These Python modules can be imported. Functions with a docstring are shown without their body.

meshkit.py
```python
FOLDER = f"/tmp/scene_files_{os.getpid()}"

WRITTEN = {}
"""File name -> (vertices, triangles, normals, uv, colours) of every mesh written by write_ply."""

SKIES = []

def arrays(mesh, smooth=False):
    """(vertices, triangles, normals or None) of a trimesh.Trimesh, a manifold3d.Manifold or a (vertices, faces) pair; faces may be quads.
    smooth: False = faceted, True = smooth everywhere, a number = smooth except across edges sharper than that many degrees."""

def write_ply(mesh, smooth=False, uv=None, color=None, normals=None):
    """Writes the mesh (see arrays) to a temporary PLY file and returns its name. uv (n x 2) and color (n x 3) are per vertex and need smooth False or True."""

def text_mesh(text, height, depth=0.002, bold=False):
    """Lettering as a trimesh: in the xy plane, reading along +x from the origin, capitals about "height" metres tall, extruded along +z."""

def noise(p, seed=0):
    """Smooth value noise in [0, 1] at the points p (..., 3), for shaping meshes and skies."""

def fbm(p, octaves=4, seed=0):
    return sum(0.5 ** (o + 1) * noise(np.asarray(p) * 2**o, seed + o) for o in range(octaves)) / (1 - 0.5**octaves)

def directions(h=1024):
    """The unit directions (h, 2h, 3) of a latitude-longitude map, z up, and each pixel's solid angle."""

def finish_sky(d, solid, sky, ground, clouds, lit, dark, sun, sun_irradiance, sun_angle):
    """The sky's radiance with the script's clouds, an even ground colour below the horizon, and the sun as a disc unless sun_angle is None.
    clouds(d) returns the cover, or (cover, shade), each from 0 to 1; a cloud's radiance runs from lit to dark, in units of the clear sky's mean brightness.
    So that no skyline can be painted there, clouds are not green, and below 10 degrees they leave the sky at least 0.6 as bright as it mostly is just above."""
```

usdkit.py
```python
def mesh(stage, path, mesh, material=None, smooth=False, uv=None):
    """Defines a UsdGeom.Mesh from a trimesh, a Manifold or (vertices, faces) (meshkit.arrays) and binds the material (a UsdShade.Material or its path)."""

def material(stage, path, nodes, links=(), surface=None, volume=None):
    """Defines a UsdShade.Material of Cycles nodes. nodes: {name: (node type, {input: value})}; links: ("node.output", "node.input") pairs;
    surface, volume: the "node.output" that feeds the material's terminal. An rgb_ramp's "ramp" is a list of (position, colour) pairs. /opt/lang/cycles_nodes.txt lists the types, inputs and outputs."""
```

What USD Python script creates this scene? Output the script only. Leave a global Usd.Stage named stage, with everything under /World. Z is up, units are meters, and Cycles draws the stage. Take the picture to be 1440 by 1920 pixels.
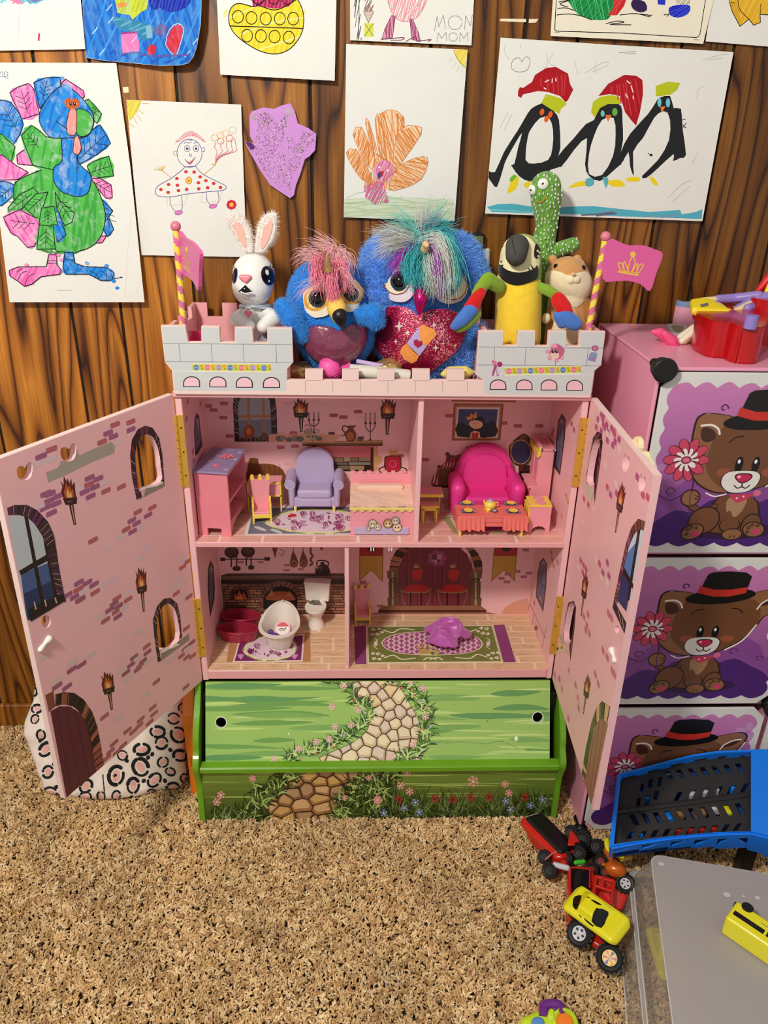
import math,random
import numpy as np,trimesh,shapely,shapely.geometry as sg
from shapely import affinity
from shapely.ops import unary_union
from manifold3d import Manifold,CrossSection
import usdkit,meshkit
from pxr import Usd,UsdGeom,UsdLux,UsdShade,Gf,Sdf,Vt

stage = Usd.Stage.CreateInMemory()
UsdGeom.SetStageUpAxis(stage,'Z'); UsdGeom.SetStageMetersPerUnit(stage,1.0)
UsdGeom.Xform.Define(stage,'/World')
RNG = random.Random(7); NR = np.random.default_rng(7)

# ---------------------------------------------------------------- camera
F,CX,CY = 1442.0,720.0,960.0                     # focal length and centre in pixels of the 1440x1920 frame
CAM = np.array([0,-1.62,1.388])
def _axes(pitch=-25.3,yaw=2.3,vx=658.0):
    p,y = math.radians(pitch),math.radians(yaw)
    f = np.array([math.sin(y)*math.cos(p),math.cos(y)*math.cos(p),math.sin(p)])
    r = np.array([math.cos(y),-math.sin(y),0]); u = np.cross(r,f)
    t = -math.atan2(vx-CX,F*u[2]/-f[2])
    return math.cos(t)*r+math.sin(t)*u,-math.sin(t)*r+math.cos(t)*u,f
CR,CU,CF = _axes()
cam = UsdGeom.Camera.Define(stage,'/World/camera')
cam.CreateHorizontalApertureAttr(36.0); cam.CreateVerticalApertureAttr(48.0)
cam.CreateFocalLengthAttr(36.0*F/1440.0); cam.CreateClippingRangeAttr(Gf.Vec2f(0.02,50))
m = Gf.Matrix4d(*CR,0,*CU,0,*(-CF),0,*CAM,1)
cam.AddTransformOp().Set(m)
EXPOSURE = 0.0
cam.CreateExposureAttr(EXPOSURE)

# ---------------------------------------------------------------- light: ceiling lamp ahead-left of the castle, soft room light
KEY_POS,KEY_I,DOME_I = (-0.76,-1.70,2.32),315.0,0.14
lamp = UsdLux.SphereLight.Define(stage,'/World/ceiling_lamp')
lamp.CreateRadiusAttr(0.11); lamp.CreateIntensityAttr(KEY_I); lamp.CreateColorAttr(Gf.Vec3f(1.0,0.955,0.85))
lamp.AddTranslateOp().Set(Gf.Vec3d(*KEY_POS))
dome = UsdLux.DomeLight.Define(stage,'/World/room_light')
dome.CreateIntensityAttr(DOME_I); dome.CreateColorAttr(Gf.Vec3f(1.0,0.97,0.91))

# ---------------------------------------------------------------- geometry helpers: a photo point on a real plane
def ray(px,py): return (px-CX)/F*CR-(py-CY)/F*CU+CF
def onX(px,py,X): d = ray(px,py); return CAM+(X-CAM[0])/d[0]*d
def onY(px,py,Y): d = ray(px,py); return CAM+(Y-CAM[1])/d[1]*d
def onZ(px,py,Z): d = ray(px,py); return CAM+(Z-CAM[2])/d[2]*d
def mpp(p): return float((np.asarray(p)-CAM)@CF)/F     # metres per pixel at a point
def S(r,g,b):
    c = np.array([r,g,b])/255.0
    return tuple(float(x) for x in np.where(c <= .04045,c/12.92,((c+.055)/1.055)**2.4))

# ---------------------------------------------------------------- materials
def mat(name,col=None,rough=.5,noise=0.0,nscale=30.0,bump=0.0,bscale=250.0,attr=False,streak=0.0,**kw):
    path = '/World/Looks/'+name
    if stage.GetPrimAtPath(path): return path
    n = {'p': ('principled_bsdf',dict(roughness=rough,**kw))}; l = []
    n['g'] = ('texture_coordinate',{})
    src = None
    if attr:
        n['a'] = ('attribute',{'attribute': 'col'}); src = 'a.color'
    else:
        n['c'] = ('color',{'value': col}); src = 'c.color'
    if noise:
        n['n'] = ('noise_texture',{'scale': nscale,'detail': 4.0,'roughness': .6})
        l.append(('g.object','n.vector'))
        n['mr'] = ('map_range',{'from_min': .3,'from_max': .7,'to_min': 1-noise,'to_max': 1+noise*.6})
        l.append(('n.fac','mr.value'))
        n['h'] = ('hsv',{'hue': .5,'saturation': 1.0,'fac': 1.0})
        l += [(src,'h.color'),('mr.result','h.value')]; src = 'h.color'
    l.append((src,'p.base_color'))
    if bump:
        n['bn'] = ('noise_texture',{'scale': bscale,'detail': 3.0}); l.append(('g.object','bn.vector'))
        n['b'] = ('bump',{'strength': bump,'distance': .002}); l += [('bn.fac','b.height'),('b.normal','p.normal')]
    usdkit.material(stage,path,n,l,surface='p.BSDF')
    return path
PRINT = mat('printed_sheet',attr=True,rough=.42)
PAPERPRINT = mat('ink_on_paper',attr=True,rough=.8,specular_ior_level=.2)
PAINTPRINT = mat('paint_on_paper',attr=True,rough=.5,noise=.16,nscale=90.0)
GLOSSPRINT = mat('laminated_print',attr=True,rough=.22)

# ---------------------------------------------------------------- scene tree helpers
USED = {}
def numbered(parent,name):
    k = USED.get((parent,name),0); USED[(parent,name)] = k+1
    return f'{parent}/{name}' + (f'_{k:03d}' if k else '')
def data(prim,**kw):
    for k,v in kw.items():
        if v: prim.SetCustomDataByKey(k,v)
def put(path,mesh,m,loc,smooth=False,col=None):
    if hasattr(mesh,'to_mesh') or isinstance(mesh,(tuple,list)) or isinstance(mesh,trimesh.Trimesh): pass
    v,f,n = meshkit.arrays(mesh,smooth)
    g = usdkit.mesh(stage,path,(v-np.asarray(loc),f),m)
    if n is not None:
        g.CreateNormalsAttr(Vt.Vec3fArray.FromNumpy(n.astype(np.float32))); g.SetNormalsInterpolation('vertex')
    if col is not None:
        assert len(col) == len(v),(path,len(col),len(v))
        UsdGeom.PrimvarsAPI(g).CreatePrimvar('col',Sdf.ValueTypeNames.Color3fArray,'vertex').Set(Vt.Vec3fArray.FromNumpy(np.asarray(col,np.float32)))
    return g
class Thing:
    def __init__(s,name,label=None,cat=None,loc=(0,0,0),group=None,kind=None):
        s.path = numbered('/World',name); s.loc = np.asarray(loc,float)
        x = UsdGeom.Xform.Define(stage,s.path); x.AddTranslateOp().Set(Gf.Vec3d(*s.loc))
        data(x.GetPrim(),label=label,category=cat,group=group,kind=kind)
    def part(s,name,mesh,m,parent=None,smooth=False,col=None,label=None,kind=None):
        p = numbered(parent or s.path,name)
        g = put(p,mesh,m,s.loc,smooth,col)
        data(g.GetPrim(),label=label,kind=kind)
        return p
    def curves(s,name,pts,widths,m,parent=None,kind='stuff',label=None):
        p = numbered(parent or s.path,name)
        c = UsdGeom.BasisCurves.Define(stage,p); c.CreateTypeAttr('linear')
        c.CreateCurveVertexCountsAttr(Vt.IntArray([len(q) for q in pts]))
        c.CreatePointsAttr(Vt.Vec3fArray.FromNumpy((np.vstack(pts)-s.loc).astype(np.float32)))
        c.CreateWidthsAttr(Vt.FloatArray.FromNumpy(np.asarray(widths,np.float32))); c.SetWidthsInterpolation('vertex')
        UsdShade.MaterialBindingAPI.Apply(c.GetPrim()).Bind(UsdShade.Material.Get(stage,m))
        data(c.GetPrim(),kind=kind,label=label)
        return p
def single(name,mesh,m,label,cat,group=None,kind=None,loc=(0,0,0),smooth=False,col=None):
    p = numbered('/World',name); g = put(p,mesh,m,(0,0,0),smooth,col)
    data(g.GetPrim(),label=label,category=cat,group=group,kind=kind); return p

# ---------------------------------------------------------------- mesh helpers
cat = trimesh.util.concatenate
def tm(man):
    if isinstance(man,trimesh.Trimesh): return man
    q = man.to_mesh(); return trimesh.Trimesh(q.vert_properties[:,:3],q.tri_verts,process=False)
def mf(t):
    import manifold3d
    return Manifold(manifold3d.Mesh(np.asarray(t.vertices,np.float32),np.asarray(t.faces,np.uint32)))
def box(x0,x1,y0,y1,z0,z1,b=0.0):
    """a box with chamfered edges"""
    if b <= 0: return trimesh.creation.box(bounds=[[x0,y0,z0],[x1,y1,z1]])
    pts = []
    for k in range(3):
        lo,hi = [x0,y0,z0],[x1,y1,z1]
        for q in range(3):
            if q != k: lo[q] += b; hi[q] -= b
        pts += [[(lo,hi)[i][0],(lo,hi)[j][1],(lo,hi)[l][2]] for i in (0,1) for j in (0,1) for l in (0,1)]
    return tm(Manifold.hull_points(np.array(pts)))
def frame(O,u,v,mesh):
    """mesh in local (u, v, n) -> world"""
    u,v = np.asarray(u,float),np.asarray(v,float); n = np.cross(u,v)
    t = mesh.copy(); t.vertices = np.asarray(O)+mesh.vertices[:,:1]*u+mesh.vertices[:,1:2]*v+mesh.vertices[:,2:]*n
    return t
def ext(poly,h):
    """extrude a shapely polygon along +z"""
    if not isinstance(poly,(sg.Polygon,sg.MultiPolygon)): poly = sg.Polygon(poly)
    poly = poly.buffer(0)
    return cat([trimesh.creation.extrude_polygon(g,h,engine='earcut') for g in getattr(poly,'geoms',[poly]) if g.area > 1e-12])
def bevel_ext(poly,h,b):
    """extrude with a chamfered top and bottom edge (solid polygon)"""
    if not hasattr(poly,'area'): poly = sg.Polygon(poly)
    poly = poly.buffer(0)
    if poly.geom_type != 'Polygon': return cat([bevel_ext(q,h,b) for q in poly.geoms])
    inner = poly.buffer(-b)
    if inner.is_empty or inner.geom_type != 'Polygon': return ext(poly,h)
    def layer(p,z0,z1): q = ext(p,z1-z0); q.apply_translation([0,0,z0]); return q
    k = 3; parts = [layer(poly,b,h-b)]
    for i in range(k):
        a = b*(1-math.cos((i+.5)/k*math.pi/2)); z = b*(i/k)
        p = poly.buffer(-(b-b*math.sin((i+1)/k*math.pi/2)))
        parts += [layer(p,z,b+1e-4),layer(p,h-b-1e-4,h-z)]
    return cat(parts)
def tube(pts,r,sides=10,cap=True):
    """swept tube; r a number or one per point"""
    p = np.asarray(pts,float); r = np.broadcast_to(r,(len(p),)).astype(float)
    t = np.gradient(p,axis=0); t /= np.linalg.norm(t,axis=1,keepdims=True)+1e-12
    a = np.cross(t[0],[0,0,1.] if abs(t[0][2]) < .9 else [1.,0,0]); A = []
    for k in range(len(p)):
        a = a-t[k]*(a@t[k]); a /= np.linalg.norm(a)+1e-12; A.append(a)
    A = np.array(A); B = np.cross(t,A); ang = np.arange(sides)*2*math.pi/sides
    v = (p[:,None]+r[:,None,None]*(np.cos(ang)[None,:,None]*A[:,None]+np.sin(ang)[None,:,None]*B[:,None])).reshape(-1,3)
    f = []
    for i in range(len(p)-1):
        for j in range(sides):
            q = [i*sides+j,i*sides+(j+1) % sides,(i+1)*sides+(j+1) % sides,(i+1)*sides+j]
            f += [[q[0],q[1],q[2]],[q[0],q[2],q[3]]]
    if cap:
        n = len(v); v = np.vstack([v,p[:1],p[-1:]])
        for j in range(sides):
            f += [[n,(j+1) % sides,j],[n+1,(len(p)-1)*sides+j,(len(p)-1)*sides+(j+1) % sides]]
    return trimesh.Trimesh(v,np.array(f),process=False)
def lathe(profile,c=(0,0,0),sides=32,axis=(0,0,1)):
    """profile [(r, z)...] turned about the axis through c"""
    pr = np.asarray(profile,float); ang = np.arange(sides)*2*math.pi/sides
    v = np.stack([pr[:,:1]*np.cos(ang),pr[:,:1]*np.sin(ang),np.repeat(pr[:,1:],sides,1)],-1).reshape(-1,3); f = []
    for i in range(len(pr)-1):
        for j in range(sides):
            a,b,d,e = i*sides+j,i*sides+(j+1) % sides,(i+1)*sides+(j+1) % sides,(i+1)*sides+j
            if pr[i,0] > 1e-9: f.append([a,b,d])
            if pr[i+1,0] > 1e-9: f.append([a,d,e])
    t = trimesh.Trimesh(v,f,process=False); t.apply_transform(trimesh.geometry.align_vectors([0,0,1],np.asarray(axis,float)))
    t.apply_translation(c); return t
def ell(c,r,rot=None,sub=3):
    t = trimesh.creation.icosphere(sub,1.0); t.apply_scale(np.broadcast_to(r,(3,)))
    if rot is not None: t.apply_transform(trimesh.transformations.euler_matrix(*np.radians(rot)))
    t.apply_translation(c); return t
def ball(c,r,n=24): return Manifold.sphere(float(r),n).translate([float(x) for x in c])
def chain(joints,n=24):
    """hulls of successive spheres [(point, radius)...] as one Manifold"""
    out = Manifold()
    for (a,ra),(b,rb) in zip(joints[:-1],joints[1:]):
        out = out+Manifold.batch_hull([ball(a,ra,n),ball(b,rb,n)])
    return out
def soft(man,edge=.004,it=12):
    """one continuous smooth surface"""
    t = tm(man.refine_to_length(edge)) if hasattr(man,'refine_to_length') else man
    t = trimesh.Trimesh(t.vertices,t.faces,process=True); trimesh.smoothing.filter_taubin(t,iterations=it)
    return t
def wobble(t,amp,freq,seed=0):
    t = t.copy(); n = t.vertex_normals
    t.vertices = t.vertices+n*((meshkit.fbm(t.vertices*freq,3,seed)-.5)*2*amp)[:,None]; return t
def rounded(poly,r): return poly.buffer(-r).buffer(2*r).buffer(-r) if r else poly
def spline(pts,n=6,closed=True):
    """Catmull-Rom through the points"""
    p = np.asarray(pts,float); k = len(p); out = []
    for i in range(k if closed else k-1):
        g = (lambda j: p[j % k]) if closed else (lambda j: p[min(max(j,0),k-1)])
        a,b,c,d = g(i-1),g(i),g(i+1),g(i+2)
        for q in range(n):
            t = q/n; out.append(.5*(2*b+(c-a)*t+(2*a-5*b+4*c-d)*t*t+(3*b-a-3*c+d)*t**3))
    if not closed: out.append(p[-1])
    return np.array(out)
def ngon(cx,cy,rx,ry=None,n=28,rot=0.0,a0=0,a1=360):
    a = np.radians(np.linspace(a0,a1,n+1)[:n if a1-a0 == 360 else n+1]); ry = rx if ry is None else ry
    x,y = rx*np.cos(a),ry*np.sin(a); c,s = math.cos(math.radians(rot)),math.sin(math.radians(rot))
    return np.stack([cx+x*c-y*s,cy+x*s+y*c],1)

class Print:
    """flat printed artwork lying on a plane O + a*u + b*v: coloured outlines joined into one sheet. Points are given in photo pixels
    (px=True: seen through the camera onto the plane) or in metres on the plane."""
    H = 2.5e-5
    def __init__(s,O,u,v,clip=None,px=True,base=8e-5):
        s.O,s.u,s.v = (np.asarray(x,float) for x in (O,u,v)); s.n = np.cross(s.u,s.v); s.px,s.base = px,base
        s.items,s.boxes,s.clip = [],[],None
        if clip is not None: s.clip = sg.Polygon(s.loc(clip)).buffer(0)
    def loc(s,pts):
        p = np.atleast_2d(np.asarray(pts,float))
        if not s.px: return p
        d = (p[:,:1]-CX)/F*CR-(p[:,1:]-CY)/F*CU+CF
        h = CAM+d*(((s.O-CAM)@s.n)/(d@s.n))[:,None]-s.O
        return np.stack([h@s.u,h@s.v],1)
    def scale(s,p):
        if not s.px: return 1.0
        q = s.loc([p]); return mpp(s.O+q[0,0]*s.u+q[0,1]*s.v)
    def add(s,g,c):
        g = g if g.is_valid else g.buffer(0)
        if s.clip is not None: g = g.intersection(s.clip)
        if g.is_empty: return
        b = g.bounds; L = 0
        for (q,l) in s.boxes:
            if l >= L and q[0] < b[2] and q[2] > b[0] and q[1] < b[3] and q[3] > b[1]: L = l+1
        s.boxes.append((b,L)); s.items.append((g,c,L))
    def poly(s,pts,c,smooth=0):
        p = s.loc(pts); s.add(sg.Polygon(spline(p,smooth) if smooth else p),c)
    def hole(s,pts,inner,c,smooth=0):
        f = lambda q: sg.Polygon(spline(s.loc(q),smooth) if smooth else s.loc(q)).buffer(0)
        s.add(f(pts).difference(f(inner)),c)
    def ell(s,cx,cy,rx,ry,c,rot=0,n=26): s.poly(ngon(cx,cy,rx,ry,n,rot),c)
    def line(s,pts,w,c,smooth=0,cap=1):
        p = np.asarray(pts,float); q = s.loc(spline(p,smooth,False) if smooth else p)
        s.add(sg.LineString(q).buffer(w*s.scale(p.mean(0))/2,quad_segs=3,cap_style='round' if cap else 'flat'),c)
    def lines(s,many,w,c,smooth=0):
        g = []
        for pts in many:
            p = np.asarray(pts,float); g.append(sg.LineString(s.loc(spline(p,smooth,False) if smooth else p)).buffer(w*s.scale(p.mean(0))/2,quad_segs=2))
        s.add(unary_union(g),c)
    def ring(s,pts,w,c,smooth=0):
        p = np.asarray(pts,float); q = s.loc(spline(p,smooth) if smooth else p)
        s.add(sg.LinearRing(q).buffer(w*s.scale(p.mean(0))/2,quad_segs=3),c)
    def hatch(s,pts,ang,gap,w,c,jit=.35,smooth=0,rng=None):
        """crayon strokes filling an outline"""
        rng = rng or RNG; P = sg.Polygon(spline(s.loc(pts),smooth) if smooth else s.loc(pts)).buffer(0)
        k = s.scale(np.mean(pts,0)); gap,w = gap*k,w*k; b = P.bounds; cx,cy = (b[0]+b[2])/2,(b[1]+b[3])/2
        R = math.hypot(b[2]-b[0],b[3]-b[1])/2; g = []; t = -R
        while t < R:
            a = math.radians(ang+rng.uniform(-9,9)*jit*2); d = np.array([math.cos(a),math.sin(a)]); n = np.array([-d[1],d[0]])
            o = np.array([cx,cy])+n*t; seg = sg.LineString([o-d*R,o+n*rng.uniform(-1,1)*gap*.5,o+d*R]).intersection(P)
            for q in getattr(seg,'geoms',[seg]):
                if q.length > w: g.append(q.buffer(w/2*rng.uniform(.7,1.2),quad_segs=1))
            t += gap*rng.uniform(1-jit,1+jit)
        if g: s.add(unary_union(g),c)
    def bricks(s,many,w,h,c,du=(1,0),dv=(0,1),r=.25):
        """rounded printed bricks centred on the points; w, h in metres on the plane"""
        g = [sg.box(-w/2+r*h,-h/2+r*h,w/2-r*h,h/2-r*h).buffer(r*h,quad_segs=2) for _ in (0,)]
        s.add(unary_union([affinity.translate(g[0],*q) for q in s.loc(many)]),c)
    def build(s,thing,name,m,parent=None,label=None,kind=None):
        V,Fc,C,n = [],[],[],0
        for g,c,L in s.items:
            for q in getattr(g,'geoms',[g]):
                if q.geom_type != 'Polygon' or q.area < 1e-10: continue
                try: v,f = trimesh.creation.triangulate_polygon(q,engine='earcut')
                except Exception: continue
                v = np.asarray(v); V.append(s.O+v[:,:1]*s.u+v[:,1:2]*s.v+s.n*(s.base+L*s.H)); Fc.append(np.asarray(f)+n); n += len(v)
                C.append(np.tile(c,(len(v),1)))
        if not V: return None
        V,Fc,C = np.vstack(V),np.vstack(Fc),np.vstack(C)
        w = np.einsum('ij,j->i',np.cross(V[Fc[:,1]]-V[Fc[:,0]],V[Fc[:,2]]-V[Fc[:,0]]),s.n) < 0
        Fc[w] = Fc[w][:,::-1]
        keep,Fc = np.unique(Fc,return_inverse=True); V,C,Fc = V[keep],C[keep],Fc.reshape(-1,3)
        s.items = []
        return thing.part(name,(V,Fc),m,parent=parent,col=C,label=label,kind=kind)
EX,EY,EZ = np.eye(3)
# ================================================================ the room: panelled wall, carpet, baseboard
usdkit.material(stage,'/World/Looks/wood_panel',{
    'g': ('geometry',{}),'a': ('attribute',{'attribute': 'col'}),
    'o': ('vector_math',{'math_type': 'multiply','vector2': (7.0,3.0,5.0)}),
    'v': ('vector_math',{'math_type': 'add'}),
    'm1': ('mapping',{'scale': (8.5,1.0,.8)}),'n1': ('noise_texture',{'scale': 1.0,'detail': 1.6,'roughness': .45,'distortion': .2}),
    'k': ('math',{'math_type': 'multiply','value2': 15.0}),'fr': ('math',{'math_type': 'fraction'}),
    'r1': ('rgb_ramp',{'ramp': [(0,S(96,52,12)),(.04,S(60,28,5)),(.1,S(124,70,18)),(.3,S(166,102,32)),(.7,S(190,124,44)),(.93,S(150,88,26)),(1,S(96,52,12))]}),
    'm2': ('mapping',{'scale': (260.0,1.0,5.0)}),'n2': ('noise_texture',{'scale': 1.0,'detail': 3.0,'roughness': .6}),
    'r2': ('rgb_ramp',{'ramp': [(.25,(.45,.42,.38)),(.5,(.95,.95,.95)),(.8,(1.12,1.1,1.06))]}),
    'm3': ('mapping',{'scale': (14.0,1.0,2.2)}),'n3': ('noise_texture',{'scale': 1.0,'detail': 2.0}),
    'r3': ('rgb_ramp',{'ramp': [(.28,(.5,.42,.36)),(.5,(.9,.86,.82)),(.75,(1.15,1.12,1.05))]}),
    'x1': ('mix',{'mix_type': 'multiply','fac': .8}),'x2': ('mix',{'mix_type': 'multiply','fac': .9}),
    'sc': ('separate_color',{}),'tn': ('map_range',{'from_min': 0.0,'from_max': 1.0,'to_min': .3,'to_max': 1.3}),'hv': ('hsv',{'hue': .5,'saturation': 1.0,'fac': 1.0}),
    'b': ('bump',{'strength': .12,'distance': .001}),
    'p': ('principled_bsdf',{'roughness': .36,'specular_ior_level': .45})},
    [('a.color','o.vector1'),('g.position','v.vector1'),('o.vector','v.vector2'),('v.vector','m1.vector'),('m1.vector','n1.vector'),('n1.fac','k.value1'),('k.value','fr.value1'),('fr.value','r1.fac'),
     ('v.vector','m2.vector'),('m2.vector','n2.vector'),('n2.fac','r2.fac'),('v.vector','m3.vector'),('m3.vector','n3.vector'),('n3.fac','r3.fac'),
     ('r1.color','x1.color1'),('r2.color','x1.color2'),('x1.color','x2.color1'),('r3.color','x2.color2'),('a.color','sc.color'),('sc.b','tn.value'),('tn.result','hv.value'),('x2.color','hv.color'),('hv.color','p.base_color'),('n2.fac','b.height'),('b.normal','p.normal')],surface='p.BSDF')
DARK = mat('dark_groove',S(22,13,8),.8)
wall = Thing('wall_back','dark wood plank panelling with black grooves behind the toys',loc=(0,0,0),kind='structure')
wall.part('backing',box(-1.7,1.7,.004,.06,0,2.3),DARK)
SEAMS = [-1.7,-1.39,-1.29,-1.09,-.993,-.92,-.777,-.584,-.484,-.332,-.235,-.087,.133,.302,.401,.594,.692,.837,.99,1.09,1.29,1.39,1.7]
LIT_TONE = [.5,.45,.45,.5,.5,.46,.92,.98,.80,.46,.5,.40,.30,.34,.42,.16,.18,.24,.3,.3,.3,.3]         # wall's bright left and dim right painted into planks, besides natural wood variation
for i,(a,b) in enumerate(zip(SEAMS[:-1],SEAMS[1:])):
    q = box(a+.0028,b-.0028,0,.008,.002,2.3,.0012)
    wall.part('plank',q,'/World/Looks/wood_panel',col=np.tile([(i*.37) % 1,(i*.61) % 1,LIT_TONE[i]],(len(q.vertices),1)))
bb = Thing('baseboard_back','plain brown wood baseboard along the foot of the wall',loc=(0,0,0),kind='structure')
q = box(-1.7,1.7,-.012,.0,0,.072,.003)
bb.part('board',q,'/World/Looks/wood_panel',col=np.tile([.3,.9,.45],(len(q.vertices),1)))

fl = Thing('floor','beige frieze carpet with long twisted pile',loc=(0,0,0),kind='structure')
usdkit.material(stage,'/World/Looks/carpet_base',{'c': ('principled_bsdf',{'base_color': S(54,36,20),'roughness': .95})},[],surface='c.BSDF')
fl.part('carpet_backing',box(-1.7,1.7,-2.2,.06,-.03,-.004),'/World/Looks/carpet_base')
usdkit.material(stage,'/World/Looks/carpet_yarn',{
    'g': ('geometry',{}),'i': ('object_info',{}),'n': ('noise_texture',{'scale': 7.0,'detail': 3.0}),'w': ('white_noise_texture',{'dimensions': '3D'}),
    'r': ('rgb_ramp',{'ramp': [(0,S(178,138,88)),(.3,S(214,176,122)),(.65,S(236,202,150)),(1,S(250,228,184))]}),
    'r2': ('rgb_ramp',{'ramp': [(.3,(.8,.78,.76)),(.62,(1.06,1.05,1.03))]}),'x': ('mix',{'mix_type': 'multiply','fac': 1.0}),
    'p': ('principled_bsdf',{'roughness': .8,'specular_ior_level': .15,'sheen_weight': .15})},
    [('g.position','n.vector'),('i.location','w.vector'),('w.value','r.fac'),('n.fac','r2.fac'),('r.color','x.color1'),('r2.color','x.color2'),('x.color','p.base_color')],surface='p.BSDF')
def yarn(seed):
    g = random.Random(seed); out = []
    for k in range(4):
        a = g.uniform(0,6.28); r = g.uniform(.0012,.0026); lean = g.uniform(.003,.0085); d = g.uniform(0,6.28); hgt = g.uniform(.009,.0175); pts = []
        for t in np.linspace(0,1,6):
            pts.append([r*math.cos(a)+lean*t*t*math.cos(d)+.0018*math.sin(6*t+a),r*math.sin(a)+lean*t*t*math.sin(d)+.0018*math.cos(6*t+a),-.004+hgt*(t-.25*t*t)])
        out.append(tube(pts,np.array([.0013,.0015,.0017,.0017,.0015,.0009]),5))
    return cat(out)
pi = UsdGeom.PointInstancer.Define(stage,'/World/floor/carpet_pile')
paths = []
for k in range(6):
    path = f'/World/floor/carpet_pile/tuft_{k+1:03d}'
    put(path,yarn(k+3),'/World/Looks/carpet_yarn',(0,0,0),smooth=True); paths.append(path)
pi.CreatePrototypesRel().SetTargets([Sdf.Path(x) for x in paths])
gx,gy = np.meshgrid(np.arange(-1.25,1.45,.0070),np.arange(-1.0,.0,.0070)); npt = gx.size
pos = np.stack([gx.ravel()+NR.uniform(-.004,.004,npt),gy.ravel()+NR.uniform(-.004,.004,npt),np.zeros(npt)],1)
pos[:,2] = (meshkit.fbm(pos*9,2,3)-.5)*.006
ang = NR.uniform(0,2*np.pi,npt)
pi.CreatePositionsAttr(Vt.Vec3fArray.FromNumpy(pos.astype(np.float32))); pi.CreateProtoIndicesAttr(Vt.IntArray.FromNumpy(NR.integers(0,6,npt).astype(np.int32)))
q4 = np.zeros((npt,4),np.float16); q4[:,2] = np.sin(ang/2); q4[:,3] = np.cos(ang/2)
pi.CreateOrientationsAttr(Vt.QuathArray([Gf.Quath(float(b),Gf.Vec3h(0,0,float(a))) for a,b in q4[:,2:]]))
sc = NR.uniform(.85,1.3,npt).astype(np.float32); pi.CreateScalesAttr(Vt.Vec3fArray.FromNumpy(np.stack([sc,sc,sc],1)))
data(pi.GetPrim(),kind='stuff',label='beige twisted carpet pile')
# ================================================================ the castle dollhouse
def cv(x0,y0,k): return lambda *pts: [(x0+a/k,y0+b/k) for a,b in pts]
qA,qB = cv(0,730,3.6),cv(0,1120,3.6)            # windows of the photo the shapes below were measured in
qC,qD,qE = cv(340,730,5.143),cv(580,730,5.143),cv(780,730,4.5)
qG,qH,qI,qJ = cv(370,1010,4.114),cv(640,1010,3.4286),cv(350,1250,3.892),cv(700,1250,3.892)
qK,qL = cv(1020,730,4.8),cv(1020,1130,4.4667)
qTL,qTR,qP,qQ = cv(280,400,5.143),cv(880,560,5.538),cv(400,380,4.5),cv(640,380,4.5)
PINK = mat('pink_paint',S(246,192,196),.38,noise=.04,nscale=9,bump=.03,bscale=400)
PINKEDGE = mat('pink_edge_paint',S(240,174,178),.34)
PALEPINK = mat('pale_pink_paint',S(243,212,206),.42)
GREYP = mat('grey_paint',S(203,205,208),.45,noise=.03,nscale=60)
GREEN = mat('green_paint',S(112,168,34),.28,noise=.08,nscale=14)
BRASS = mat('brass',S(226,178,74),.36,metallic=.45,noise=.12,nscale=40)
BLACKP = mat('black_plastic',S(16,16,18),.38)
YF,YB,XL,XR,ZT,ZB = -.245,-.03,-.333,.435,.974,.329
ZS,ZF,PX1,PX2 = .669,.357,.116,-.023             # shelf top, lower floor top, left faces of the two partitions
castle = Thing('castle_dollhouse','open pink wooden castle dollhouse with grey crenellated towers and green toy chest base','dollhouse',(.05,-.2,0))
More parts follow.
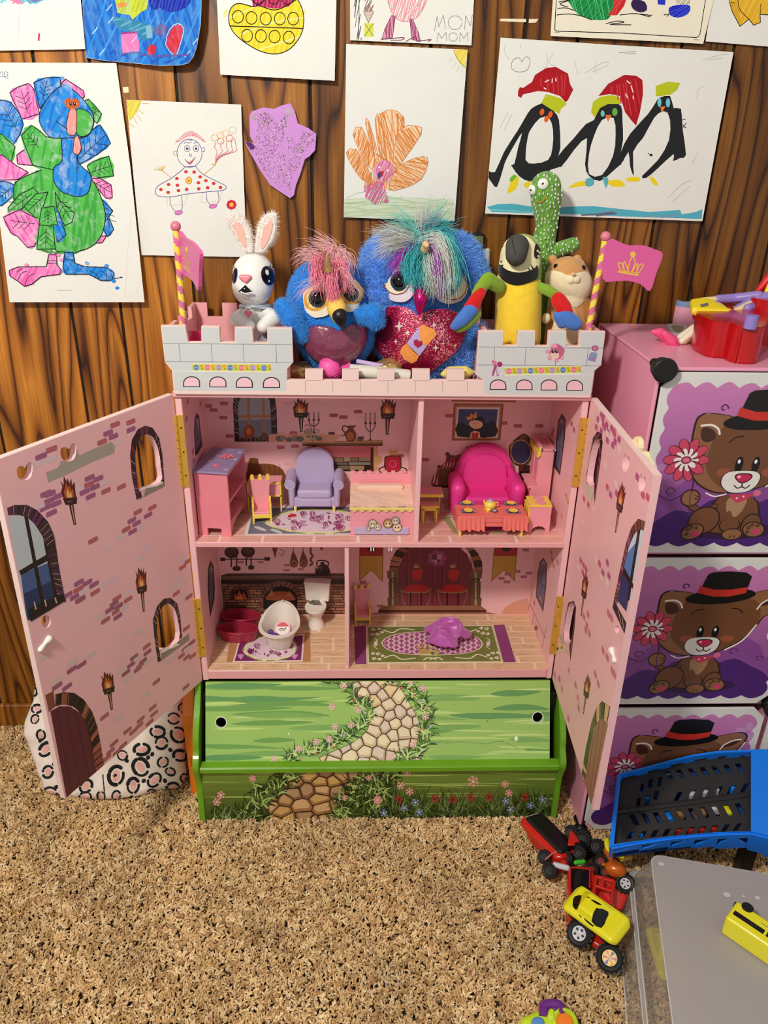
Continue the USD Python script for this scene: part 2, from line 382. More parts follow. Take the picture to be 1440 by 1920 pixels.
side_l = castle.part('side_panel',box(XL,XL+.012,YF,YB+.008,ZB,ZT,.001),PINK)
side_r = castle.part('side_panel',box(XR-.012,XR,YF,YB+.008,ZB,ZT,.001),PINK)
back = castle.part('back_panel',box(XL+.012,XR-.012,YB,YB+.006,ZB,ZT),PINK)
castle.part('roof_panel',box(XL-.002,XR+.002,YF-.006,YB+.008,ZT-.004,ZT+.008,.0015),PINKEDGE)
shelf = castle.part('floor_shelf',box(XL+.012,XR-.012,YF-.001,YB,ZS-.011,ZS,.001),PINKEDGE)
lower = castle.part('floor_shelf',box(XL+.012,XR-.012,YF-.003,YB,ZF-.024,ZF,.002),PINKEDGE)
part_u = castle.part('partition',box(PX1,PX1+.010,YF+.002,YB,ZS,ZT-.004,.001),PINK)
part_l = castle.part('partition',box(PX2,PX2+.009,YF+.002,YB,ZF,ZS-.011,.001),PINK)

# colours of the printed decor
MORT,BRK,BRKP,BRKL = S(120,62,72),S(186,108,118),S(150,92,128),S(240,206,204)
DKBR,FRM,ORG = S(52,24,24),S(72,34,46),S(196,96,36)
def T(O,du,dv): return lambda *pts: [(O[0]+a*du[0]+b*dv[0],O[1]+a*du[1]+b*dv[1]) for a,b in pts]
def torch(P,bottom,top,half):
    """printed flaming torch between two photo points; half = the flame's half-width vector"""
    b,t = np.array(bottom,float),np.array(top,float); f = T(b,half,t-b)
    P.poly(f((-.16,0),(.16,0),(.30,.42),(-.30,.42)),S(48,26,22)); P.poly(f((-.05,.03),(.08,.03),(.12,.4),(-.08,.4)),S(206,150,120))
    P.poly(f((-.75,.42),(.75,.42),(.95,.56),(-.95,.56)),S(40,22,22)); P.poly(f((-.5,.46),(.2,.46),(.3,.5),(-.6,.5)),S(110,70,50))
    P.poly(f((-.85,.54),(-1.0,.7),(-.72,.8),(-.9,.92),(-.5,.82),(-.45,.9),(-.3,1.0),(-.05,.88),(.12,.95),(.3,.84),(.62,.95),(.55,.8),(.98,.86),(.85,.68),(.8,.54)),S(92,32,22))
    P.poly(f((-.6,.56),(-.7,.68),(-.4,.76),(-.2,.88),(0,.76),(.25,.82),(.3,.7),(.6,.72),(.55,.56)),S(196,92,40))
    P.poly(f((-.35,.56),(-.35,.66),(-.12,.74),(.05,.64),(.28,.68),(.3,.56)),S(240,190,120))
def candles(P,base,top,half):
    b,t = np.array(base,float),np.array(top,float); f = T(b,half,t-b); c = S(58,30,28)
    P.line(f((0,0),(0,.62)),1.6,c); P.line(f((-.9,.6),(-.85,.45),(0,.3),(.85,.45),(.9,.6)),1.5,c,4); P.poly(f((-.4,0),(.4,0),(0,.1)),c)
    for x in (-.9,0,.9): P.poly(f((x-.3,.6),(x+.3,.6),(x+.15,.55),(x-.15,.55)),c); P.hole(f((x-.16,.6),(x+.16,.6),(x+.12,.93),(x-.12,.93)),f((x-.05,.63),(x+.06,.63),(x+.05,.9),(x-.04,.9)),c)
def archring(P,outer,inner,n=26,cols=(S(58,30,40),S(92,44,62),S(40,20,26)),light=S(214,190,170)):
    """brick surround between two polylines of equal run, drawn as separate stones"""
    def along(q,k):
        q = np.asarray(q,float); d = np.r_[0,np.cumsum(np.linalg.norm(np.diff(q,axis=0),axis=1))]; t = np.linspace(0,d[-1],k)
        return np.stack([np.interp(t,d,q[:,0]),np.interp(t,d,q[:,1])],1)
    P.poly(list(outer)+list(inner)[::-1],S(30,15,18)); a,b = along(outer,n+1),along(inner,n+1); rr = random.Random(len(outer)*n)
    for i in range(n):
        o0,o1,i0,i1 = a[i]+(a[i+1]-a[i])*.1,a[i]+(a[i+1]-a[i])*.9,b[i]+(b[i+1]-b[i])*.1,b[i]+(b[i+1]-b[i])*.9
        P.poly([o0,o1,i1,i0],cols[rr.randrange(len(cols))])
        if rr.random() < .4: P.line([o0*.9+i0*.1,i0*.9+o0*.1],.9,light)
def flower(P,c,r,col,mid=S(244,220,190),n=6,ax=(1,0),ay=(0,1)):
    f = T(c,(ax[0]*r,ax[1]*r),(ay[0]*r,ay[1]*r)); k = RNG.uniform(0,6)
    for i in range(n):
        a = k+i*2*math.pi/n; P.poly(f((.1*math.cos(a),.1*math.sin(a)),(math.cos(a-.38),math.sin(a-.38)),(1.12*math.cos(a),1.12*math.sin(a)),(math.cos(a+.38),math.sin(a+.38))),col)
    P.poly(f(*ngon(0,0,.28,n=7)),mid)
def stones(P,outline,n,cols,mortar,seed=1,grow=2.0,smooth=3,sx=1.0):
    """printed cobbles: shrunken Voronoi cells inside an outline"""
    g = random.Random(seed); A = sg.Polygon(spline(outline,smooth)).buffer(0); b = A.bounds; pts = []
    P.poly(np.array(A.exterior.coords)[:-1],mortar)
    while len(pts) < n:
        q = (g.uniform(b[0],b[2]),g.uniform(b[1],b[3]))
        if A.contains(sg.Point(q)) and all(math.hypot((q[0]-p[0])/sx,q[1]-p[1]) > grow for p in pts): pts.append(q)
        elif g.random() < .002: grow *= .93
    cells = shapely.voronoi_polygons(sg.MultiPoint([(x/sx,y) for x,y in pts]))
    for c in cells.geoms:
        c = affinity.scale(c,sx,1,origin=(0,0)).intersection(A).buffer(-1.5).buffer(.6,quad_segs=2)
        for q in getattr(c,'geoms',[c]):
            if q.geom_type != 'Polygon' or q.area < 12: continue
            k = g.randrange(len(cols)); P.poly(np.array(q.exterior.coords)[:-1],cols[k][0])
            s = affinity.translate(affinity.scale(q,.8,.72),g.uniform(-1.2,.4),-q.area**.5*.08).intersection(q)
            for w in getattr(s,'geoms',[s]):
                if w.geom_type == 'Polygon' and w.area > 8: P.poly(np.array(w.exterior.coords)[:-1],cols[k][1])
def blades(P,bases,lo,hi,w,cols,seed=2,spread=70,up=-90):
    """printed grass: curved tapering blades from the base points"""
    g = random.Random(seed)
    for col,share in cols:
        geo = []
        for (x,y) in bases:
            if g.random() > share: continue
            a = math.radians(up+g.uniform(-spread,spread)); L = g.uniform(lo,hi); bend = g.uniform(-.9,.9); pts = []; ww = w*g.uniform(.6,1.2)
            lft,rgt = [],[]
            for t in (0,.35,.7,1):
                aa = a+bend*t; px,py = x+L*t*math.cos(aa),y+L*t*math.sin(aa); h = ww*(1-t)**.7/2+.05
                lft.append((px-h*math.sin(aa),py+h*math.cos(aa))); rgt.append((px+h*math.sin(aa),py-h*math.cos(aa)))
            q = sg.Polygon(P.loc(lft+rgt[::-1])).buffer(0)
            if not q.is_empty: geo.append(q)
        if geo: P.add(unary_union(geo),col)
def along_px(path,n,jit,seed=3):
    g = random.Random(seed); p = np.asarray(path,float); d = np.r_[0,np.cumsum(np.linalg.norm(np.diff(p,axis=0),axis=1))]; out = []
    for _ in range(n):
        t = g.uniform(0,d[-1]); out.append((np.interp(t,d,p[:,0])+g.gauss(0,jit),np.interp(t,d,p[:,1])+g.gauss(0,jit)))
    return out
def pict(*a,**k): return Print(*a,**k)

# ---------------- decor on the back panel
B = Print((0,YB,0),EX,EZ,base=1.5e-4)
BW,BH = .0215,.0088
B.bricks(qC((410,135),(310,200),(405,273),(465,450),(958,558),(1097,547),(1080,420),(255,160)),BW*.8,BH*.9,S(186,98,108))
B.bricks(qC((460,215),(1030,135),(1030,720),(960,424)),BW*.85,BH*.8,S(236,178,176))
B.bricks(qD((108,135),(393,162),(480,275),(590,215),(640,268),(955,595),(945,730)),BW*.85,BH*.8,S(238,190,184))
B.bricks(qD((470,215),(235,250),(328,268),(870,640)),BW*.85,BH*.9,S(168,84,104))
B.bricks(qE((860,308),(1040,308),(735,285),(280,222),(75,593)),BW*.85,BH*.9,S(182,92,104)); B.bricks(qE((240,188),(750,232),(50,640)),BW*.85,BH*.8,S(238,190,184))
# window of the upper left room
wo = qC((515,505),(505,300),(497,160),(510,60),(560,-20),(640,-60),(760,-62),(850,-20),(900,70),(918,190),(925,430))
wi = qC((560,500),(552,300),(545,160),(562,90),(600,50),(650,30),(750,30),(810,50),(850,100),(862,200),(870,430))
B.clip = sg.box(-.32,.335,.42,.965)
B.poly(qC((560,490),(552,300),(545,160),(562,90),(600,50),(650,30),(750,30),(810,50),(850,100),(862,200),(870,440)),S(156,160,172)); B.poly(qC((552,300),(866,290),(870,470),(560,490)),S(120,124,142))
for q in (((632,20),(662,20),(668,470),(640,480)),((778,30),(802,30),(812,440),(788,450)),((548,250),(866,245),(866,268),(550,275))): B.poly(qC(*q),S(176,118,66))
archring(B,wo,wi,30)
B.poly(qC((515,470),(840,450),(842,503),(517,505)),S(40,18,20))
for x in (585,650,735,800): B.ell(*qC((x,478))[0],5,5.5,S(132,110,104)); B.ell(*qC((x,485))[0],3,4,S(60,30,30))
B.poly(qC((600,420),(605,375),(640,340),(675,345),(705,390),(705,430),(680,470),(625,470)),S(150,72,30),4); B.ell(*qC((650,405))[0],4.5,6,S(206,118,60)); B.ell(*qC((800,450))[0],6,7,S(120,70,48))
torch(B,qC((1157,412))[0],qC((1150,78))[0],(15,0)); torch(B,qD((750,437))[0],qD((765,70))[0],(15,0))
candles(B,qC((1280,420))[0],qC((1276,208))[0],(10,0)); candles(B,qD((587,498))[0],qD((588,205))[0],(9.5,0))
# mantel with jug and cup, hearth below
B.poly(qD((-65,505),(705,490),(708,545),(-66,545)),S(92,56,34)); B.poly(qD((-65,508),(700,492),(700,515),(-66,525)),S(190,140,88)); B.poly(qD((-60,530),(690,522),(690,528),(-60,536)),S(150,104,62))
B.poly(qD((-20,545),(660,545),(650,790),(-20,790)),S(206,110,112)); B.poly(qD((-20,655),(600,655),(600,790),(-20,790)),S(44,26,24))
for (x0,x1,y0,y1,c) in ((230,325,660,700,S(140,118,88)),(332,395,655,695,S(166,140,104)),(400,470,658,695,S(126,106,82)),(478,590,655,692,S(150,124,92)),(250,370,705,728,S(112,98,84)),(380,590,702,728,S(140,132,122)),(250,378,735,772,S(126,108,84)),(386,530,735,775,S(160,136,100))): B.poly(qD((x0,y0),(x1,y0),(x1,y1),(x0,y1)),c)
B.poly(qD((592,560),(640,560),(640,790),(592,790)),S(70,38,28)); B.poly(qD((620,560),(655,570),(660,600),(640,625),(690,640),(705,690),(680,720),(650,735),(690,770),(640,790),(622,790)),S(214,170,112),2); B.poly(qD((20,545),(62,545),(62,660),(20,660)),S(70,38,28))
B.poly(qD((345,440),(350,410),(375,380),(370,352),(455,350),(425,375),(450,420),(450,460),(425,500),(370,500)),S(120,62,34),3); B.ell(*qD((395,450))[0],6.5,8,S(190,110,56)); B.line(qD((375,365),(335,352),(318,385),(345,420),(335,445),(312,440)),2.2,S(70,36,26),4)
B.poly(qD((460,455),(530,455),(515,495),(480,495)),S(110,70,56)); B.line(qD((450,475),(470,492)),2,S(60,34,28)); B.poly(qD((192,412),(245,410),(240,495),(215,495)),S(104,54,36)); B.line(qD((192,440),(185,420),(215,415)),1.6,S(70,36,26))
# crowned armchair
B.poly(qD((762,585),(780,600),(790,578),(810,596),(832,575),(840,600),(858,585),(842,640),(780,640)),S(214,164,96)); B.poly(qD((722,680),(735,645),(810,635),(875,645),(888,680),(875,790),(735,790)),S(110,64,36),2); B.poly(qD((738,690),(748,655),(810,648),(862,655),(872,690),(862,785),(748,785)),S(190,40,62),2); B.ring(ngon(*qD((805,718))[0],6,6.5,9),2,S(214,84,160))
B.line(qD((735,745),(690,755),(670,780),(690,800)),2.2,S(72,42,28),3); B.line(qD((875,750),(930,765),(945,800),(930,850),(965,960)),2.2,S(72,42,28),3)
B.poly(qC((640,770),(650,690),(670,660),(740,670),(745,720),(790,715),(890,725),(960,760),(992,800),(992,900),(640,900)),S(128,78,38),2); B.lines([qC((x,725),(x,890)) for x in (700,800,850,900,950)],.8,S(84,46,24))
# cut printed strip leaning on the mantel line
B.poly(qC((842,437),(1190,430),(1560,440),(1465,512),(842,510)),S(226,164,134)); 
for (x,y,r,c) in ((950,475,8,S(120,108,100)),(985,470,6,S(150,136,124)),(1040,485,6,S(110,100,96)),(1100,472,8,S(140,128,122)),(1145,478,7,S(112,102,100)),(1220,410,8,S(176,150,124)),(1225,465,6.5,S(214,190,160)),(1280,455,9,S(190,164,136)),(1330,475,6,S(120,116,100))): B.ell(*qC((x,y))[0],r,r*.72,c)
for (x,y) in ((1212,455),(1232,455),(1268,455),(1295,455)): B.ell(*qC((x,y))[0],1.5,1.5,S(30,24,22))
B.line(qC((1258,490),(1280,495)),1.2,S(160,40,40)); B.lines([qC((1190,350),(1235,345),(1262,400)),qC((1290,385),(1325,400),(1320,420))],1.2,S(110,84,66),3)
# upper right room: portrait, bed, mirror
B.poly(qE((300,88),(845,95),(845,110),(300,105)),S(170,104,48)); B.poly(qE((302,432),(318,118),(740,122),(712,430)),S(150,90,56)); B.poly(qE((318,420),(330,132),(724,135),(698,418)),S(190,128,84)); B.poly(qE((330,408),(345,150),(706,152),(684,406)),S(232,226,220)); B.poly(qE((345,398),(360,166),(690,168),(668,398)),S(62,72,120))
B.poly(qE((352,398),(354,280),(420,300),(460,310),(570,300),(640,260),(675,300),(668,398)),S(26,26,44),2)
B.poly(qE((500,250),(540,225),(578,250),(578,300),(555,330),(500,330),(450,300),(450,262)),S(20,16,22),3); B.poly(qE((445,290),(470,262),(520,262),(560,280),(560,310),(525,332),(480,328)),S(240,196,160),3); B.poly(qE((418,232),(455,228),(465,200),(485,222),(508,180),(512,240),(440,262)),S(222,160,70)); B.poly(qE((455,405),(462,365),(495,348),(535,360),(545,410)),S(240,196,160)); B.poly(qE((465,380),(480,362),(500,370),(520,360),(530,380),(515,412),(478,412)),S(200,40,52)); B.ell(*qE((478,240))[0],1.8,1.6,S(180,40,40)); B.ell(*qE((502,313))[0],1.6,.9,S(190,70,60))
B.lines([qE((480,285),(494,286)),qE((514,286),(528,285))],.8,S(60,40,40))
B.poly(qE((250,600),(262,545),(330,560),(400,540),(500,520),(620,528),(620,600),(250,700)),S(104,62,40)); B.poly(qE((290,575),(400,548),(500,535),(610,535),(610,570),(400,600),(290,600)),S(140,90,58)); B.ell(*qE((266,547))[0],4.2,4.2,S(96,56,38)); B.ell(*qE((196,655))[0],3.8,3.8,S(96,56,38))
B.poly(qE((420,488),(432,478),(440,500),(456,465),(470,500),(492,478),(482,522),(434,522)),S(150,104,66))
B.poly(qE((128,800),(150,720),(215,640),(280,600),(400,585),(420,660),(300,700),(190,720),(165,805)),S(176,44,62),3); B.lines([qE((a,600+(400-a)*.18),(a-28,690+(400-a)*.1)) for a in range(240,400,28)]+[qE((170-k*10,690+k*30),(150-k*6,790)) for k in range(2)],1.8,S(238,220,214)); B.poly(qE((182,665),(380,655),(380,810),(182,810)),S(132,88,58)); B.lines([qE((x,680),(x,805)) for x in range(205,380,24)],.8,S(84,50,32)); B.poly(qE((135,810),(400,808),(400,830),(160,830)),S(44,24,22))
B.poly(qE((790,470),(835,420),(880,385),(910,372),(945,390),(975,430),(985,480),(975,560),(950,640),(900,650),(840,640),(800,590),(783,530)),S(70,44,34),3); B.ring(ngon(*qE((884,528))[0],18.5,22.5,26),1.6,S(206,160,116)); B.ell(*qE((884,528))[0],17,21.5,S(46,54,96)); B.ell(*qE((905,400))[0],8,5,S(110,70,44)); B.lines([qE((820,440),(800,480),(805,560),(830,620)),qE((965,440),(985,420),(955,410)),qE((940,640),(965,600))],1.6,S(196,150,104),3); B.poly(qE((865,640),(975,640),(975,780),(865,780)),S(92,34,40)); B.poly(qE((870,690),(975,690),(975,780),(870,780)),S(36,20,22)); B.ell(*qE((922,660))[0],4,4,S(36,22,22))
# kitchen (lower left)
B.clip = sg.box(-.32,.36,PX2,.655)
for (x,y,w,h) in ((265,105,13.5,11),(390,100,13,11)): B.ell(*qG((x,y))[0],w,h,S(64,40,40)); B.ell(*qG((x,y-12))[0],w*.75,h*.6,S(84,56,54))
B.line(qG((180,158),(555,158)),2,DKBR); B.poly(qG((178,145),(215,145),(215,172),(178,172)),DKBR); B.poly(qG((518,142),(560,142),(560,170),(518,170)),DKBR)
for x,y in ((262,215),(303,215),(378,205),(415,205)): B.line(qG((x,140),(x,y)),2.6,S(70,44,40))
B.ell(*qG((303,230))[0],8,4.8,S(64,40,38)); B.ell(*qG((415,222))[0],6,4.5,S(64,40,38))
B.poly(qG((575,70),(620,70),(600,155)),S(150,52,40)); B.line(qG((640,80),(668,100),(650,130),(630,110)),2.4,S(176,150,130),3)
for x in (745,820): B.line(qG((x-5,60),(x-4,120)),1.2,DKBR); B.poly(qG((x-12,105),(x+2,105),(x+32,175),(x+20,215),(x-12,220),(x-32,190)),S(120,66,48),3); B.ring(qG((x-20,185),(x+2,170),(x+20,190),(x,212)),1.1,S(206,150,124),2)
B.line(qG((875,70),(875,110),(890,135),(872,160),(888,190),(870,205)),4,S(110,62,46),4); B.line(qG((950,60),(960,80)),4,S(90,50,44))
B.bricks(qG((335,180),(488,180),(690,205),(690,243),(800,235)),BW*.7,BH*.7,S(196,126,128))
B.poly(qG((182,285),(230,268),(1130,268),(1138,350),(182,350)),S(74,52,46)); B.poly(qG((182,290),(620,282),(800,290),(1136,285),(1136,305),(182,312)),S(116,88,76)); B.poly(qG((182,322),(1138,318),(1138,350),(182,350)),S(40,22,20))
B.poly(qG((182,345),(1140,345),(1148,620),(180,620)),S(70,40,34))
rr = random.Random(5)
for j in range(13):
    x = 184-rr.uniform(0,50)
    while x < 1140:
        w = rr.uniform(48,92); y = 352+j*20.5; c = S(*(rr.choice([(156,106,84),(136,90,72),(172,122,96),(120,78,66)]))); B.poly(qG((max(x,184),y),(min(x+w,1138),y),(min(x+w,1138),y+14),(max(x,184),y+14)),c); x += w+7
archring(B,qG((248,478),(250,420),(280,375),(330,358),(385,378),(410,420),(410,478)),qG((272,478),(275,430),(295,400),(330,388),(368,400),(388,430),(388,478)),14,(S(110,62,52),S(86,44,40)),S(150,100,84))
B.poly(qG((272,475),(275,430),(295,400),(330,388),(368,400),(388,430),(388,475)),S(36,16,14)); B.poly(qG((280,470),(290,420),(305,440),(325,395),(340,435),(360,410),(385,470)),S(186,84,40)); B.poly(qG((300,468),(310,440),(322,455),(335,430),(350,468)),S(234,160,90))
archring(B,qG((480,560),(475,470),(500,390),(570,335),(650,322),(740,345),(790,400),(815,470)),qG((530,560),(525,470),(545,415),(600,375),(650,366),(710,385),(750,430),(765,470)),15,(S(134,84,72),S(112,64,58)),S(160,112,96)); B.poly(qG((510,540),(508,470),(530,420),(590,375),(650,364),(720,385),(770,440),(770,560)),S(22,14,16))
B.poly(qG((535,470),(560,420),(640,405),(720,415),(748,450),(740,475)),S(150,72,50),3); B.poly(qG((545,440),(575,385),(595,440)),S(170,96,70)); B.poly(qG((690,440),(712,398),(728,450)),S(170,96,70))
B.poly(qG((905,215),(925,235),(935,210),(965,195),(1000,205),(1022,240),(1015,275),(915,275),(912,240)),S(52,26,36),2); B.line(qG((925,215),(922,180),(945,168),(995,172),(1012,190),(1005,215)),2.4,S(48,24,32),3); B.ell(*qG((965,190))[0],4,3,S(62,36,44)); B.ell(*qG((950,225))[0],4,3,S(110,76,84))
# throne room (lower right)
B.clip = sg.box(PX2+.009,.36,.423,.655)
for q in (((118,50),(268,50),(265,275),(192,200),(118,270)),((985,50),(1132,50),(1112,270),(1045,200),(966,272))): B.poly(qH(*q),S(196,152,62)); B.ring(qH(*q),1.1,S(110,70,36))
B.poly(qH((120,50),(266,50),(267,110),(119,110)),S(170,40,44)); B.poly(qH((986,50),(1130,50),(1126,110),(976,110)),S(170,40,44)); B.ell(*qH((195,66))[0],8,5,DKBR); B.ell(*qH((1060,66))[0],8,5,DKBR)
B.poly(qH((355,432),(362,200),(400,100),(470,40),(740,40),(810,100),(850,200),(850,432)),S(118,42,56)); B.lines([qH((x,40),(x,430)) for x in (425,490,590,650,760,830)],.9,S(76,24,34)); B.lines([qH((x+9,40),(x+9,430)) for x in (425,490,590,650,760,830)],2,S(134,54,66))
archring(B,qH((305,215),(318,140),(350,80),(400,30),(450,10)),qH((365,215),(372,160),(400,105),(440,60),(480,30)),7,(S(176,104,80),S(58,34,28),S(150,84,64)),S(196,130,100)); archring(B,qH((760,5),(830,40),(880,95),(905,150),(908,215)),qH((740,25),(800,60),(835,110),(850,160),(855,215)),7,(S(176,104,80),S(58,34,28),S(150,84,64)),S(196,130,100))
for x in (333,866):
    for (w,y0,y1,c) in ((40,208,255,S(110,84,56)),(26,255,280,S(70,50,38)),(30,275,385,S(96,72,50)),(36,380,432,S(100,76,52))): B.poly(qH((x-w,y0),(x+w,y0),(x+w*.9,y1),(x-w*.9,y1)),c); B.poly(qH((x-w*.25,y0+6),(x+w*.1,y0+6),(x+w*.1,y1-4),(x-w*.25,y1-4)),S(186,150,104))
for k in range(7): B.ell(*qH((615+44*math.cos(k*.9),125+38*math.sin(k*.9)))[0],5.5,5,S(150,70,110))
B.poly(qH((585,100),(645,100),(645,140),(615,168),(585,140)),S(186,120,150)); B.poly(qH((585,100),(615,100),(615,134),(585,134)),S(96,34,70)); B.poly(qH((615,134),(645,134),(615,168)),S(96,34,70))
for x in (480,715):
    B.poly(qH((x-30,205),(x,190),(x+42,192),(x+52,205),(x+30,275),(x-20,275),(x-42,260)),S(96,60,40),2); B.poly(qH((x-28,212),(x,198),(x+36,200),(x+44,210),(x+26,266),(x-16,266)),S(190,38,44),2)
    B.poly(qH((x-18,165),(x-8,178),(x,155),(x+8,178),(x+24,160),(x+16,188),(x-12,188)),S(190,140,90)); B.poly(qH((x-78,330),(x-40,298),(x+10,292),(x+60,300),(x+88,325),(x+40,345),(x-40,345)),S(182,34,40),2)
    B.line(qH((x-100,330),(x-60,345),(x+60,345),(x+95,325)),2.6,S(150,112,72),3)
    for s in (-1,1): B.line(qH((x+s*40,262),(x+s*90,260),(x+s*82,300),(x+s*86,325)),2,S(104,72,46),3); B.line(qH((x+s*92,335),(x+s*88,380),(x+s*68,435)),2.4,S(130,92,58),3); B.line(qH((x+s*34,350),(x+s*34,425)),2.6,S(30,16,16))
B.poly(qH((260,432),(895,430),(932,458),(238,458)),S(150,98,72)); B.poly(qH((238,458),(932,458),(932,472),(238,474)),S(70,28,26)); B.poly(qH((230,474),(945,472),(1000,486),(180,486)),S(164,112,84)); B.poly(qH((200,484),(1000,482),(1000,500),(200,500)),S(44,18,18))
B.poly(qH((1018,500),(1050,445),(1110,405),(1200,382),(1220,500)),S(222,160,136),0); B.bricks(qH((1185,72),(1070,228),(1030,255),(1065,278),(1172,245),(1205,222),(1130,210),(250,432),(140,280)),BW*.72,BH*.8,S(182,108,120)); B.bricks(qH((920,285),(1115,285),(1120,382),(1075,405),(240,410)),BW*.72,BH*.8,S(238,202,198))
B.clip = None
B.build(castle,'wall_print',PRINT,parent=back,label='printed castle room decor')
# side walls and partition decor
def sidewin(P,outer,inner,bars):
    P.poly(outer,S(56,26,32)); P.poly(inner,S(150,158,178)); P.poly(inner[:3]+inner[-3:],S(96,104,130))
    for b in bars: P.line(b,1.6,S(40,24,28))
R_ = Print((XR-.012,0,0),-EY,EZ,base=1.5e-4)
R_.clip = sg.box(.032,.36,.243,.965)
sidewin(R_,qE((1170,660),(1185,400),(1200,260),(1232,202),(1262,250),(1258,400),(1215,728)),qE((1180,640),(1195,400),(1208,280),(1232,240),(1252,290),(1245,420),(1212,690)),[qE((1192,465),(1242,510)),qE((1228,245),(1200,670))])
R_.build(castle,'window_print',PRINT,parent=side_r)
sidewin(R_,qH((1250,370),(1262,220),(1275,150),(1300,122),(1322,165),(1318,300),(1298,472)),qH((1256,360),(1268,220),(1280,160),(1300,136),(1316,172),(1312,300),(1294,450)),[qH((1262,270),(1312,320)),qH((1298,140),(1275,420))])
R_.build(castle,'window_print',PRINT,parent=side_r)
R_.bricks(qK((85,370),(75,400),(248,310),(270,365)),BW*.7,BH*1.1,S(190,108,118)); R_.bricks(qH((1355,130),(1365,175),(1350,90),(1390,150),(1280,390),(1240,410)),BW*.8,BH,S(200,134,132)); R_.bricks(qK((200,960),(160,1140),(215,1010)),BW*.7,BH*1.2,S(224,160,110))
R_.build(castle,'brick_print',PRINT,parent=side_r,kind='stuff')
R_.lines([qH((1225,350),(1195,500)),qH((1215,420),(1310,640)),qH((1240,480),(1225,560)),qH((1320,560),(1290,700)),qH((1250,540),(1262,640))],1.6,S(150,92,62)); R_.ell(*qH((1252,575))[0],3,4.5,S(150,62,44))
R_.build(castle,'crack_print',PRINT,parent=side_r,kind='stuff')
L_ = Print((XL+.012,0,0),EY,EZ,base=1.5e-4); L_.clip = sg.box(-.243,.36,-.032,.965)
sidewin(L_,qC((135,640),(122,400),(130,270),(148,225),(172,260),(185,400),(205,540),(160,620)),qC((140,600),(132,400),(140,290),(150,270),(165,300),(176,410),(190,480),(160,560)),[qC((132,500),(190,440)),qC((150,270),(160,560))])
L_.build(castle,'window_print',PRINT,parent=side_l)
sidewin(L_,qG((98,610),(80,400),(82,230),(100,165),(125,210),(135,380),(130,470)),qG((102,560),(90,400),(92,250),(102,200),(118,240),(126,380),(120,450)),[qG((90,420),(126,360)),qG((102,200),(108,520))])
L_.build(castle,'window_print',PRINT,parent=side_l)
L_.bricks(qC((185,140),(50,280),(110,600),(120,690),(60,120)),BW*.8,BH,S(190,112,124)); L_.build(castle,'brick_print',PRINT,parent=side_l,kind='stuff')

# ---------------- printed floors with planks and rugs
def planks(P,x0,x1,y0,y1,seed,rows,base,grain,joint):
    g = random.Random(seed); P.px = False; P.poly([(x0,y0),(x1,y0),(x1,y1),(x0,y1)],base); h = (y1-y0)/rows; jl = []; gl = []
    for r in range(rows):
        y = y0+r*h; x = x0+g.uniform(.02,.13); jl.append(sg.LineString([(x0,y),(x1,y)]).buffer(.0014,cap_style='flat'))
        while x < x1: jl.append(sg.LineString([(x,y),(x,y+h)]).buffer(.0028,cap_style='flat')); x += g.uniform(.08,.14)
        for _ in range(int((x1-x0)*110)):
            a = g.uniform(x0,x1-.03); b = y+g.uniform(.12,.88)*h; w = g.uniform(.008,.03); gl.append(sg.Polygon([(a,b),(a+w*.5,b+.0006),(a+w,b+g.uniform(-.001,.001)),(a+w*.5,b-.0003)]).buffer(0))
    P.add(unary_union(gl),grain); P.add(unary_union(jl).intersection(sg.box(x0,y0,x1,y1)),joint); P.px = True
def roses(P,A,n,col,leaf,seed,r0=4.5):
    g = random.Random(seed); poly = sg.Polygon(A); b = poly.bounds; k = 0
    while k < n:
        q = (g.uniform(b[0],b[2]),g.uniform(b[1],b[3]))
        if not poly.buffer(-4).contains(sg.Point(q)): continue
        k += 1; r = r0*g.uniform(.7,1.2)
        if k % 2: P.lines([ngon(q[0],q[1],r*t*1.4,r*t,9,g.uniform(0,90),0,300) for t in (.35,.7,1.05)],1.3,col)
        else: P.line([q,(q[0]+g.uniform(-12,12),q[1]+g.uniform(-6,6))],.9,leaf); P.ell(q[0]+2,q[1],r*.8,r*.35,leaf,g.uniform(0,180),8)
Fu = Print((0,0,ZS),EX,EY,base=1.2e-4); planks(Fu,XL+.012,XR-.012,YF,YB,4,7,S(226,172,160),S(182,112,106),S(244,212,200))
Fu.clip = sg.box(XL+.012,YF,PX1,YB)
Fu.poly(qC((605,1408),(680,1130),(1650,1120),(1650,1402)),S(232,218,220)); Fu.poly(qC((640,1395),(700,1150),(1650,1130),(1650,1388)),S(112,112,132))
ov = spline(qC((800,1290),(900,1225),(1040,1175),(1300,1150),(1560,1170),(1700,1230),(1700,1330),(1500,1385),(1250,1392),(1000,1365)),8)
Fu.poly(ov,S(232,226,150)); Fu.add(unary_union([sg.Polygon(Fu.loc([ov[i],ov[i+1],ov[i+2],ov[i+3]])).buffer(.0022) for i in range(0,len(ov)-4,6)]),S(134,158,98))
c0 = ov.mean(0); inn = c0+(ov-c0)*np.array([.955,.86]); Fu.poly(inn,S(228,206,218)); roses(Fu,inn,44,S(150,48,104),S(140,60,110),4)
for q in ((760,1350),(915,1375)): Fu.poly(qC((q[0]-60,q[1]-20),(q[0]-20,q[1]-28),(q[0]+50,q[1]),(q[0]+55,q[1]+18),(q[0],q[1]+8)),S(196,202,206),3)
Fu.clip = sg.box(PX1+.01,YF,XR-.012,YB)
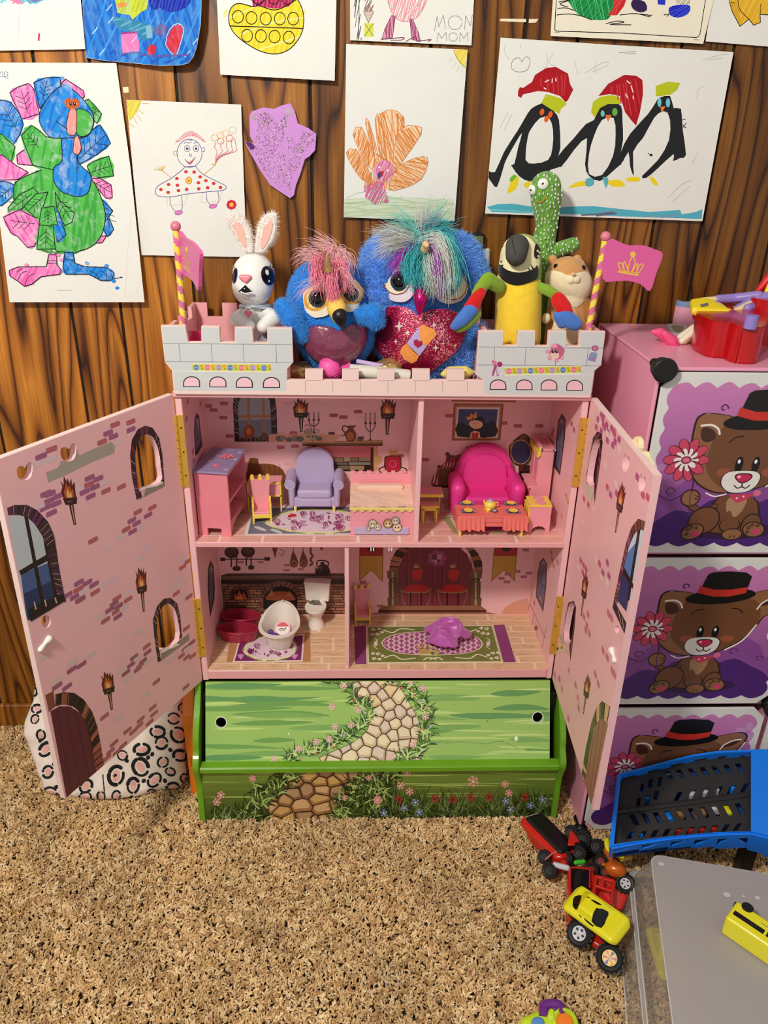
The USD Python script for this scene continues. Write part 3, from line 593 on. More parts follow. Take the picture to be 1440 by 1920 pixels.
Fu.poly(qE((220,1080),(700,1060),(960,1060),(1000,1200),(700,1215),(320,1215)),S(148,158,96)); Fu.poly(qE((285,1085),(700,1070),(930,1070),(960,1185),(360,1212)),S(232,206,206)); Fu.poly(qE((310,1090),(700,1075),(920,1075),(945,1180),(380,1205)),S(134,60,84)); Fu.clip = None
Fu.build(castle,'floor_print',PRINT,parent=shelf,label='printed plank floor with flowered rug')
Fl = Print((0,0,ZF),EX,EY,base=1.2e-4); planks(Fl,XL+.012,XR-.012,YF-.003,YB,9,9,S(226,188,150),S(160,112,82),S(244,218,190))
Fl.poly(qG((225,955),(250,800),(870,720),(875,950)),S(190,136,92)); Fl.poly(qG((272,955),(318,790),(828,735),(812,948)),S(238,222,206)); Fl.poly(qG((288,944),(328,800),(815,745),(800,938)),S(126,44,104))
ov = spline(qG((352,870),(390,800),(460,765),(560,748),(700,765),(765,820),(745,890),(660,930),(520,942),(420,920)),8); Fl.poly(ov,S(238,232,168)); Fl.add(unary_union([sg.Polygon(Fl.loc([ov[i],ov[i+1],ov[i+2],ov[i+3]])).buffer(.0018) for i in range(0,len(ov)-4,6)]),S(128,156,92)); c0 = ov.mean(0); inn = c0+(ov-c0)*np.array([.93,.87]); Fl.poly(inn,S(230,206,218)); roses(Fl,inn,30,S(128,36,96),S(120,40,96),6,4)
for x,s in ((335,1),(750,-1)): Fl.lines([qG((x,930),(x+s*d,890+abs(d)*.3)) for d in (-24,-12,0,12,24)],2.2,S(214,150,200))
# big tasselled rug
Fl.poly(qH((82,566),(160,560),(165,806),(90,808)),S(136,58,116)); Fl.poly(qH((975,556),(1048,552),(1122,795),(1040,796)),S(136,58,116))
Fl.lines([qH((85+i*.4,570+i*11.4),(160,565+i*11.5)) for i in range(21)]+[qH((978+i*3,558+i*11.3),(1046+i*3.4,555+i*11.3)) for i in range(21)],.7,S(166,88,142))
Fl.poly(qH((158,562),(978,556),(1042,796),(162,804)),S(238,232,190)); Fl.poly(qH((172,568),(966,562),(1026,788),(178,796)),S(120,128,62))
ovp = spline(qH((258,672),(300,630),(400,605),(570,596),(740,604),(860,628),(908,672),(880,715),(770,742),(590,750),(400,742),(300,715)),5); Fl.poly(ovp,S(240,232,206)); c0 = ovp.mean(0); ov2 = c0+(ovp-c0)*np.array([.975,.95]); Fl.poly(ov2,S(150,70,110)); ov3 = c0+(ovp-c0)*np.array([.955,.91]); Fl.poly(ov3,S(238,206,218))
A3 = sg.Polygon(Fl.loc(ov3)).buffer(0); dia = []
for i in range(-14,15):
    for j in range(-6,7):
        x,y = qH((585+i*33,672+j*27+(0 if i % 2 else 13.5)))[0]; dia.append(sg.Polygon(Fl.loc([(x-5.1,y),(x,y-4.1),(x+5.1,y),(x,y+4.1)])))
Fl.add(unary_union(dia).intersection(A3),S(176,92,138))
for (x,y,sx,sy) in ((240,600,1,1),(900,595,-1,1),(245,755,1,-1),(965,750,-1,-1)):
    for k,(a,b,r) in enumerate(((-35,-18,12),(0,-22,10),(-42,15,10),(20,0,9),(-10,12,12))): Fl.line([qH((x+sx*(a+r*math.cos(t)*(1-t/9)),y+sy*(b+r*.8*math.sin(t)*(1-t/9))))[0] for t in np.linspace(0,5,12)],2.9,S(240,234,212))
    Fl.line(qH((x+sx*30,y-sy*12),(x+sx*90,y+sy*5),(x+sx*140,y-sy*20),(x+sx*230,y-sy*14)),2.9,S(240,234,212),5)
for x in (222,945): Fl.ell(*qH((x,675))[0],3.6,5,S(228,200,210)); Fl.line(qH((x-10,640),(x+8,655),(x-12,690),(x+10,710)),1.6,S(236,230,206),5)
for s in (1,-1): Fl.line(qH((590-s*20,776),(590+s*30,765),(590+s*60,780)),2.9,S(240,234,212),5)
Fl.lines([qH((165,566+i*9.5),(173,571+i*9.5)) for i in range(25)]+[qH((968+i*2.5,562+i*9.4),(978+i*2.5,566+i*9.4)) for i in range(25)],1.0,S(120,128,62))
Fl.build(castle,'floor_print',PRINT,parent=lower,label='printed plank floor with tasselled green rug')
for x in (698,732):                                       # two pairs of white prongs under the shelf
    for d in (-2.5,2.5): p0 = onY(x+d,1026,-.243); castle.part('shelf_prong',box(p0[0]-.0012,p0[0]+.0012,-.244,-.240,ZS-.020,ZS-.010,.0004),mat('white_prong',S(240,236,230),.4))

# ---------------- doors
def door(H,O,flip):
    H,O = np.array([*H,0.]),np.array([*O,0.]); W = np.linalg.norm(O-H)
    return (O,(H-O)/W,W) if not flip else (H,(O-H)/W,W)
DT = .012
def build_door(O,u,W,holes,label):
    P = Print(O,u,EZ); n = P.n; poly = sg.box(0,ZB,W,ZT)
    cut = [sg.Polygon(P.loc(h)).buffer(0) for h in holes]
    board = ext(poly.difference(unary_union(cut)) if cut else poly,DT); d = castle.part('door',frame(O-n*DT,u,EZ,board),PINK,label=label)
    edge = ext(sg.box(-.0008,ZB-.0006,W,ZT+.0008).difference(sg.box(.0,ZB,W,ZT)),DT*.98); castle.part('door_edge_band',frame(O-n*DT,u,EZ,edge),PALEPINK,parent=d)
    P.clip = poly.difference(unary_union(cut)) if cut else poly
    return P,d
def stretch(q,k): q = np.asarray(q,float); return q.mean(0)+(q-q.mean(0))*k
# left door
lh_arch = spline(qA((942,672),(925,560),(915,450),(925,360),(960,315),(1000,305),(1040,340),(1072,420),(1085,520),(1085,622)),3)
lh_low = spline(qB((1085,372),(1065,240),(1060,150),(1085,80),(1125,45),(1165,60),(1195,130),(1208,290)),3)
heart = lambda c,f: f(*[(c[0]+a,c[1]+b) for a,b in ((-52,8),(-45,-28),(-15,-35),(5,-22),(20,-55),(48,-55),(55,-10),(40,45),(0,62),(-35,50))])
h1,h2 = spline(heart((165,552),qA),3),spline(heart((460,425),qA),3); h3 = ngon(*qB((312,163))[0],9,12)
O,u,W = door((XL-.002,YF),(-.517,-.581),False)
LD,ld = build_door(O,u,W,[lh_arch,lh_low,h1,h2,h3],'left hinged castle door')
LD.bricks(qA((310,705),(338,705),(398,718),(333,752),(378,772),(305,800),(347,835),(605,598),(664,603),(640,660),(572,692),(612,722),(730,295),(766,318),(884,272),(277,453),(890,885),(922,905),(895,960),(1000,850),(533,1305),(590,1305),(635,1318),(505,1400),(540,1418),(455,1390)),BW,BH,S(166,98,136))
LD.bricks(qA((600,642),(715,686),(820,658),(777,238),(883,220),(690,355),(348,405),(628,1020),(930,828),(1028,798),(852,945),(528,1350),(642,1370),(790,1410),(1232,1200),(1270,1160),(1190,1378),(1275,1400),(865,1418)),BW,BH,S(188,104,108))
LD.bricks(qA((345,472),(803,360),(706,628),(535,672),(265,790),(258,505),(815,998),(733,1066),(985,1075),(948,1138),(955,935),(778,1280),(705,1312),(565,1362),(860,1372),(1240,1150),(1198,1280),(1220,1310),(1165,1348),(1245,1395)),BW,BH,S(226,200,206))
LD.bricks(qB((545,15),(770,42),(800,60),(740,85),(795,130),(485,488),(550,455),(385,600),(452,605),(905,405),(885,455),(930,485),(965,430),(995,372),(1250,345),(1295,305),(850,510)),BW,BH,S(160,96,122)); LD.bricks(qB((712,155),(785,95),(990,330),(945,460),(1258,208),(1055,570),(1255,605),(705,805),(1030,745),(1040,785),(950,825),(1010,845),(940,865),(900,905),(860,900),(830,1000),(770,985),(745,1040),(790,1045),(720,1085),(1225,395),(1260,405),(1300,395)),BW,BH,S(178,104,104)); LD.bricks(qB((680,125),(835,70),(935,235),(615,390),(488,440),(380,560),(300,405),(865,550),(815,495),(930,410),(980,665),(795,820),(1120,440),(1180,395),(1000,435),(1260,350)),BW,BH,S(222,196,192))
LD.build(castle,'brick_print',PRINT,parent=ld,kind='stuff')
for q in ((qA((505,915))[0],qA((445,585))[0],(14,-1.5)),(qA((970,1500))[0],qA((945,1195))[0],(10.5,-3)),(qB((755,758))[0],qB((715,495))[0],(12,-4))): torch(LD,*q); LD.build(castle,'torch_print',PRINT,parent=ld)
# arched glazing with four panes
wo = qA((48,800),(100,780),(180,780),(250,815),(320,890),(362,980),(380,1080),(400,1220),(442,1440),(300,1500),(205,1545)); wi = qA((55,850),(110,845),(180,860),(235,910),(285,990),(310,1050),(325,1120),(350,1250),(385,1400),(280,1500),(190,1500))
LD.poly(qA((50,858),(160,850),(230,905),(300,1010),(325,1110),(365,1400),(180,1520)),S(196,206,212)); LD.poly(qA((140,1250),(350,1160),(385,1400),(180,1560)),S(70,96,146)); LD.poly(qA((160,1380),(375,1280),(388,1440),(190,1560)),S(38,56,96))
for q in (((160,845),(188,865),(300,1440),(275,1450)),((128,1225),(330,1105),(345,1145),(140,1255)),((290,1010),(325,1080),(395,1420),(370,1430))): LD.poly(qA(*q),S(34,22,26))
archring(LD,wo[:9],wi[:9],22,(S(92,48,84),S(70,40,60),S(58,40,40))); LD.poly(qB((190,80),(420,-25),(445,20),(205,165)),S(34,24,30)); LD.lines([qB((x,150-x*.3),(x-10,80-x*.2)) for x in (240,310,380)],3,S(214,180,160))
LD.build(castle,'window_print',PRINT,parent=ld)
ao = qA((922,748),(890,590),(878,440),(890,340),(930,270),(980,245),(1030,260),(1075,330),(1095,440),(1110,640)); ai = qA((960,735),(920,560),(912,450),(922,365),(955,318),(1000,302),(1035,325),(1065,390),(1082,480),(1085,640)); archring(LD,ao,ai,26)
LD.build(castle,'arch_print',PRINT,parent=ld)
LD.poly(qA((965,730),(985,672),(1050,648),(1110,622),(1112,655)),S(150,140,128))
LD.build(castle,'glue_mark',PRINT,parent=ld)
ao = qB((1065,438),(1040,260),(1032,150),(1060,60),(1105,10),(1150,2),(1195,40),(1215,120),(1228,270)); ai = qB((1085,430),(1062,250),(1058,160),(1080,90),(1120,48),(1155,48),(1185,90),(1198,160),(1210,280)); archring(LD,ao,ai,22)
LD.build(castle,'arch_print',PRINT,parent=ld)
LD.poly(qB((1085,430),(1090,370),(1200,300),(1275,245),(1278,285)),S(150,140,124))
LD.build(castle,'glue_mark',PRINT,parent=ld)
LD.poly(qA((310,560),(390,530),(412,485),(462,478),(470,412),(520,402),(535,448),(600,415),(750,355),(775,380),(770,430),(600,500),(440,580),(325,628)),S(170,164,148),0)
LD.build(castle,'glue_mark',PRINT,parent=ld)
# printed front door
LD.poly(qB((305,660),(360,632),(372,735),(330,775)),S(134,72,52)); LD.poly(qB((340,770),(400,735),(470,735),(540,780),(590,860),(620,980),(655,1180),(450,1360)),S(96,34,50)); LD.lines([qB((x,760),(x+95+k*4,1330-k*40)) for k,x in enumerate((385,445,505,560))],1.4,S(58,16,28))
archring(LD,qB((372,655),(430,640),(500,645),(565,690),(620,770),(655,870),(680,1000),(705,1150)),qB((372,735),(430,720),(490,735),(540,775),(580,850),(610,950),(630,1060),(650,1185)),15,(S(168,94,72),S(42,26,24),S(42,26,24),S(150,80,62)),S(206,150,120))
LD.build(castle,'door_print',PRINT,parent=ld)
hl = LD.loc(qB((300,312)))[0]; hp = O+u*hl[0]+EZ*hl[1]; WHT = mat('white_plastic',S(236,232,224),.35)
castle.part('door_latch',soft(chain([(hp-u*.010+EZ*(-.005)+LD.n*.001,.0048),(hp+LD.n*.001,.003),(hp+u*.009+EZ*.004+LD.n*.001,.0062)]),.002,3),WHT,parent=ld,smooth=True,label='white latch')
TP = Print(O,u,EZ,base=3e-4); TORN = mat('torn_paper',S(240,236,226),.8)
for q in (qA((938,674),(990,655),(1012,646),(1040,648),(1095,620),(1099,632),(1060,655),(1020,662),(985,668),(943,688)),qB((1083,372),(1125,335),(1150,342),(1165,325),(1192,303),(1198,316),(1217,318),(1180,336),(1140,350),(1100,372))): castle.part('torn_paper',frame(O,u,EZ,ext(sg.Polygon(TP.loc(q)).buffer(0),.0006)),TORN,parent=ld)
# right door
rh_arch = spline(qK((388,830),(405,660),(440,500),(470,450),(492,460),(500,540),(480,700),(450,870)),3); rh_low = spline(qL((165,290),(185,120),(215,10),(248,5),(262,50),(240,250),(212,350)),3)
rheart = lambda c: spline(qK(*[(c[0]+a,c[1]+b) for a,b in ((-30,20),(-22,-45),(-5,-75),(8,-40),(26,-52),(36,-10),(25,50),(0,88),(-22,75))]),3)
O,u,W = door((XR+.002,YF),(.4235,-.620),True)
RD,rd = build_door(O,u,W,[rh_arch,rh_low,rheart((735,655)),rheart((880,835)),ngon(*qL((612,225))[0],4,8)],'right hinged castle door')
RD.bricks(qK((485,270),(515,225),(540,225),(530,270),(565,320),(545,345),(515,375),(610,350),(645,330),(630,380),(575,385),(570,460),(640,470),(675,450),(655,940),(600,950),(620,505),(840,790),(400,1040),(570,1560),(585,1680),(530,1650)),BW*.85,BH*1.15,S(190,92,142)); RD.bricks(qK((470,340),(535,320),(635,400),(570,880),(360,985),(890,950),(935,975),(500,1570),(330,1540),(355,1580),(350,1650),(380,1620)),BW*.85,BH*1.15,S(206,98,120)); RD.bricks(qK((500,180),(508,300),(610,270),(680,380),(600,430),(570,400),(680,540),(555,690),(645,850),(450,1080),(350,1190),(310,1600),(570,1740),(515,1690),(470,1530),(215,1700)),BW*.85,BH*1.15,S(246,214,208))
RD.bricks(qL((540,90),(565,130),(335,120),(370,100),(360,190),(350,230),(380,260),(495,400),(530,460),(570,570),(590,600),(210,575),(90,600),(430,600),(455,680),(265,690),(130,640),(150,720),(285,800),(290,880),(205,970)),BW*.85,BH*1.3,S(206,120,138)); RD.bricks(qL((520,370),(640,280),(220,600),(240,1080),(300,830),(110,680)),BW*.85,BH*1.2,S(236,196,182))
RD.build(castle,'brick_print',PRINT,parent=rd,kind='stuff')
for q in ((qK((643,1288))[0],qK((718,830))[0],(6.5,6)),(qK((335,2040))[0],qK((385,1640))[0],(5.2,5)),(qL((330,930))[0],qL((378,598))[0],(5.4,5))): torch(RD,*q); RD.build(castle,'torch_print',PRINT,parent=rd)
ao = qK((388,880),(385,760),(420,560),(440,440),(480,378),(520,400),(528,480),(510,640),(455,1030)); ai = qK((392,830),(398,740),(430,560),(450,480),(480,440),(500,455),(505,520),(490,640),(450,870)); archring(RD,ao,ai,22)
RD.build(castle,'arch_print',PRINT,parent=rd)
RD.poly(qK((360,840),(400,858),(450,920),(425,1010),(375,930)),S(208,204,184))
RD.build(castle,'glue_mark',PRINT,parent=rd)
RD.poly(qL((120,250),(160,300),(205,440),(150,360)),S(196,186,164))
RD.build(castle,'glue_mark',PRINT,parent=rd)
ao = qL((160,290),(180,120),(205,0),(250,-15),(270,40),(255,220),(222,490)); ai = qL((172,290),(192,120),(218,20),(246,15),(258,60),(240,240),(212,370)); archring(RD,ao,ai,16)
RD.build(castle,'arch_print',PRINT,parent=rd)
RD.poly(qK((720,1620),(745,1480),(800,1310),(860,1250),(905,1275),(800,1900),(660,1900)),S(206,222,236)); RD.poly(qK((705,1640),(730,1500),(860,1340),(800,1700),(640,1960)),S(84,128,196)); RD.poly(qK((660,1900),(700,1640),(790,1750),(740,2000)),S(40,54,110))
for q in (((845,1258),(870,1258),(770,1900),(745,1900)),((705,1570),(805,1755),(800,1800),(700,1640))): RD.poly(qK(*q),S(30,20,22))
archring(RD,qK((625,1920),(700,1560),(740,1380),(790,1240),(850,1165),(915,1190)),qK((660,1920),(720,1600),(765,1420),(810,1310),(860,1255),(905,1275)),20,(S(150,70,110),S(110,50,60),S(120,80,54))); RD.poly(qL((590,-20),(600,0),(690,170),(675,260),(575,40)),S(36,28,40)); RD.lines([qL((625,60),(645,170)),qL((655,120),(670,220))],2.5,S(206,176,150))
RD.build(castle,'window_print',PRINT,parent=rd)
RD.poly(qL((330,1490),(390,1170),(440,1010),(490,960),(535,1020),(395,1700)),S(160,106,92))
archring(RD,qL((315,1440),(350,1220),(400,1000),(440,880),(485,825),(555,870)),qL((345,1490),(380,1230),(420,1050),(450,990),(490,960),(530,1010)),14,(S(222,176,134),S(78,80,50),S(78,80,50)),S(240,206,160)); RD.lines([qL((430,1040),(365,1470)),qL((470,985),(390,1560)),qL((505,985),(410,1640))],1.0,S(130,78,70))
RD.build(castle,'door_print',PRINT,parent=rd)
for k,(x,y) in enumerate(((115,385),(150,375))): RD.poly(qL((x-28,y+25),(x-25,y-30),(x,y-20),(x+30,y-25),(x+35,y+20)),S(236,216,180)); RD.poly(qL((x-12,y+14),(x-10,y-14),(x+14,y-10),(x+14,y+10)),(S(54,50,52),S(196,150,96))[k])
RD.build(castle,'cat_sticker',PRINT,parent=rd)
hl = RD.loc(qL((585,440)))[0]; hp = O+u*hl[0]+EZ*hl[1]
castle.part('door_latch',soft(chain([(hp-u*.010+RD.n*.001+EZ*.003,.0062),(hp+RD.n*.001,.003),(hp+u*.010-EZ*.003+RD.n*.001,.0048)]),.002,3),WHT,parent=rd,smooth=True,label='white latch')
TP = Print(O-RD.n*(DT+.004),u,EZ); FOAM = mat('foam_cream',S(240,226,176),.8)
for q in (((1187,832),(1196,818),(1203,826),(1202,846),(1196,850)),((1197,862),(1203,850),(1212,846),(1216,856),(1224,872),(1220,884),(1208,876))): castle.part('foam_bit',frame(O-RD.n*(DT+.008),u,EZ,bevel_ext(sg.Polygon(spline(TP.loc(q),3)),.008,.002)),FOAM,parent=rd)
# brass hinges
def hinge(x,s,z0,z1):
    k = [box(x+s*.001,x-s*.013,YF-.0025,YF-.0005,z0,z1) if s < 0 else box(x-s*.013,x-s*.001,YF-.0025,YF-.0005,z0,z1)]
    x2 = x+s*.0015; hg = castle.part('hinge',cat(k),BRASS,label='brass strip hinge'); kn = []
    n = 9
    for i in range(n): kn.append(trimesh.creation.cylinder(.0032,(z1-z0)/n-.0012,sections=12)); kn[-1].apply_translation([x2,YF-.003,z0+(i+.5)*(z1-z0)/n])
    castle.part('hinge_knuckle',cat(kn),BRASS,parent=hg,smooth=40)
    sc = []
    for i in range(3): c = trimesh.creation.cylinder(.0016,.0012,sections=10); c.apply_transform(trimesh.transformations.rotation_matrix(math.pi/2,[1,0,0])); c.apply_translation([x-s*.007,YF-.003,z0+(i+.5)*(z1-z0)/3]); sc.append(c)
    for c in sc: castle.part('hinge_screw',c,mat('dark_brass',S(120,84,34),.4,metallic=1.0),parent=hg)
zz = lambda x,y: onY(x,y,YF)[2]
hinge(XL,-1,zz(350,912),zz(340,778)); hinge(XL,-1,zz(378,1230),zz(374,1122)); hinge(XR,1,zz(1075,912),zz(1090,783)); hinge(XR,1,zz(1040,1225),zz(1048,1118))

# ---------------- towers, parapet, flags
YT = YF-.012
FB = Print((0,YT,0),EX,EZ)
left = qTL((236,1725),(215,1515),(150,1435),(108,1085),(345,1085),(372,1243),(502,1243),(500,1090),(675,1095),(683,1245),(825,1245),(822,1100),(992,1102),(1003,1248),(1138,1250),(1136,1105),(1375,1105),(1387,1440),(1330,1500),(1328,1608))
mer = []
for a,b in ((572,605.5),(641,673),(707,740),(773,806),(838,871)): mer += [(a,713),(a,693),(b,693),(b,713)]
right = qTR((145,850),(70,790),(75,690),(100,335),(355,335),(348,488),(495,488),(505,335),(685,335),(680,490),(815,492),(828,335),(1010,338),(1002,492),(1140,495),(1150,338),(1415,342),(1370,692),(1300,750),(1262,1008))
outline = sg.Polygon(FB.loc(left+mer+right)).buffer(0)
outline = outline.union(sg.box(XL,.978,XR,1.0).intersection(sg.box(outline.bounds[0]+.012,.9,outline.bounds[2]-.012,1.1)))
tower = castle.part('tower_front',frame((0,YT+.012,0),EX,EZ,bevel_ext(outline,.012,.0012)),PALEPINK,label='grey printed crenellated front board')
fl_ = lambda q: sg.Polygon(FB.loc(q)).buffer(0)
G1,G2 = fl_(qTL((236,1720),(215,1515),(150,1435),(108,1085),(345,1085),(372,1243),(502,1243),(500,1090),(675,1095),(683,1245),(825,1245),(822,1100),(992,1102),(1003,1248),(1138,1250),(1136,1105),(1375,1105),(1387,1440),(1330,1500),(1328,1720))).buffer(-.0016),fl_(right+[(906,741)]).buffer(-.0016)
FB.add(G1,S(206,208,210)); FB.add(G2,S(208,208,210))
FB.add(outline.buffer(-.001).difference(G1.buffer(.001)).difference(G2.buffer(.001)),S(240,210,204))
gl,dk = S(126,128,132),S(34,30,34)
FB.clip = outline.buffer(-.0012)
FB.lines([qTL((128,1255),(1380,1265)),qTL((150,1428),(1385,1440)),qTL((285,1258),(300,1425)),qTL((598,1258),(608,1430)),qTL((905,1262),(915,1432)),qTL((1222,1264),(1228,1436)),qTR((92,500),(1390,515)),qTR((85,688),(1370,698)),qTR((262,505),(258,640)),qTR((590,508),(575,688)),qTR((905,510),(893,690)),qTR((1235,512),(1215,695))],1.0,gl); FB.lines([qTL((215,1520),(1330,1530)),qTR((145,780),(1300,792))],1.0,S(232,230,228))
FB.lines([[(x,714),(x+.8,736)] for x in (572,623.5,676,727,778.5,829.5,876)]+[[(540,713.4),(905,714)]],.9,S(176,146,140)); FB.lines([[(a,713.5),(b,713.5)] for a,b in ((572,605),(641,673),(707,740),(773,806),(838,871))],.9,S(206,160,150))
for (f,x0,x1,y0,yt) in ((qTL,326,490,1675,1570),(qTL,578,744,1678,1572),(qTL,834,998,1682,1575),(qTL,1095,1260,1684,1578)):
    q = lambda x0,x1,y0,yt: f((x0,y0),(x0,(y0+yt)/2+20),*[((x0+x1)/2-(x1-x0)/2*math.cos(t),(y0+yt)/2+10-((y0-yt)/2+10)*math.sin(t)) for t in np.linspace(.15,math.pi-.15,11)],(x1,(y0+yt)/2+20),(x1,y0))
    FB.poly(q(x0,x1,y0,yt),dk); FB.poly(q(x0+10,x1-10,y0-8,yt+10),S(240,196,206))
f = qTR
for (x0,x1,y0,yt) in ((212,385,948,838),(485,657,950,838),(740,914,952,838),(1006,1180,955,842)): FB.poly(q(x0,x1,y0,yt),dk); FB.poly(q(x0+10,x1-10,y0-8,yt+10),S(240,190,200))
# paper strips of eggs and carrots
def strip(a,b,c,d,n,f,ph):
    FB.poly(f(a,b,c,d),S(240,238,214)); a,b,c,d = (np.array(t,float) for t in (a,b,c,d)); FB.poly(f(*(tuple(t) for t in (a+(0,6),b+(0,6),c+(0,-10),d+(0,-10)))),S(206,206,74)); eg = [S(84,132,206),S(240,112,150),S(180,140,200)]
    for i in range(n):
        t = (i+.5)/n; p = (a+(b-a)*t+d+(c-d)*t)/2; x,y = f(tuple(p))[0]
        FB.ell(x-2.5,y,5.2,5.6,eg[(i+ph) % 3],n=12); FB.line([(x-6,y),(x+1,y)],.8,S(240,226,200)); FB.poly([(x+4,y-5),(x+10,y-5),(x+7.5,y+5)],S(238,150,44)); FB.ell(x+9,y+2,2,2,S(120,180,70),n=7)
strip((408,1448),(1172,1448),(1175,1535),(415,1525),7,qTL,0); strip((362,712),(1160,695),(1150,778),(375,798),7,qTR,1)
# small stickers
FB.poly(qTR((832,560),(845,520),(880,470),(930,475),(975,510),(990,545),(965,600),(930,630),(870,630),(838,600)),S(196,96,134),3); FB.ell(*qTR((885,590))[0],8.5,7.5,S(240,196,180)); FB.ell(*qTR((880,490))[0],6,4,S(236,150,180)); 
for x,y in ((812,552),(835,618),(905,640),(962,612)): FB.ell(*qTR((x,y))[0],3.6,3.6,S(206,100,130)); FB.ell(*qTR((x,y))[0],2,2,S(246,200,200))
for x in (870,905): FB.ell(*qTR((x,548))[0],3,3.4,S(30,26,30)); FB.ell(*qTR((x+4,542))[0],1,1.1,S(240,240,240))
FB.ell(*qTR((886,585))[0],4,2,S(196,196,200))
FB.ell(*qTR((1305,515))[0],6.6,5.6,S(150,90,140)); FB.ell(*qTR((1305,515))[0],4,3.4,S(214,110,150)); FB.poly(qTR((1250,570),(1275,555),(1325,560),(1328,585),(1308,658),(1228,640)),S(150,130,178)); FB.poly(qTR((1255,572),(1320,568),(1318,600),(1248,600)),S(120,160,176))
FB.line(qTR((245,650),(275,700),(295,795)),4,S(176,60,120)); FB.line(qTR((270,690),(245,790)),4,S(170,70,120)); FB.ell(*qTR((315,682))[0],5,5,S(160,40,100)); FB.ell(*qTR((262,665))[0],4.4,3.6,S(214,120,160)); FB.line(qTR((285,720),(292,790)),2,S(206,196,206))
FB.clip = None
FB.build(castle,'tower_print',PRINT,parent=tower)
def crenel(x0,x1,z0,zlow,ztop,n):
    s = [(x0,z0),(x0,ztop)]; w = (x1-x0)/(2*n-1)
    for i in range(n): a = x0+2*i*w; s += [(a,ztop),(a+w,ztop)] + ([(a+w,zlow),(a+2*w,zlow)] if i < n-1 else [])
    return sg.Polygon(s+[(x1,z0)]).buffer(0)
ZTW,ZLW = 1.1,1.085
for a,b,inner in ((-.335,-.118,1),(.222,.441,0)):
    castle.part('tower_wall',frame((0,-.022,0),EX,EZ,bevel_ext(crenel(a+.003,b-.003,.982,ZLW-.012,ZTW,4),.008,.001)),PINKEDGE)
    for x in (a+.003,b-.011): castle.part('tower_wall',frame((x,0,0),EY,EZ,bevel_ext(crenel(YT+.012,-.03,.982,ZLW-.005,ZTW,3),.008,.001)),PINKEDGE)
usdkit.material(stage,'/World/Looks/candy_stripe',{'g': ('attribute',{'attribute': 'col'}),'p': ('principled_bsdf',{'roughness': .32})},[('g.color','p.base_color')],surface='p.BSDF')
def flag(base,top,out,hand,width,label):
    b,t = np.array(base),np.array(top); fl = castle.part('flag',frame((0,0,0),EX,EY,trimesh.creation.icosphere(2,.0001)),PINK) if False else None
    n,m = 60,20; tt = np.linspace(0,1,n); ring = tube(b+(t-b)*tt[:,None],.0056,m); v = ring.vertices; ax = t-b; L = np.linalg.norm(ax); h = (v-b)@ax/L
    a = np.tile(np.arange(m)*2*math.pi/m,n); ph = np.r_[np.repeat(tt*L,m)/.026-a/(2*math.pi)*hand,0,1]
    # faces coloured by stripe: split the vertices so that stripes stay crisp
    f = ring.faces; c = np.where((np.floor(((ph[f[:,0]]+ph[f[:,1]]+ph[f[:,2]])/3)*2) % 2)[:,None] < 1,S(214,110,156),S(244,222,74))
    pole = castle.part('flagpole',(v[f].reshape(-1,3),np.arange(3*len(f)).reshape(-1,3)),'/World/Looks/candy_stripe',col=np.repeat(c,3,0),label=label)
    castle.part('pole_knob',ell(t+np.array([0,0,.004]),.0088),mat('pink_knob',S(222,122,146),.3),parent=pole,smooth=True)
    return pole
qF = cv(1100,380,4.235)
tr_b,tr_t = onY(*qF((12,1010))[0],-.237),onY(*qF((148,290))[0],-.237); tr_b[2] = .985
pole = flag(tr_b+np.array([-.006,0,0]),tr_t,1,1,.1,'pink and yellow striped pole flying right flag')
PF = Print((0,-.243,0),EX,EZ,base=2e-4); fp = PF.loc(qF((166,300),(330,340),(450,340),(540,370),(607,412),(555,560),(505,702),(430,650),(330,622),(240,624),(128,604)))
FLAGP = mat('flag_pink',S(224,96,160),.35)
castle.part('pennant',frame((0,-.237,0),EX,EZ,bevel_ext(sg.Polygon(spline(fp,3)),.006,.001)),FLAGP,parent=pole)
cy = S(240,196,74)
def crown(P,f):
    P.line(f((252,548),(405,575)),3.2,cy); P.line(f((268,538),(412,560)),1.4,cy)
    P.lines([f((268,538),(250,478),(285,490),(300,545)),f((285,525),(300,465),(330,545)),f((325,540),(345,460),(365,430),(385,470),(360,545)),f((365,545),(405,480),(395,555)),f((395,550),(425,490),(448,500),(412,560))],2.0,cy,3); P.ell(*f((367,410))[0],5.4,5.2,cy)
crown(PF,qF); PF.build(castle,'crown_print',PRINT,parent=pole)
tl_b,tl_t = onY(*qTL((297,1060))[0],-.232),onY(*qTL((256,150))[0],-.232); tl_b[2] = .985
pole = flag(tl_b+np.array([.004,0,0]),tl_t,1,-1,.1,'pink and yellow striped pole flying left flag')
# the left flag hangs turned towards the viewer: same board, swung about its pole
P0 = onY(*qTL((278,195))[0],-.237); uu = np.array([.40,-.9165,0]); PF = Print(P0,uu,EZ,base=2e-4)
fp = PF.loc(qTL((270,190),(330,235),(400,275),(450,330),(484,392),(478,560),(468,745),(420,660),(370,615),(320,595),(282,570)))
castle.part('pennant',frame(P0-PF.n*.006,uu,EZ,bevel_ext(sg.Polygon(spline(fp,3)),.006,.001)),FLAGP,parent=pole)
PF.line(qTL((335,515),(395,575)),2.6,cy); PF.line(qTL((340,500),(400,545)),1.4,cy); PF.lines([qTL((340,495),(322,425),(345,450),(358,505)),qTL((345,470),(340,410),(370,510)),qTL((362,500),(372,440),(385,525)),qTL((385,520),(395,465),(402,540)),qTL((372,470),(358,400),(362,355))],2,cy,3); PF.ell(*qTL((362,345))[0],2.8,4.6,cy); PF.build(castle,'crown_print',PRINT,parent=pole)

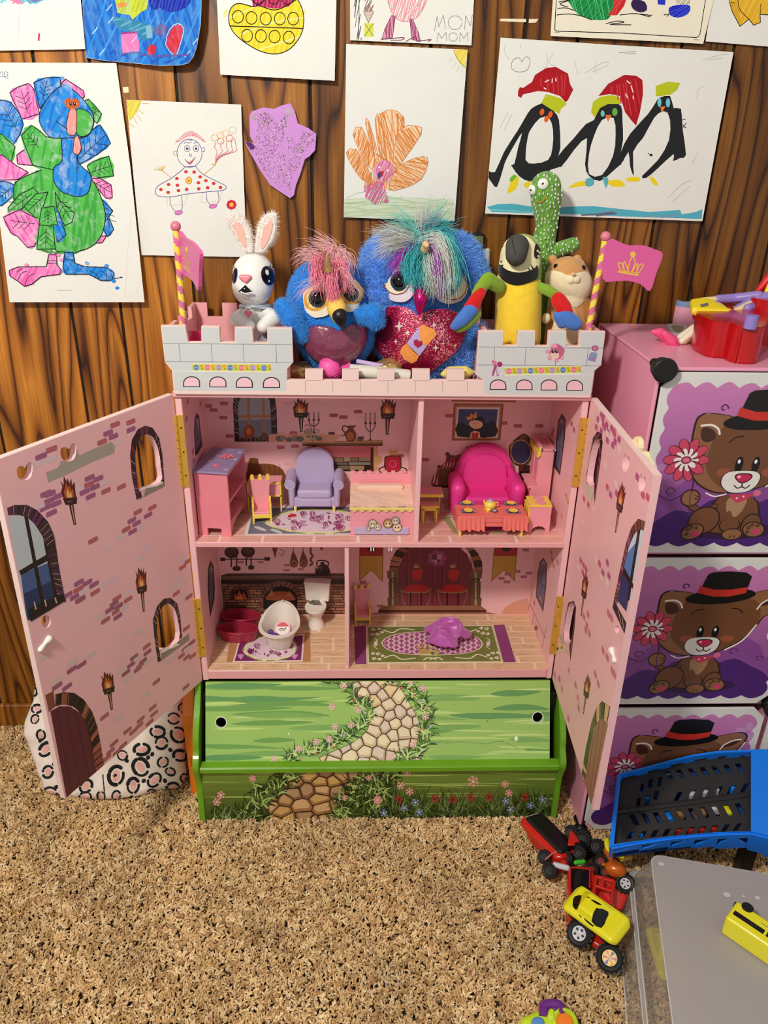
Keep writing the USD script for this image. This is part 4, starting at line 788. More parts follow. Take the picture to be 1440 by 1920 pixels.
# ---------------- toy chest base
YC = -.33
prof = spline([(YF+.02,.332),(YF-.004,.332),(YF-.012,.31),(YF-.03,.285),(YF-.055,.255),(YF-.075,.225),(YF-.082,.2),(YF-.096,.185),(YF-.102,.165),(YF-.092,.135),(YF-.086,.11),(YF-.088,.06),(YF-.09,0)],3,False)
prof = sg.Polygon(list(prof)+[(-.03,0),(-.03,.332)]).buffer(0)
for x in (-.351,.450): castle.part('chest_side',frame((x,0,0),EY,EZ,bevel_ext(prof,.013,.002)),GREEN,label='wavy green side board')
lt,lb = np.array([.05,YF-.002,.327]),np.array([.05,YC+.008,.163]); lv = (lt-lb)/np.linalg.norm(lt-lb); ln = np.cross(EX,lv); LL = np.linalg.norm(lt-lb)
LP = Print(lb,EX,lv,base=1.5e-4)
lidq = sg.box(-.378,.002,.382,LL-.001)
hl_,hr_ = LP.loc(qI((250,407)))[0],LP.loc(qJ((1200,370)))[0]
holes = [sg.Point(h).buffer(.0115,quad_segs=10) for h in (hl_,hr_)]
lid = castle.part('chest_lid',frame(lb-ln*.009,EX,lv,ext(lidq.difference(unary_union(holes)),.009)),mat('green_board',S(140,180,84),.3))
castle.part('chest_back',box(-.345,.456,YC+.075,YC+.085,0,.3),BLACKP)
for h in holes: castle.part('finger_hole_rim',frame(lb-ln*.004,EX,lv,ext(h.buffer(.0016).difference(h.buffer(-.0002)),.0049)),WHT,parent=lid)
LP.clip = lidq.difference(unary_union([h.buffer(.001) for h in holes]))
LP.px = False; LP.poly([(-.378,.002),(.382,.002),(.382,LL),(-.378,LL)],S(160,200,104)); LP.px = True
g = random.Random(11)
for c,n,h in ((S(116,166,84),16,9),(S(194,222,130),22,5),(S(132,178,96),14,10),(S(204,226,140),16,2.6),(S(104,158,92),8,11)):
    for _ in range(n):
        x,y,w = g.uniform(390,1040),g.uniform(1280,1428),g.uniform(60,210)
        LP.poly([(x-w/2,y+g.uniform(-3,3)),(x-w*.2,y-h*.5),(x+w*.2,y-h*.4+g.uniform(-2,2)),(x+w/2,y+g.uniform(-4,4)),(x+w*.15,y+h*.4),(x-w*.25,y+h*.5)],c,4)
SCOL = [(S(214,190,152),S(240,222,190)),(S(222,196,150),S(246,230,192)),(S(200,174,152),S(232,212,190)),(S(216,182,128),S(240,216,166))]
path = qI((1050,80),(1160,130),(1210,200),(1290,240),(1360,300),(1330,400),(1310,470),(1200,560),(1060,620),(980,700))+qJ((330,700),(320,560),(345,450),(330,380),(250,240),(200,150),(110,80))
stones(LP,path,46,SCOL,S(74,56,36),4,19,2)
edgeL = qI((1060,100),(1180,150),(1210,240),(1300,290),(1340,360),(1240,470),(1100,560),(960,610),(800,650),(740,690)); edgeR = qJ((120,95),(260,130),(310,220),(370,300),(380,400),(385,500),(360,600),(250,660),(180,680))
GC = [(S(40,62,30),.9),(S(58,88,40),.8),(S(120,160,66),.45),(S(206,226,150),.28)]
for e,sd in ((edgeL,5),(edgeR,6)): blades(LP,along_px(e,210,4.5,sd),9,24,3.2,GC,sd,85)
for f,pts in ((qI,((1060,292),(1082,435),(640,678),(820,600),(945,548),(1040,528),(1200,425),(1250,315),(1145,140))),(qJ,((265,100),(362,158),(290,570),(380,365),(120,655)))):
    for q in pts: flower(LP,f(q)[0],6.2,S(244,186,190))
for f,pts in ((qI,((1225,248),(1150,500),(1060,580),(1265,215),(1300,335),(830,670),(940,635),(1280,660))),(qJ,((205,155),(335,255),(350,455),(285,170),(420,435),(380,300),(300,215)))):
    for k,q in enumerate(pts): flower(LP,f(q)[0],3.0,(S(196,60,66),S(176,196,224),S(226,120,120))[k % 3],n=5)
LP.line(qJ((40,85),(45,690)),.8,S(240,232,214)); LP.ell(*qJ((1042,524))[0],3.4,4.6,S(244,250,226)); LP.ell(*qI((745,490))[0],1.6,2,S(236,244,206)); LP.line(qJ((838,380),(830,405)),.8,S(60,70,40)); LP.lines([qJ((840,560),(930,545),(1000,570),(1060,600)),qJ((520,560),(640,548),(840,565))],1,S(112,150,90),4)
LP.build(castle,'lid_print',GLOSSPRINT,parent=lid,label='printed meadow with cobbled path')
front = castle.part('chest_front',box(-.338,.450,YC,YC+.01,0,.152,.001),mat('green_board',None))
castle.part('chest_rail',box(-.340,.452,YC-.012,YC+.014,.151,.167,.003),GREEN,label='bright green front rail')
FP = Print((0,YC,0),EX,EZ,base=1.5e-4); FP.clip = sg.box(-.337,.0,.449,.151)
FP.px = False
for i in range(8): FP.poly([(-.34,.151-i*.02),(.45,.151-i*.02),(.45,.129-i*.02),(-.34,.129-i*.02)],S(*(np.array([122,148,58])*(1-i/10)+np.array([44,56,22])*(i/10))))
FP.px = True
for c,n in ((S(150,172,80),14),(S(96,122,44),14),(S(176,194,104),8)):
    for _ in range(n):
        x,y,w = g.uniform(380,1045),g.uniform(1448,1500),g.uniform(60,180); FP.poly([(x-w/2,y),(x,y-1.6),(x+w/2,y+g.uniform(-2,2)),(x,y+1.2)],c,3)
FCOL = [(S(150,106,66),S(206,160,112)),(S(172,124,78),S(222,180,130)),(S(140,100,70),S(190,150,112)),(S(164,120,70),S(214,172,108))]
stones(FP,qI((620,1160),(640,900),(820,790),(1000,745),(1300,745),(1420,800),(1250,880),(1150,960),(1090,1060),(1060,1170)),30,FCOL,S(44,26,18),8,18,2,1.35)
dk_ = [(S(24,34,16),.95),(S(40,58,24),.85),(S(86,116,50),.4),(S(178,200,120),.22)]
blades(FP,along_px(qI((440,1150),(500,1050),(560,960),(700,870),(780,800)),200,9,12),10,26,3.4,dk_,12,85); blades(FP,along_px(qI((1130,1150),(1160,1020),(1240,900),(1340,830),(1440,800)),220,10,13),10,26,3.4,dk_,13,85); blades(FP,along_px(qJ((0,1080),(60,950),(40,850),(-40,900)),200,14,14),10,26,3.2,dk_,14,85)
for x,n in ((640,60),(870,36),(360,44),(1190,44),(1050,22),(190,34),(520,20)): blades(FP,along_px(qJ((x-46,1095),(x+46,1095)),n,3,x),22,62,2.6,[(S(28,38,16),.8),(S(64,88,36),.8),(S(124,150,84),.35)],x,48)
blades(FP,along_px(qI((180,1130),(420,1130)),70,4,15),16,44,2.6,[(S(28,38,16),.8),(S(64,88,36),.7),(S(150,172,110),.25)],15,65); blades(FP,along_px(qJ((0,1100),(1290,1090)),320,3,16),6,26,2.4,[(S(22,30,14),.8),(S(46,64,26),.7),(S(104,132,64),.2)],16,60)
for q,r in (((480,815),6.5),((250,935),7),((220,985),7),((1395,970),7.5),((1155,955),5),((1330,810),5)): flower(FP,qI(q)[0],r,S(240,160,160))
for q,r in (((245,772),7),((200,865),7),((265,908),7),((30,970),7),((728,835),9.5),((962,855),6.5),((988,920),6.5)): flower(FP,qJ(q)[0],r,S(240,156,152))
for q in ((185,968),(450,962),(580,965),(845,950),(1105,950),(710,950)): flower(FP,qJ(q)[0],7.5,S(176,44,48),S(110,24,28),5)
for q in ((308,988),(225,1028),(335,1060),(965,978),(1145,1010),(1235,970),(75,1065),(1000,1040)): flower(FP,qJ(q)[0],6.5,S(134,158,206),S(226,230,236),5)
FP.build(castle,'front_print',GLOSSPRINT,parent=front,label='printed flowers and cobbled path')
# ================================================================ children's drawings on the wall
PAPER = mat('white_paper',S(232,231,226),.85,noise=.03,nscale=14,bump=.02,bscale=60,specular_ior_level=.2)
CREAM = mat('cream_paper',S(236,228,208),.85,noise=.03,nscale=14)
qa,qb,qc,qd,qe = cv(0,0,3),cv(0,280,3),cv(400,0,2.769),cv(900,0,2.667),cv(440,140,6)
INK = S(26,24,28)
def brushy(name,lo,hi,scale,paper,amount,sx=1.0):
    """pigment that thins out in patches so that some of the paper shows; black lines stay black"""
    usdkit.material(stage,'/World/Looks/'+name,{'a': ('attribute',{'attribute': 'col'}),'g': ('geometry',{}),'m': ('mapping',{'scale': (scale*sx,scale,scale)}),'n': ('noise_texture',{'scale': 1.0,'detail': 5.0,'roughness': .65,'distortion': .6}),'r': ('map_range',{'from_min': lo,'from_max': hi,'to_min': 0.0,'to_max': amount,'clamp': True}),'w': ('rgb_to_bw',{}),'q': ('map_range',{'from_min': .03,'from_max': .1,'to_min': 0.0,'to_max': 1.0,'clamp': True}),'k': ('math',{'math_type': 'multiply'}),'c': ('color',{'value': paper}),'x': ('mix',{}),'p': ('principled_bsdf',{'roughness': .75,'specular_ior_level': .25})},
        [('g.position','m.vector'),('m.vector','n.vector'),('n.fac','r.value'),('a.color','w.color'),('w.val','q.value'),('r.result','k.value1'),('q.result','k.value2'),('k.value','x.fac'),('a.color','x.color1'),('c.color','x.color2'),('x.color','p.base_color')],surface='p.BSDF'); return '/World/Looks/'+name
WATERC,POSTER = brushy('watercolour',.5,.78,55.0,S(226,230,232),.62),brushy('poster_paint',.48,.8,26.0,S(130,190,232),.55,2.2)
def drawing(name,label,corners,paint,y=-.006,yaw=0.0,tilt=0.0,m=None,ink=None,group=None):
    """a sheet on the wall; yaw swings the right edge off the wall, tilt the lower edge (degrees)"""
    c = onY(*np.mean(corners,0),y); a,b = math.radians(yaw),math.radians(tilt)
    u = np.array([math.cos(a),-math.sin(a),0]); v = np.array([0,math.sin(b),math.cos(b)]); v -= u*(u@v); v /= np.linalg.norm(v)
    t = Thing(name,label,'drawing',c,group); P = Print(c,u,v,base=9e-5); poly = sg.Polygon(P.loc(corners)).buffer(0)
    t.part('sheet',frame(c-P.n*.0005,u,v,ext(poly,.0005)),m or PAPER); P.clip = poly.buffer(-.0004); P.thing = t; paint(P)
    P.build(t,'artwork',ink or PAPERPRINT); return t
def scrib(P,c,r,n,col,w,seed):
    g = random.Random(seed); P.line([(c[0]+g.uniform(-r[0],r[0]),c[1]+g.uniform(-r[1],r[1])) for _ in range(n)],w,col,3)
def d1(P):
    scrib(P,(8,-2),(10,8),12,S(120,200,206),2,1); scrib(P,(28,2),(16,5),14,S(226,130,170),2.2,2); scrib(P,(60,0),(20,7),22,S(90,190,206),2.2,3); scrib(P,(62,-2),(16,6),12,S(110,120,180),1.6,4)
    P.line([(73.5,64),(72.5,75)],3.5,S(196,70,120)); P.line([(37,5),(33,84)],.8,S(206,204,200))
drawing('drawing','white paper with teal and pink scribbles at its top, in the upper left corner',[(-45,-60),(146,-60),(160,92),(-45,96)],d1)
def d2(P):
    P.poly([(130,-30),(400,-30),(400,150),(130,150)],S(34,124,214)); g = random.Random(3); reg = [(150,0),(380,0),(375,60),(355,124),(160,115)]
    P.hatch(reg,100,7,6,S(22,96,196),.8,rng=g); P.hatch(reg,65,22,3,S(50,146,226),.9,rng=g); P.hatch([(160,80),(240,118),(350,118),(360,108),(160,90)],20,9,3,S(20,84,180),rng=g)
    P.poly(qa((850,-20),(1060,-20),(1050,40),(960,70),(900,45),(860,60),(845,30)),S(16,34,156),2); P.hatch(qa((850,-20),(1060,-20),(1050,40),(960,70),(860,60)),70,6,2.5,S(40,70,190),rng=g)
    P.poly(qa((640,-20),(840,-20),(825,50),(790,70),(745,112),(730,85),(660,72),(655,30)),S(196,206,54),1); P.hatch(qa((650,-20),(830,-20),(800,60),(670,70)),60,7,3,S(170,186,44),rng=g); P.poly(qa((658,20),(710,15),(708,36),(664,42)),S(226,140,60),2)
    P.poly(qa((640,95),(740,110),(860,150),(850,215),(800,225),(770,180),(690,175),(640,130)),S(44,128,168),2); P.hatch(qa((640,95),(860,150),(850,215),(640,130)),15,7,3,S(96,160,190),rng=g)
    P.poly(qa((680,195),(770,182),(785,250),(782,288),(690,300)),S(232,120,186)); P.line(qa((690,186),(770,182)),3,S(150,60,130)); P.poly(qa((822,280),(850,245),(880,262),(876,300),(838,312)),S(196,36,60)); P.poly(qa((935,250),(960,170),(1000,138),(1030,165),(1010,250),(985,310),(950,270)),S(206,40,60),2); P.ring(qa((932,250),(955,165),(1000,132),(1034,165),(1012,255),(985,316)),1.2,S(220,226,236),2)
    P.poly(qa((865,165),(905,135),(945,150),(930,195),(885,200)),S(84,80,156),2); P.hatch(qa((865,165),(905,135),(945,150),(930,195),(885,200)),30,5,2,S(130,60,110),rng=g); P.poly(qa((820,150),(850,140),(860,210),(826,215)),S(120,176,206))
    for x,y in ((520,190),(600,60),(560,310),(1040,320),(1085,250),(740,240),(610,130)): P.line(qa((x,y),(x+28,y-34)),1.6,S(196,220,236))
    P.line(qa((690,305),(760,295),(820,310),(900,315),(1060,308)),3,S(90,80,160),3)
drawing('drawing','blue painted paper with a curled lower right corner and red and pink patches',qa((440,-120),(462,0),(485,325),(560,338),(700,352),(900,370),(1010,368),(1060,356),(1088,320),(1108,260),(1130,130),(1136,-120)),d2,y=-.016,yaw=6.5,ink=POSTER)
def d3(P):
    pear = qc((80,100),(84,60),(105,28),(140,18),(205,34),(240,20),(300,-20),(380,-30),(435,-5),(465,60),(468,130),(450,190),(400,252),(330,280),(250,268),(170,225),(110,175),(85,130)); Y = S(236,218,66)
    P.poly(pear,Y,3); g = random.Random(2); P.hatch(pear,70,9,3,S(226,202,40),rng=g); P.hatch(pear,20,26,1.6,S(244,236,170),rng=g); P.lines([qc((x,50+i*9),(x-14,56+i*10)) for i,x in enumerate((75,70,66,72))]+[qc((462,60),(480,52)),qc((466,75),(476,66))],1.6,S(240,220,90))
    P.poly(qc((205,34),(200,-30),(440,-30),(420,5),(390,35),(320,45),(250,35)),S(176,34,84),0); P.hatch(qc((205,34),(200,-30),(440,-30),(420,5),(390,35),(320,45),(250,35)),75,6,2,S(206,90,130),rng=g)
    P.ring(pear,1.5,INK,3); P.line(qc((85,135),(250,140),(466,148)),1.5,INK); P.line(qc((195,-10),(215,15),(300,50),(360,40),(435,-5)),1.5,INK,4)
    for x,y in ((128,87),(198,93),(272,97),(345,97),(415,97),(175,185),(247,187),(318,190),(392,195)): P.ring(ngon(*qc((x,y))[0],10.3,11.8,22),1.4,INK)
    for x in (235,315,385): P.ring(ngon(*qc((x,-2))[0],10,8.5,18),1.4,INK)
drawing('drawing','white colouring sheet of a yellow pear shape covered in circles',[(404,-60),(632,-60),(627.5,151.5),(413,140)],d3,y=-.012,yaw=2)
def d4(P):
    g = random.Random(8); P.hatch(qc((728,-20),(760,-20),(768,205),(740,205)),84,2.6,1.3,S(70,70,74),rng=g)
    P.poly(qc((780,60),(805,20),(832,65),(805,118)),S(206,190,180)); P.ring(qc((780,60),(805,20),(832,65),(805,118)),1,S(120,100,90)); P.hatch(qc((785,0),(830,0),(830,60),(785,60)),60,4,1.2,S(130,90,80),rng=g); P.poly(qc((785,120),(832,120),(832,190),(783,190)),S(214,218,90)); P.lines([qc((787,122),(830,188)),qc((830,122),(785,188))],1,S(110,120,60))
    body = qc((915,-40),(1100,-40),(1085,55),(1035,105),(975,110),(925,65)); P.hatch(body,78,3.0,1.5,S(236,164,178),rng=g,smooth=2); P.hatch(body,60,6,1.2,S(226,140,158),rng=g,smooth=2); P.ring(body,1,S(206,130,150),2)
    for l in (qc((925,80),(945,85),(930,195),(875,205),(890,150)),qc((1020,100),(1035,100),(1065,170),(1075,215),(1030,205))): P.poly(l,S(216,150,174)); P.hatch(l,95,3,1.5,S(150,60,104),rng=g); P.ring(l,.9,S(130,50,90))
    P.lines([qc((870,205),(985,195),(975,208),(920,208)),qc((1000,215),(1050,190),(1055,215)),qc((1060,215),(1130,205),(1115,215))],1.2,S(110,50,84),3)
    G = S(150,148,150)
    P.lines([qc((1148,160),(1162,85),(1170,140),(1195,78),(1205,150)),qc((1305,152),(1310,80),(1335,135),(1345,75)),qc((1160,215),(1168,170),(1185,200),(1208,168),(1212,212)),qc((1278,214),(1282,170),(1300,200),(1322,168),(1322,214))],1.1,G); P.lines([ngon(*qc((1255,118))[0],13,13,20),ngon(*qc((1245,192))[0],8,8,16)],1.1,G)
drawing('drawing','white paper with a pink crayon bird and the word MOM pencilled twice',qc((708,-160),(1362,-160),(1340,236),(710,209)),d4)
def d5(P):
    g = random.Random(5); P.ring(qd((385,-80),(376,100),(374,148),(384,156),(700,165),(1080,188),(1092,184),(1100,170),(1140,-80)),1.3,INK)
    gr = qd((440,-30),(450,20),(490,70),(560,98),(640,96),(665,45),(660,-30)); P.poly(gr,S(30,150,78),2); P.hatch(gr,50,5,2.2,S(20,116,58),rng=g); P.hatch(gr,110,9,1.6,S(90,190,120),rng=g)
    rd_ = qd((665,-30),(740,-30),(720,30),(685,76),(640,76),(670,30)); P.poly(rd_,S(200,40,44),1); P.hatch(rd_,60,6,2,S(226,80,76),rng=g); P.poly(qd((755,15),(775,-5),(825,10),(835,50),(800,62),(765,45)),S(50,34,78),2); P.poly(qd((885,-20),(930,-20),(925,25),(890,22)),S(40,52,190),1); P.hatch(qd((960,-20),(1050,-20),(1050,25),(990,20)),50,4,1.6,S(160,156,130),rng=g)
    bl = qd((945,40),(985,25),(1050,28),(1040,70),(990,88),(950,75)); P.poly(bl,S(32,44,196),2); P.hatch(bl,30,6,1.6,S(70,90,220),rng=g)
    P.lines([qd((395,10),(450,0),(400,20),(440,35)),qd((388,42),(430,40),(470,52)),qd((385,75),(440,70),(500,78),(560,100)),qd((700,75),(780,68),(850,85),(800,70),(860,78)),qd((630,118),(690,105),(720,112),(650,122),(755,124)),qd((920,75),(945,70),(935,82))],1.3,INK,3); P.lines([qd((372,160),(398,163)),qd((1070,198),(1098,200))],.8,S(130,120,110))
drawing('drawing','cream colouring sheet with a black border and green, red and blue crayon figures',qd((372,-120),(1180,-120),(1168,0),(1116,219),(600,192),(352,180)),d5,m=CREAM,y=-.008,tilt=1.5)
def d6(P):
    g = random.Random(6); y = qd((1240,-60),(1250,20),(1262,60),(1300,132),(1345,96),(1368,126),(1402,112),(1400,72),(1470,76),(1470,-60)); P.poly(y,S(228,176,44),0); P.hatch(y,70,6,2,S(240,196,70),rng=g); P.hatch(qd((1250,20),(1290,0),(1300,120)),80,4,1.6,S(206,150,40),rng=g); P.ring(y,1.4,S(60,46,24)); P.lines([qd((1290,0),(1300,50),(1345,96)),qd((1400,72),(1405,20)),qd((1255,10),(1272,16))],1.2,S(60,46,24),3)
drawing('drawing','white sheet with a yellow outlined shape, cut off at the upper right corner',qd((1178,-120),(1500,-120),(1500,238),(1128,207)),d6)
def d7(P):
    g = random.Random(9); BL,PK,GN = (S(34,138,222),S(20,112,206)),(S(240,132,196),S(232,96,176)),(S(84,184,80),S(60,160,62))
    def fea(q,c,vein=None,fill=1):
        P.poly(stretch(q,1.02),c[0],2); P.hatch(q,g.uniform(50,120),11,4,c[1],.6,rng=g)
        P.ring(q,1.5,INK)
        if vein is not None:
            a,b = np.array(vein[0]),np.array(vein[1]); d = b-a; n = np.array([-d[1],d[0]]); P.line([a,b],1,INK)
            P.lines([[a+d*t,a+d*(t+.22)+n*s*.28] for t in (.2,.42,.64) for s in (-1,1)],.9,INK)
    for f,c,q,v in ((qa,PK,((55,522),(100,490),(160,470),(190,500),(222,640),(125,670)),((160,640),(120,510))),(qa,BL,((190,465),(255,438),(340,435),(342,500),(280,540),(225,612)),((240,560),(265,455))),(qa,PK,((345,470),(370,445),(470,510),(475,545),(452,562)),None),
        (qa,GN,((470,575),(500,558),(572,640),(545,695),(480,620)),((490,600),(550,650))),(qa,BL,((-60,600),(5,562),(60,575),(110,640),(132,700),(110,760),(70,820),(-10,740)),((100,740),(20,600))),(qa,GN,((-60,760),(10,755),(85,825),(60,925),(-30,890)),None),(qa,PK,((95,872),(150,835),(195,880),(180,930),(100,922)),None),
        (qa,BL,((430,800),(520,730),(562,702),(622,805),(560,860),(440,930)),((450,890),(590,760))),(qb,GN,((490,95),(520,70),(612,38),(640,150),(520,162)),((510,130),(620,95))),(qb,PK,((505,165),(560,162),(625,200),(632,272),(595,275)),((520,180),(620,240))),(qb,BL,((560,270),(635,345),(612,382),(640,450),(605,492),(575,430)),((575,300),(620,440))),(qb,PK,((555,490),(600,485),(575,525),(530,528)),None),
        (qb,PK,((-60,60),(10,30),(90,90),(160,130),(100,170),(-20,175)),None),(qb,BL,((-40,185),(30,180),(80,200),(75,260),(10,318),(-40,300)),((60,220),(-10,280)))): fea(f(*q),c,None if v is None else f(*v))
    body = qb((78,250),(90,185),(170,140),(240,115),(310,98),(440,110),(520,175),(565,260),(592,360),(580,460),(535,530),(460,568),(320,572),(240,480),(100,340)); P.poly(body,GN[0],3); P.hatch(body,80,12,5,GN[1],.6,rng=g,smooth=3); P.ring(body,1.5,INK,3)
    fea(qa((120,762),(178,705),(235,745),(260,770),(352,780),(356,900),(300,955),(185,930)),GN,qa((220,830),(150,750)))
    for c,q,v in ((GN,((45,330),(110,255),(190,215),(220,250),(130,330),(60,362)),((180,250),(60,340))),(PK,((20,382),(110,340),(220,395),(222,470),(195,545),(155,552),(100,490),(62,470)),((200,420),(60,400))),(GN,((135,320),(205,250),(270,240),(225,380),(200,385)),((240,270),(165,340))),(GN,((310,240),(340,290),(420,360),(405,410),(365,430),(320,330)),((320,270),(395,390))),(BL,((305,345),(330,350),(372,480),(325,522),(300,440)),None),(GN,((235,330),(305,320),(325,425),(220,420)),((270,330),(272,415))),(GN,((222,425),(300,432),(312,560),(208,562)),((262,440),(258,560)))): fea(qb(*q),c,None if v is None else qb(*v))
    br = qb((350,-70),(430,-70),(436,60),(470,105),(512,150),(500,235),(465,262),(430,266),(390,255),(340,232),(305,180),(302,105),(350,60)); P.poly(br,BL[0],3); P.hatch(br,70,12,4,BL[1],.6,rng=g); P.ring(br,1.5,INK,3)
    hd = qa((228,700),(224,640),(258,570),(310,508),(370,482),(440,530),(500,600),(528,660),(520,725),(490,765),(440,772),(360,776),(280,770)); P.poly(hd,BL[0],3); P.hatch(hd,60,12,4,BL[1],.7,rng=g); P.ring(hd,1.5,INK,3)
    P.poly(qa((345,500),(365,470),(410,495),(380,512)),BL[0],3); P.poly(qa((425,640),(440,612),(490,625),(525,670),(515,735),(480,765),(440,760),(418,700)),S(76,176,74),3); P.ring(qa((425,640),(440,612),(490,625),(525,670),(515,735),(480,765),(440,760),(418,700)),1.4,INK,3)
    for q in (((385,640),(405,608),(430,625),(432,720),(420,760),(385,755),(375,720)),((420,775),(440,765),(458,830),(440,870),(412,855),(415,810))): P.poly(qa(*q),S(238,160,150),3); P.hatch(qa(*q),85,4,1.2,S(226,130,124),rng=g); P.ring(qa(*q),1.3,S(60,30,30),3)
    P.poly(qa((362,575),(380,552),(410,556),(440,560),(450,590),(430,608),(385,612)),S(206,98,40),3); P.hatch(qa((362,575),(380,552),(440,560),(450,590),(385,612)),60,4,1.4,S(176,70,30),rng=g)
    for x in (398,420): P.ell(*qa((x,584))[0],2.6,3.6,INK); P.ell(*qa((x+1,582))[0],.9,1.2,S(220,210,200))
    P.line(qa((318,682),(340,700),(378,726)),1.4,INK,3); P.line(qb((430,130),(435,95),(432,40)),1.2,INK)
    P.poly(qb((250,565),(320,575),(455,568),(430,585),(300,588)),GN[1]); P.line(qb((240,566),(300,588),(350,572),(400,588),(455,570)),1.2,INK,3)
    for c,q in ((PK,((275,592),(318,592),(322,648),(346,680),(338,702),(232,716),(180,758),(140,770),(100,740),(58,712),(54,682),(100,662),(262,660))),(BL,((366,580),(412,580),(422,640),(480,660),(600,664),(642,695),(632,735),(570,738),(500,702),(372,702),(356,662)))):
        P.poly(stretch(qb(*q),1.02),c[0],2); P.hatch(qb(*q),60,10,4,c[1],.6,rng=g); P.ring(qb(*q),1.5,INK)
    P.lines([qb((95,690),(130,668)),qb((100,740),(120,700),(150,685)),qb((140,768),(160,720),(190,700)),qb((560,735),(540,700),(510,685)),qb((600,735),(600,705),(570,685)),qb((272,625),(318,628)),qb((272,640),(320,642)),qb((368,620),(418,622))],1.1,INK,3)
    for q,c in (((330,595),PK),((345,620),PK),((150,650),PK),((490,640),BL),((600,655),BL),((640,740),BL),((350,440),BL),((660,780),BL)): 
        f = qb if q[1] > 500 else qa; P.ell(*f(q)[0],4,3.2,c[0])
    P.line(qb((640,728),(688,718)),1,S(40,60,140)); P.ell(*qb((682,719))[0],2.4,1.2,S(30,34,90)); P.line(qb((740,350),(715,600),(705,840)),.7,S(214,213,208))
    P.line(qa((0,430),(12,432),(18,412),(8,402),(-4,420)),.9,S(120,130,160)); P.line(qa((18,430),(40,428),(44,408),(28,404),(24,425),(34,440),(46,436)),1.1,S(120,130,160),2)
    for txt,x,y,h in (('The Education Center, Inc.',320,795,.0018),('91',766,804,.0024)):
        t = meshkit.text_mesh(txt,h); v,fc = t.vertices,t.faces[np.abs(t.face_normals[:,2]) > .9]; o = P.loc(qb((x,y)))[0]; keep = fc[(v[fc][:,:,2] > 1e-4).all(1)]
        P.add(unary_union([sg.Polygon(v[k][:,:2]+o) for k in keep]),S(40,40,44) if h < .002 else S(150,150,150))
drawing('drawing','large sheet with a blue, green and pink coloured-in turkey',[(-38,117),(218,118),(245,317),(271,567),(18,567)],d7,y=-.012,tilt=2.0,ink=WATERC)
def d8(P):
    V,R_,Yl = S(110,96,160),S(206,76,66),S(206,172,60); g = random.Random(4)
    sun = qa((705,560),(795,562),(770,630),(740,670),(715,690)); P.poly(sun,S(232,214,96)); P.hatch(sun,60,4,1.4,S(206,186,56),rng=g); P.lines([qa((800,582),(838,584)),qa((782,620),(808,642)),qa((770,645),(796,680)),qa((752,660),(772,696)),qa((724,690),(755,716))],1,S(206,160,70))
    face = ngon(*qa((1066,862))[0],23.5,26.5,26); P.ring(face,1.2,V); P.lines([qa((1000+i*5.4,795-30*math.sin(max(0,(i-2))/24*3.1)),(985+i*6.6,800-62*math.sin((i)/26*3.1)))for i in range(27)],1.0,S(216,96,120))
    for x in (1053,1103): P.ring(ngon(*qa((x,835))[0],5.2,5.8,14),1,V); P.ell(*qa((x,836))[0],2.3,2.5,S(70,70,110))
    P.lines([qa((1034,806),(1050,800),(1064,808)),qa((1092,806),(1106,800),(1118,808)),qa((1062,790),(1080,788)),qa((1064,800),(1078,800)),qa((1068,862),(1066,876),(1076,878),(1076,864))],1,V,3); P.poly(qa((1040,895),(1065,912),(1098,884),(1080,918),(1062,924)),S(226,110,110),2); P.line(qa((1040,895),(1066,922),(1098,884)),1.1,V,3)
    P.line(qa((996,850),(978,852),(980,872),(998,872)),1,S(206,110,100),3); P.line(qa((1138,830),(1150,832),(1150,852),(1138,852)),1,V,3)
    dress = qb((1045,98),(1020,120),(960,165),(890,205),(874,240),(890,262),(960,268),(1060,250),(1180,238),(1255,230),(1272,208),(1230,185),(1150,145),(1110,110),(1098,95)); P.ring(dress,1.2,V,3)
    for x,y in ((1046,126),(1092,128),(995,164),(948,198),(998,202),(905,226),(946,242),(1004,232),(1050,225),(1116,188),(1118,222),(1168,216),(1158,176),(1126,155),(1202,192),(1240,214)): P.ell(*qb((x,y))[0],3.4,3.0,S(206,60,56))
    P.ell(*qb((1062,175))[0],5.2,6,S(236,196,90)); P.ring(ngon(*qb((1062,175))[0],5.6,6.6,18),1,S(206,120,70)); P.ell(*qb((1062,176))[0],1.8,2,S(206,120,50))
    P.lines([qb((968,165),(910,118)),qb((1145,145),(1210,88))],1.1,S(206,150,80)); P.lines([qb((912,120),(868+i*15,112-i*10+i*i*1.2)) for i in range(5)]+[qb((1210,90),(1186+i*13,84-i*9)) for i in range(4)],1.1,S(206,170,70))
    for x in (955,1160): P.line(qb((x,265-(x-955)*.1),(x+8,320-(x-955)*.12),(x+44,355-(x-955)*.18),(x+70,330-(x-955)*.18),(x+66,260-(x-955)*.12)),1.1,V,4)
    for q in (((1005,356)),((1198,320))): P.ell(*qb(q)[0],7.4,4,S(216,130,196),-12); P.ring(ngon(*qb(q)[0],7.4,4,16,-12),.9,S(160,80,160))
    for q in (((942,270),(938,315),(1040,310),(1055,255)),((1138,245),(1132,300),(1238,290),(1245,235))): P.line(qb(*q),1,S(220,206,170))
    for x,y,w in ((1242,794,6),(1292,778,6.5)): P.ring(ngon(*qa((x,y))[0],w,w*.95,16),1.1,S(206,90,90))
    for x,y,c in ((1208,775,Yl),(1240,762,S(232,180,90)),(1268,752,S(232,180,90)),(1308,732,S(196,190,150))): P.ring(ngon(*qa((x,y))[0],6.6,6,16),1,c)
    for i,x in enumerate((1215,1245,1275,1300,1320)): P.line(qa((x,800-i*6),(x-8+i*4,830),(x+6,850),(1215+i*8,880),(1212,916)),1,S(206,110,120),4)
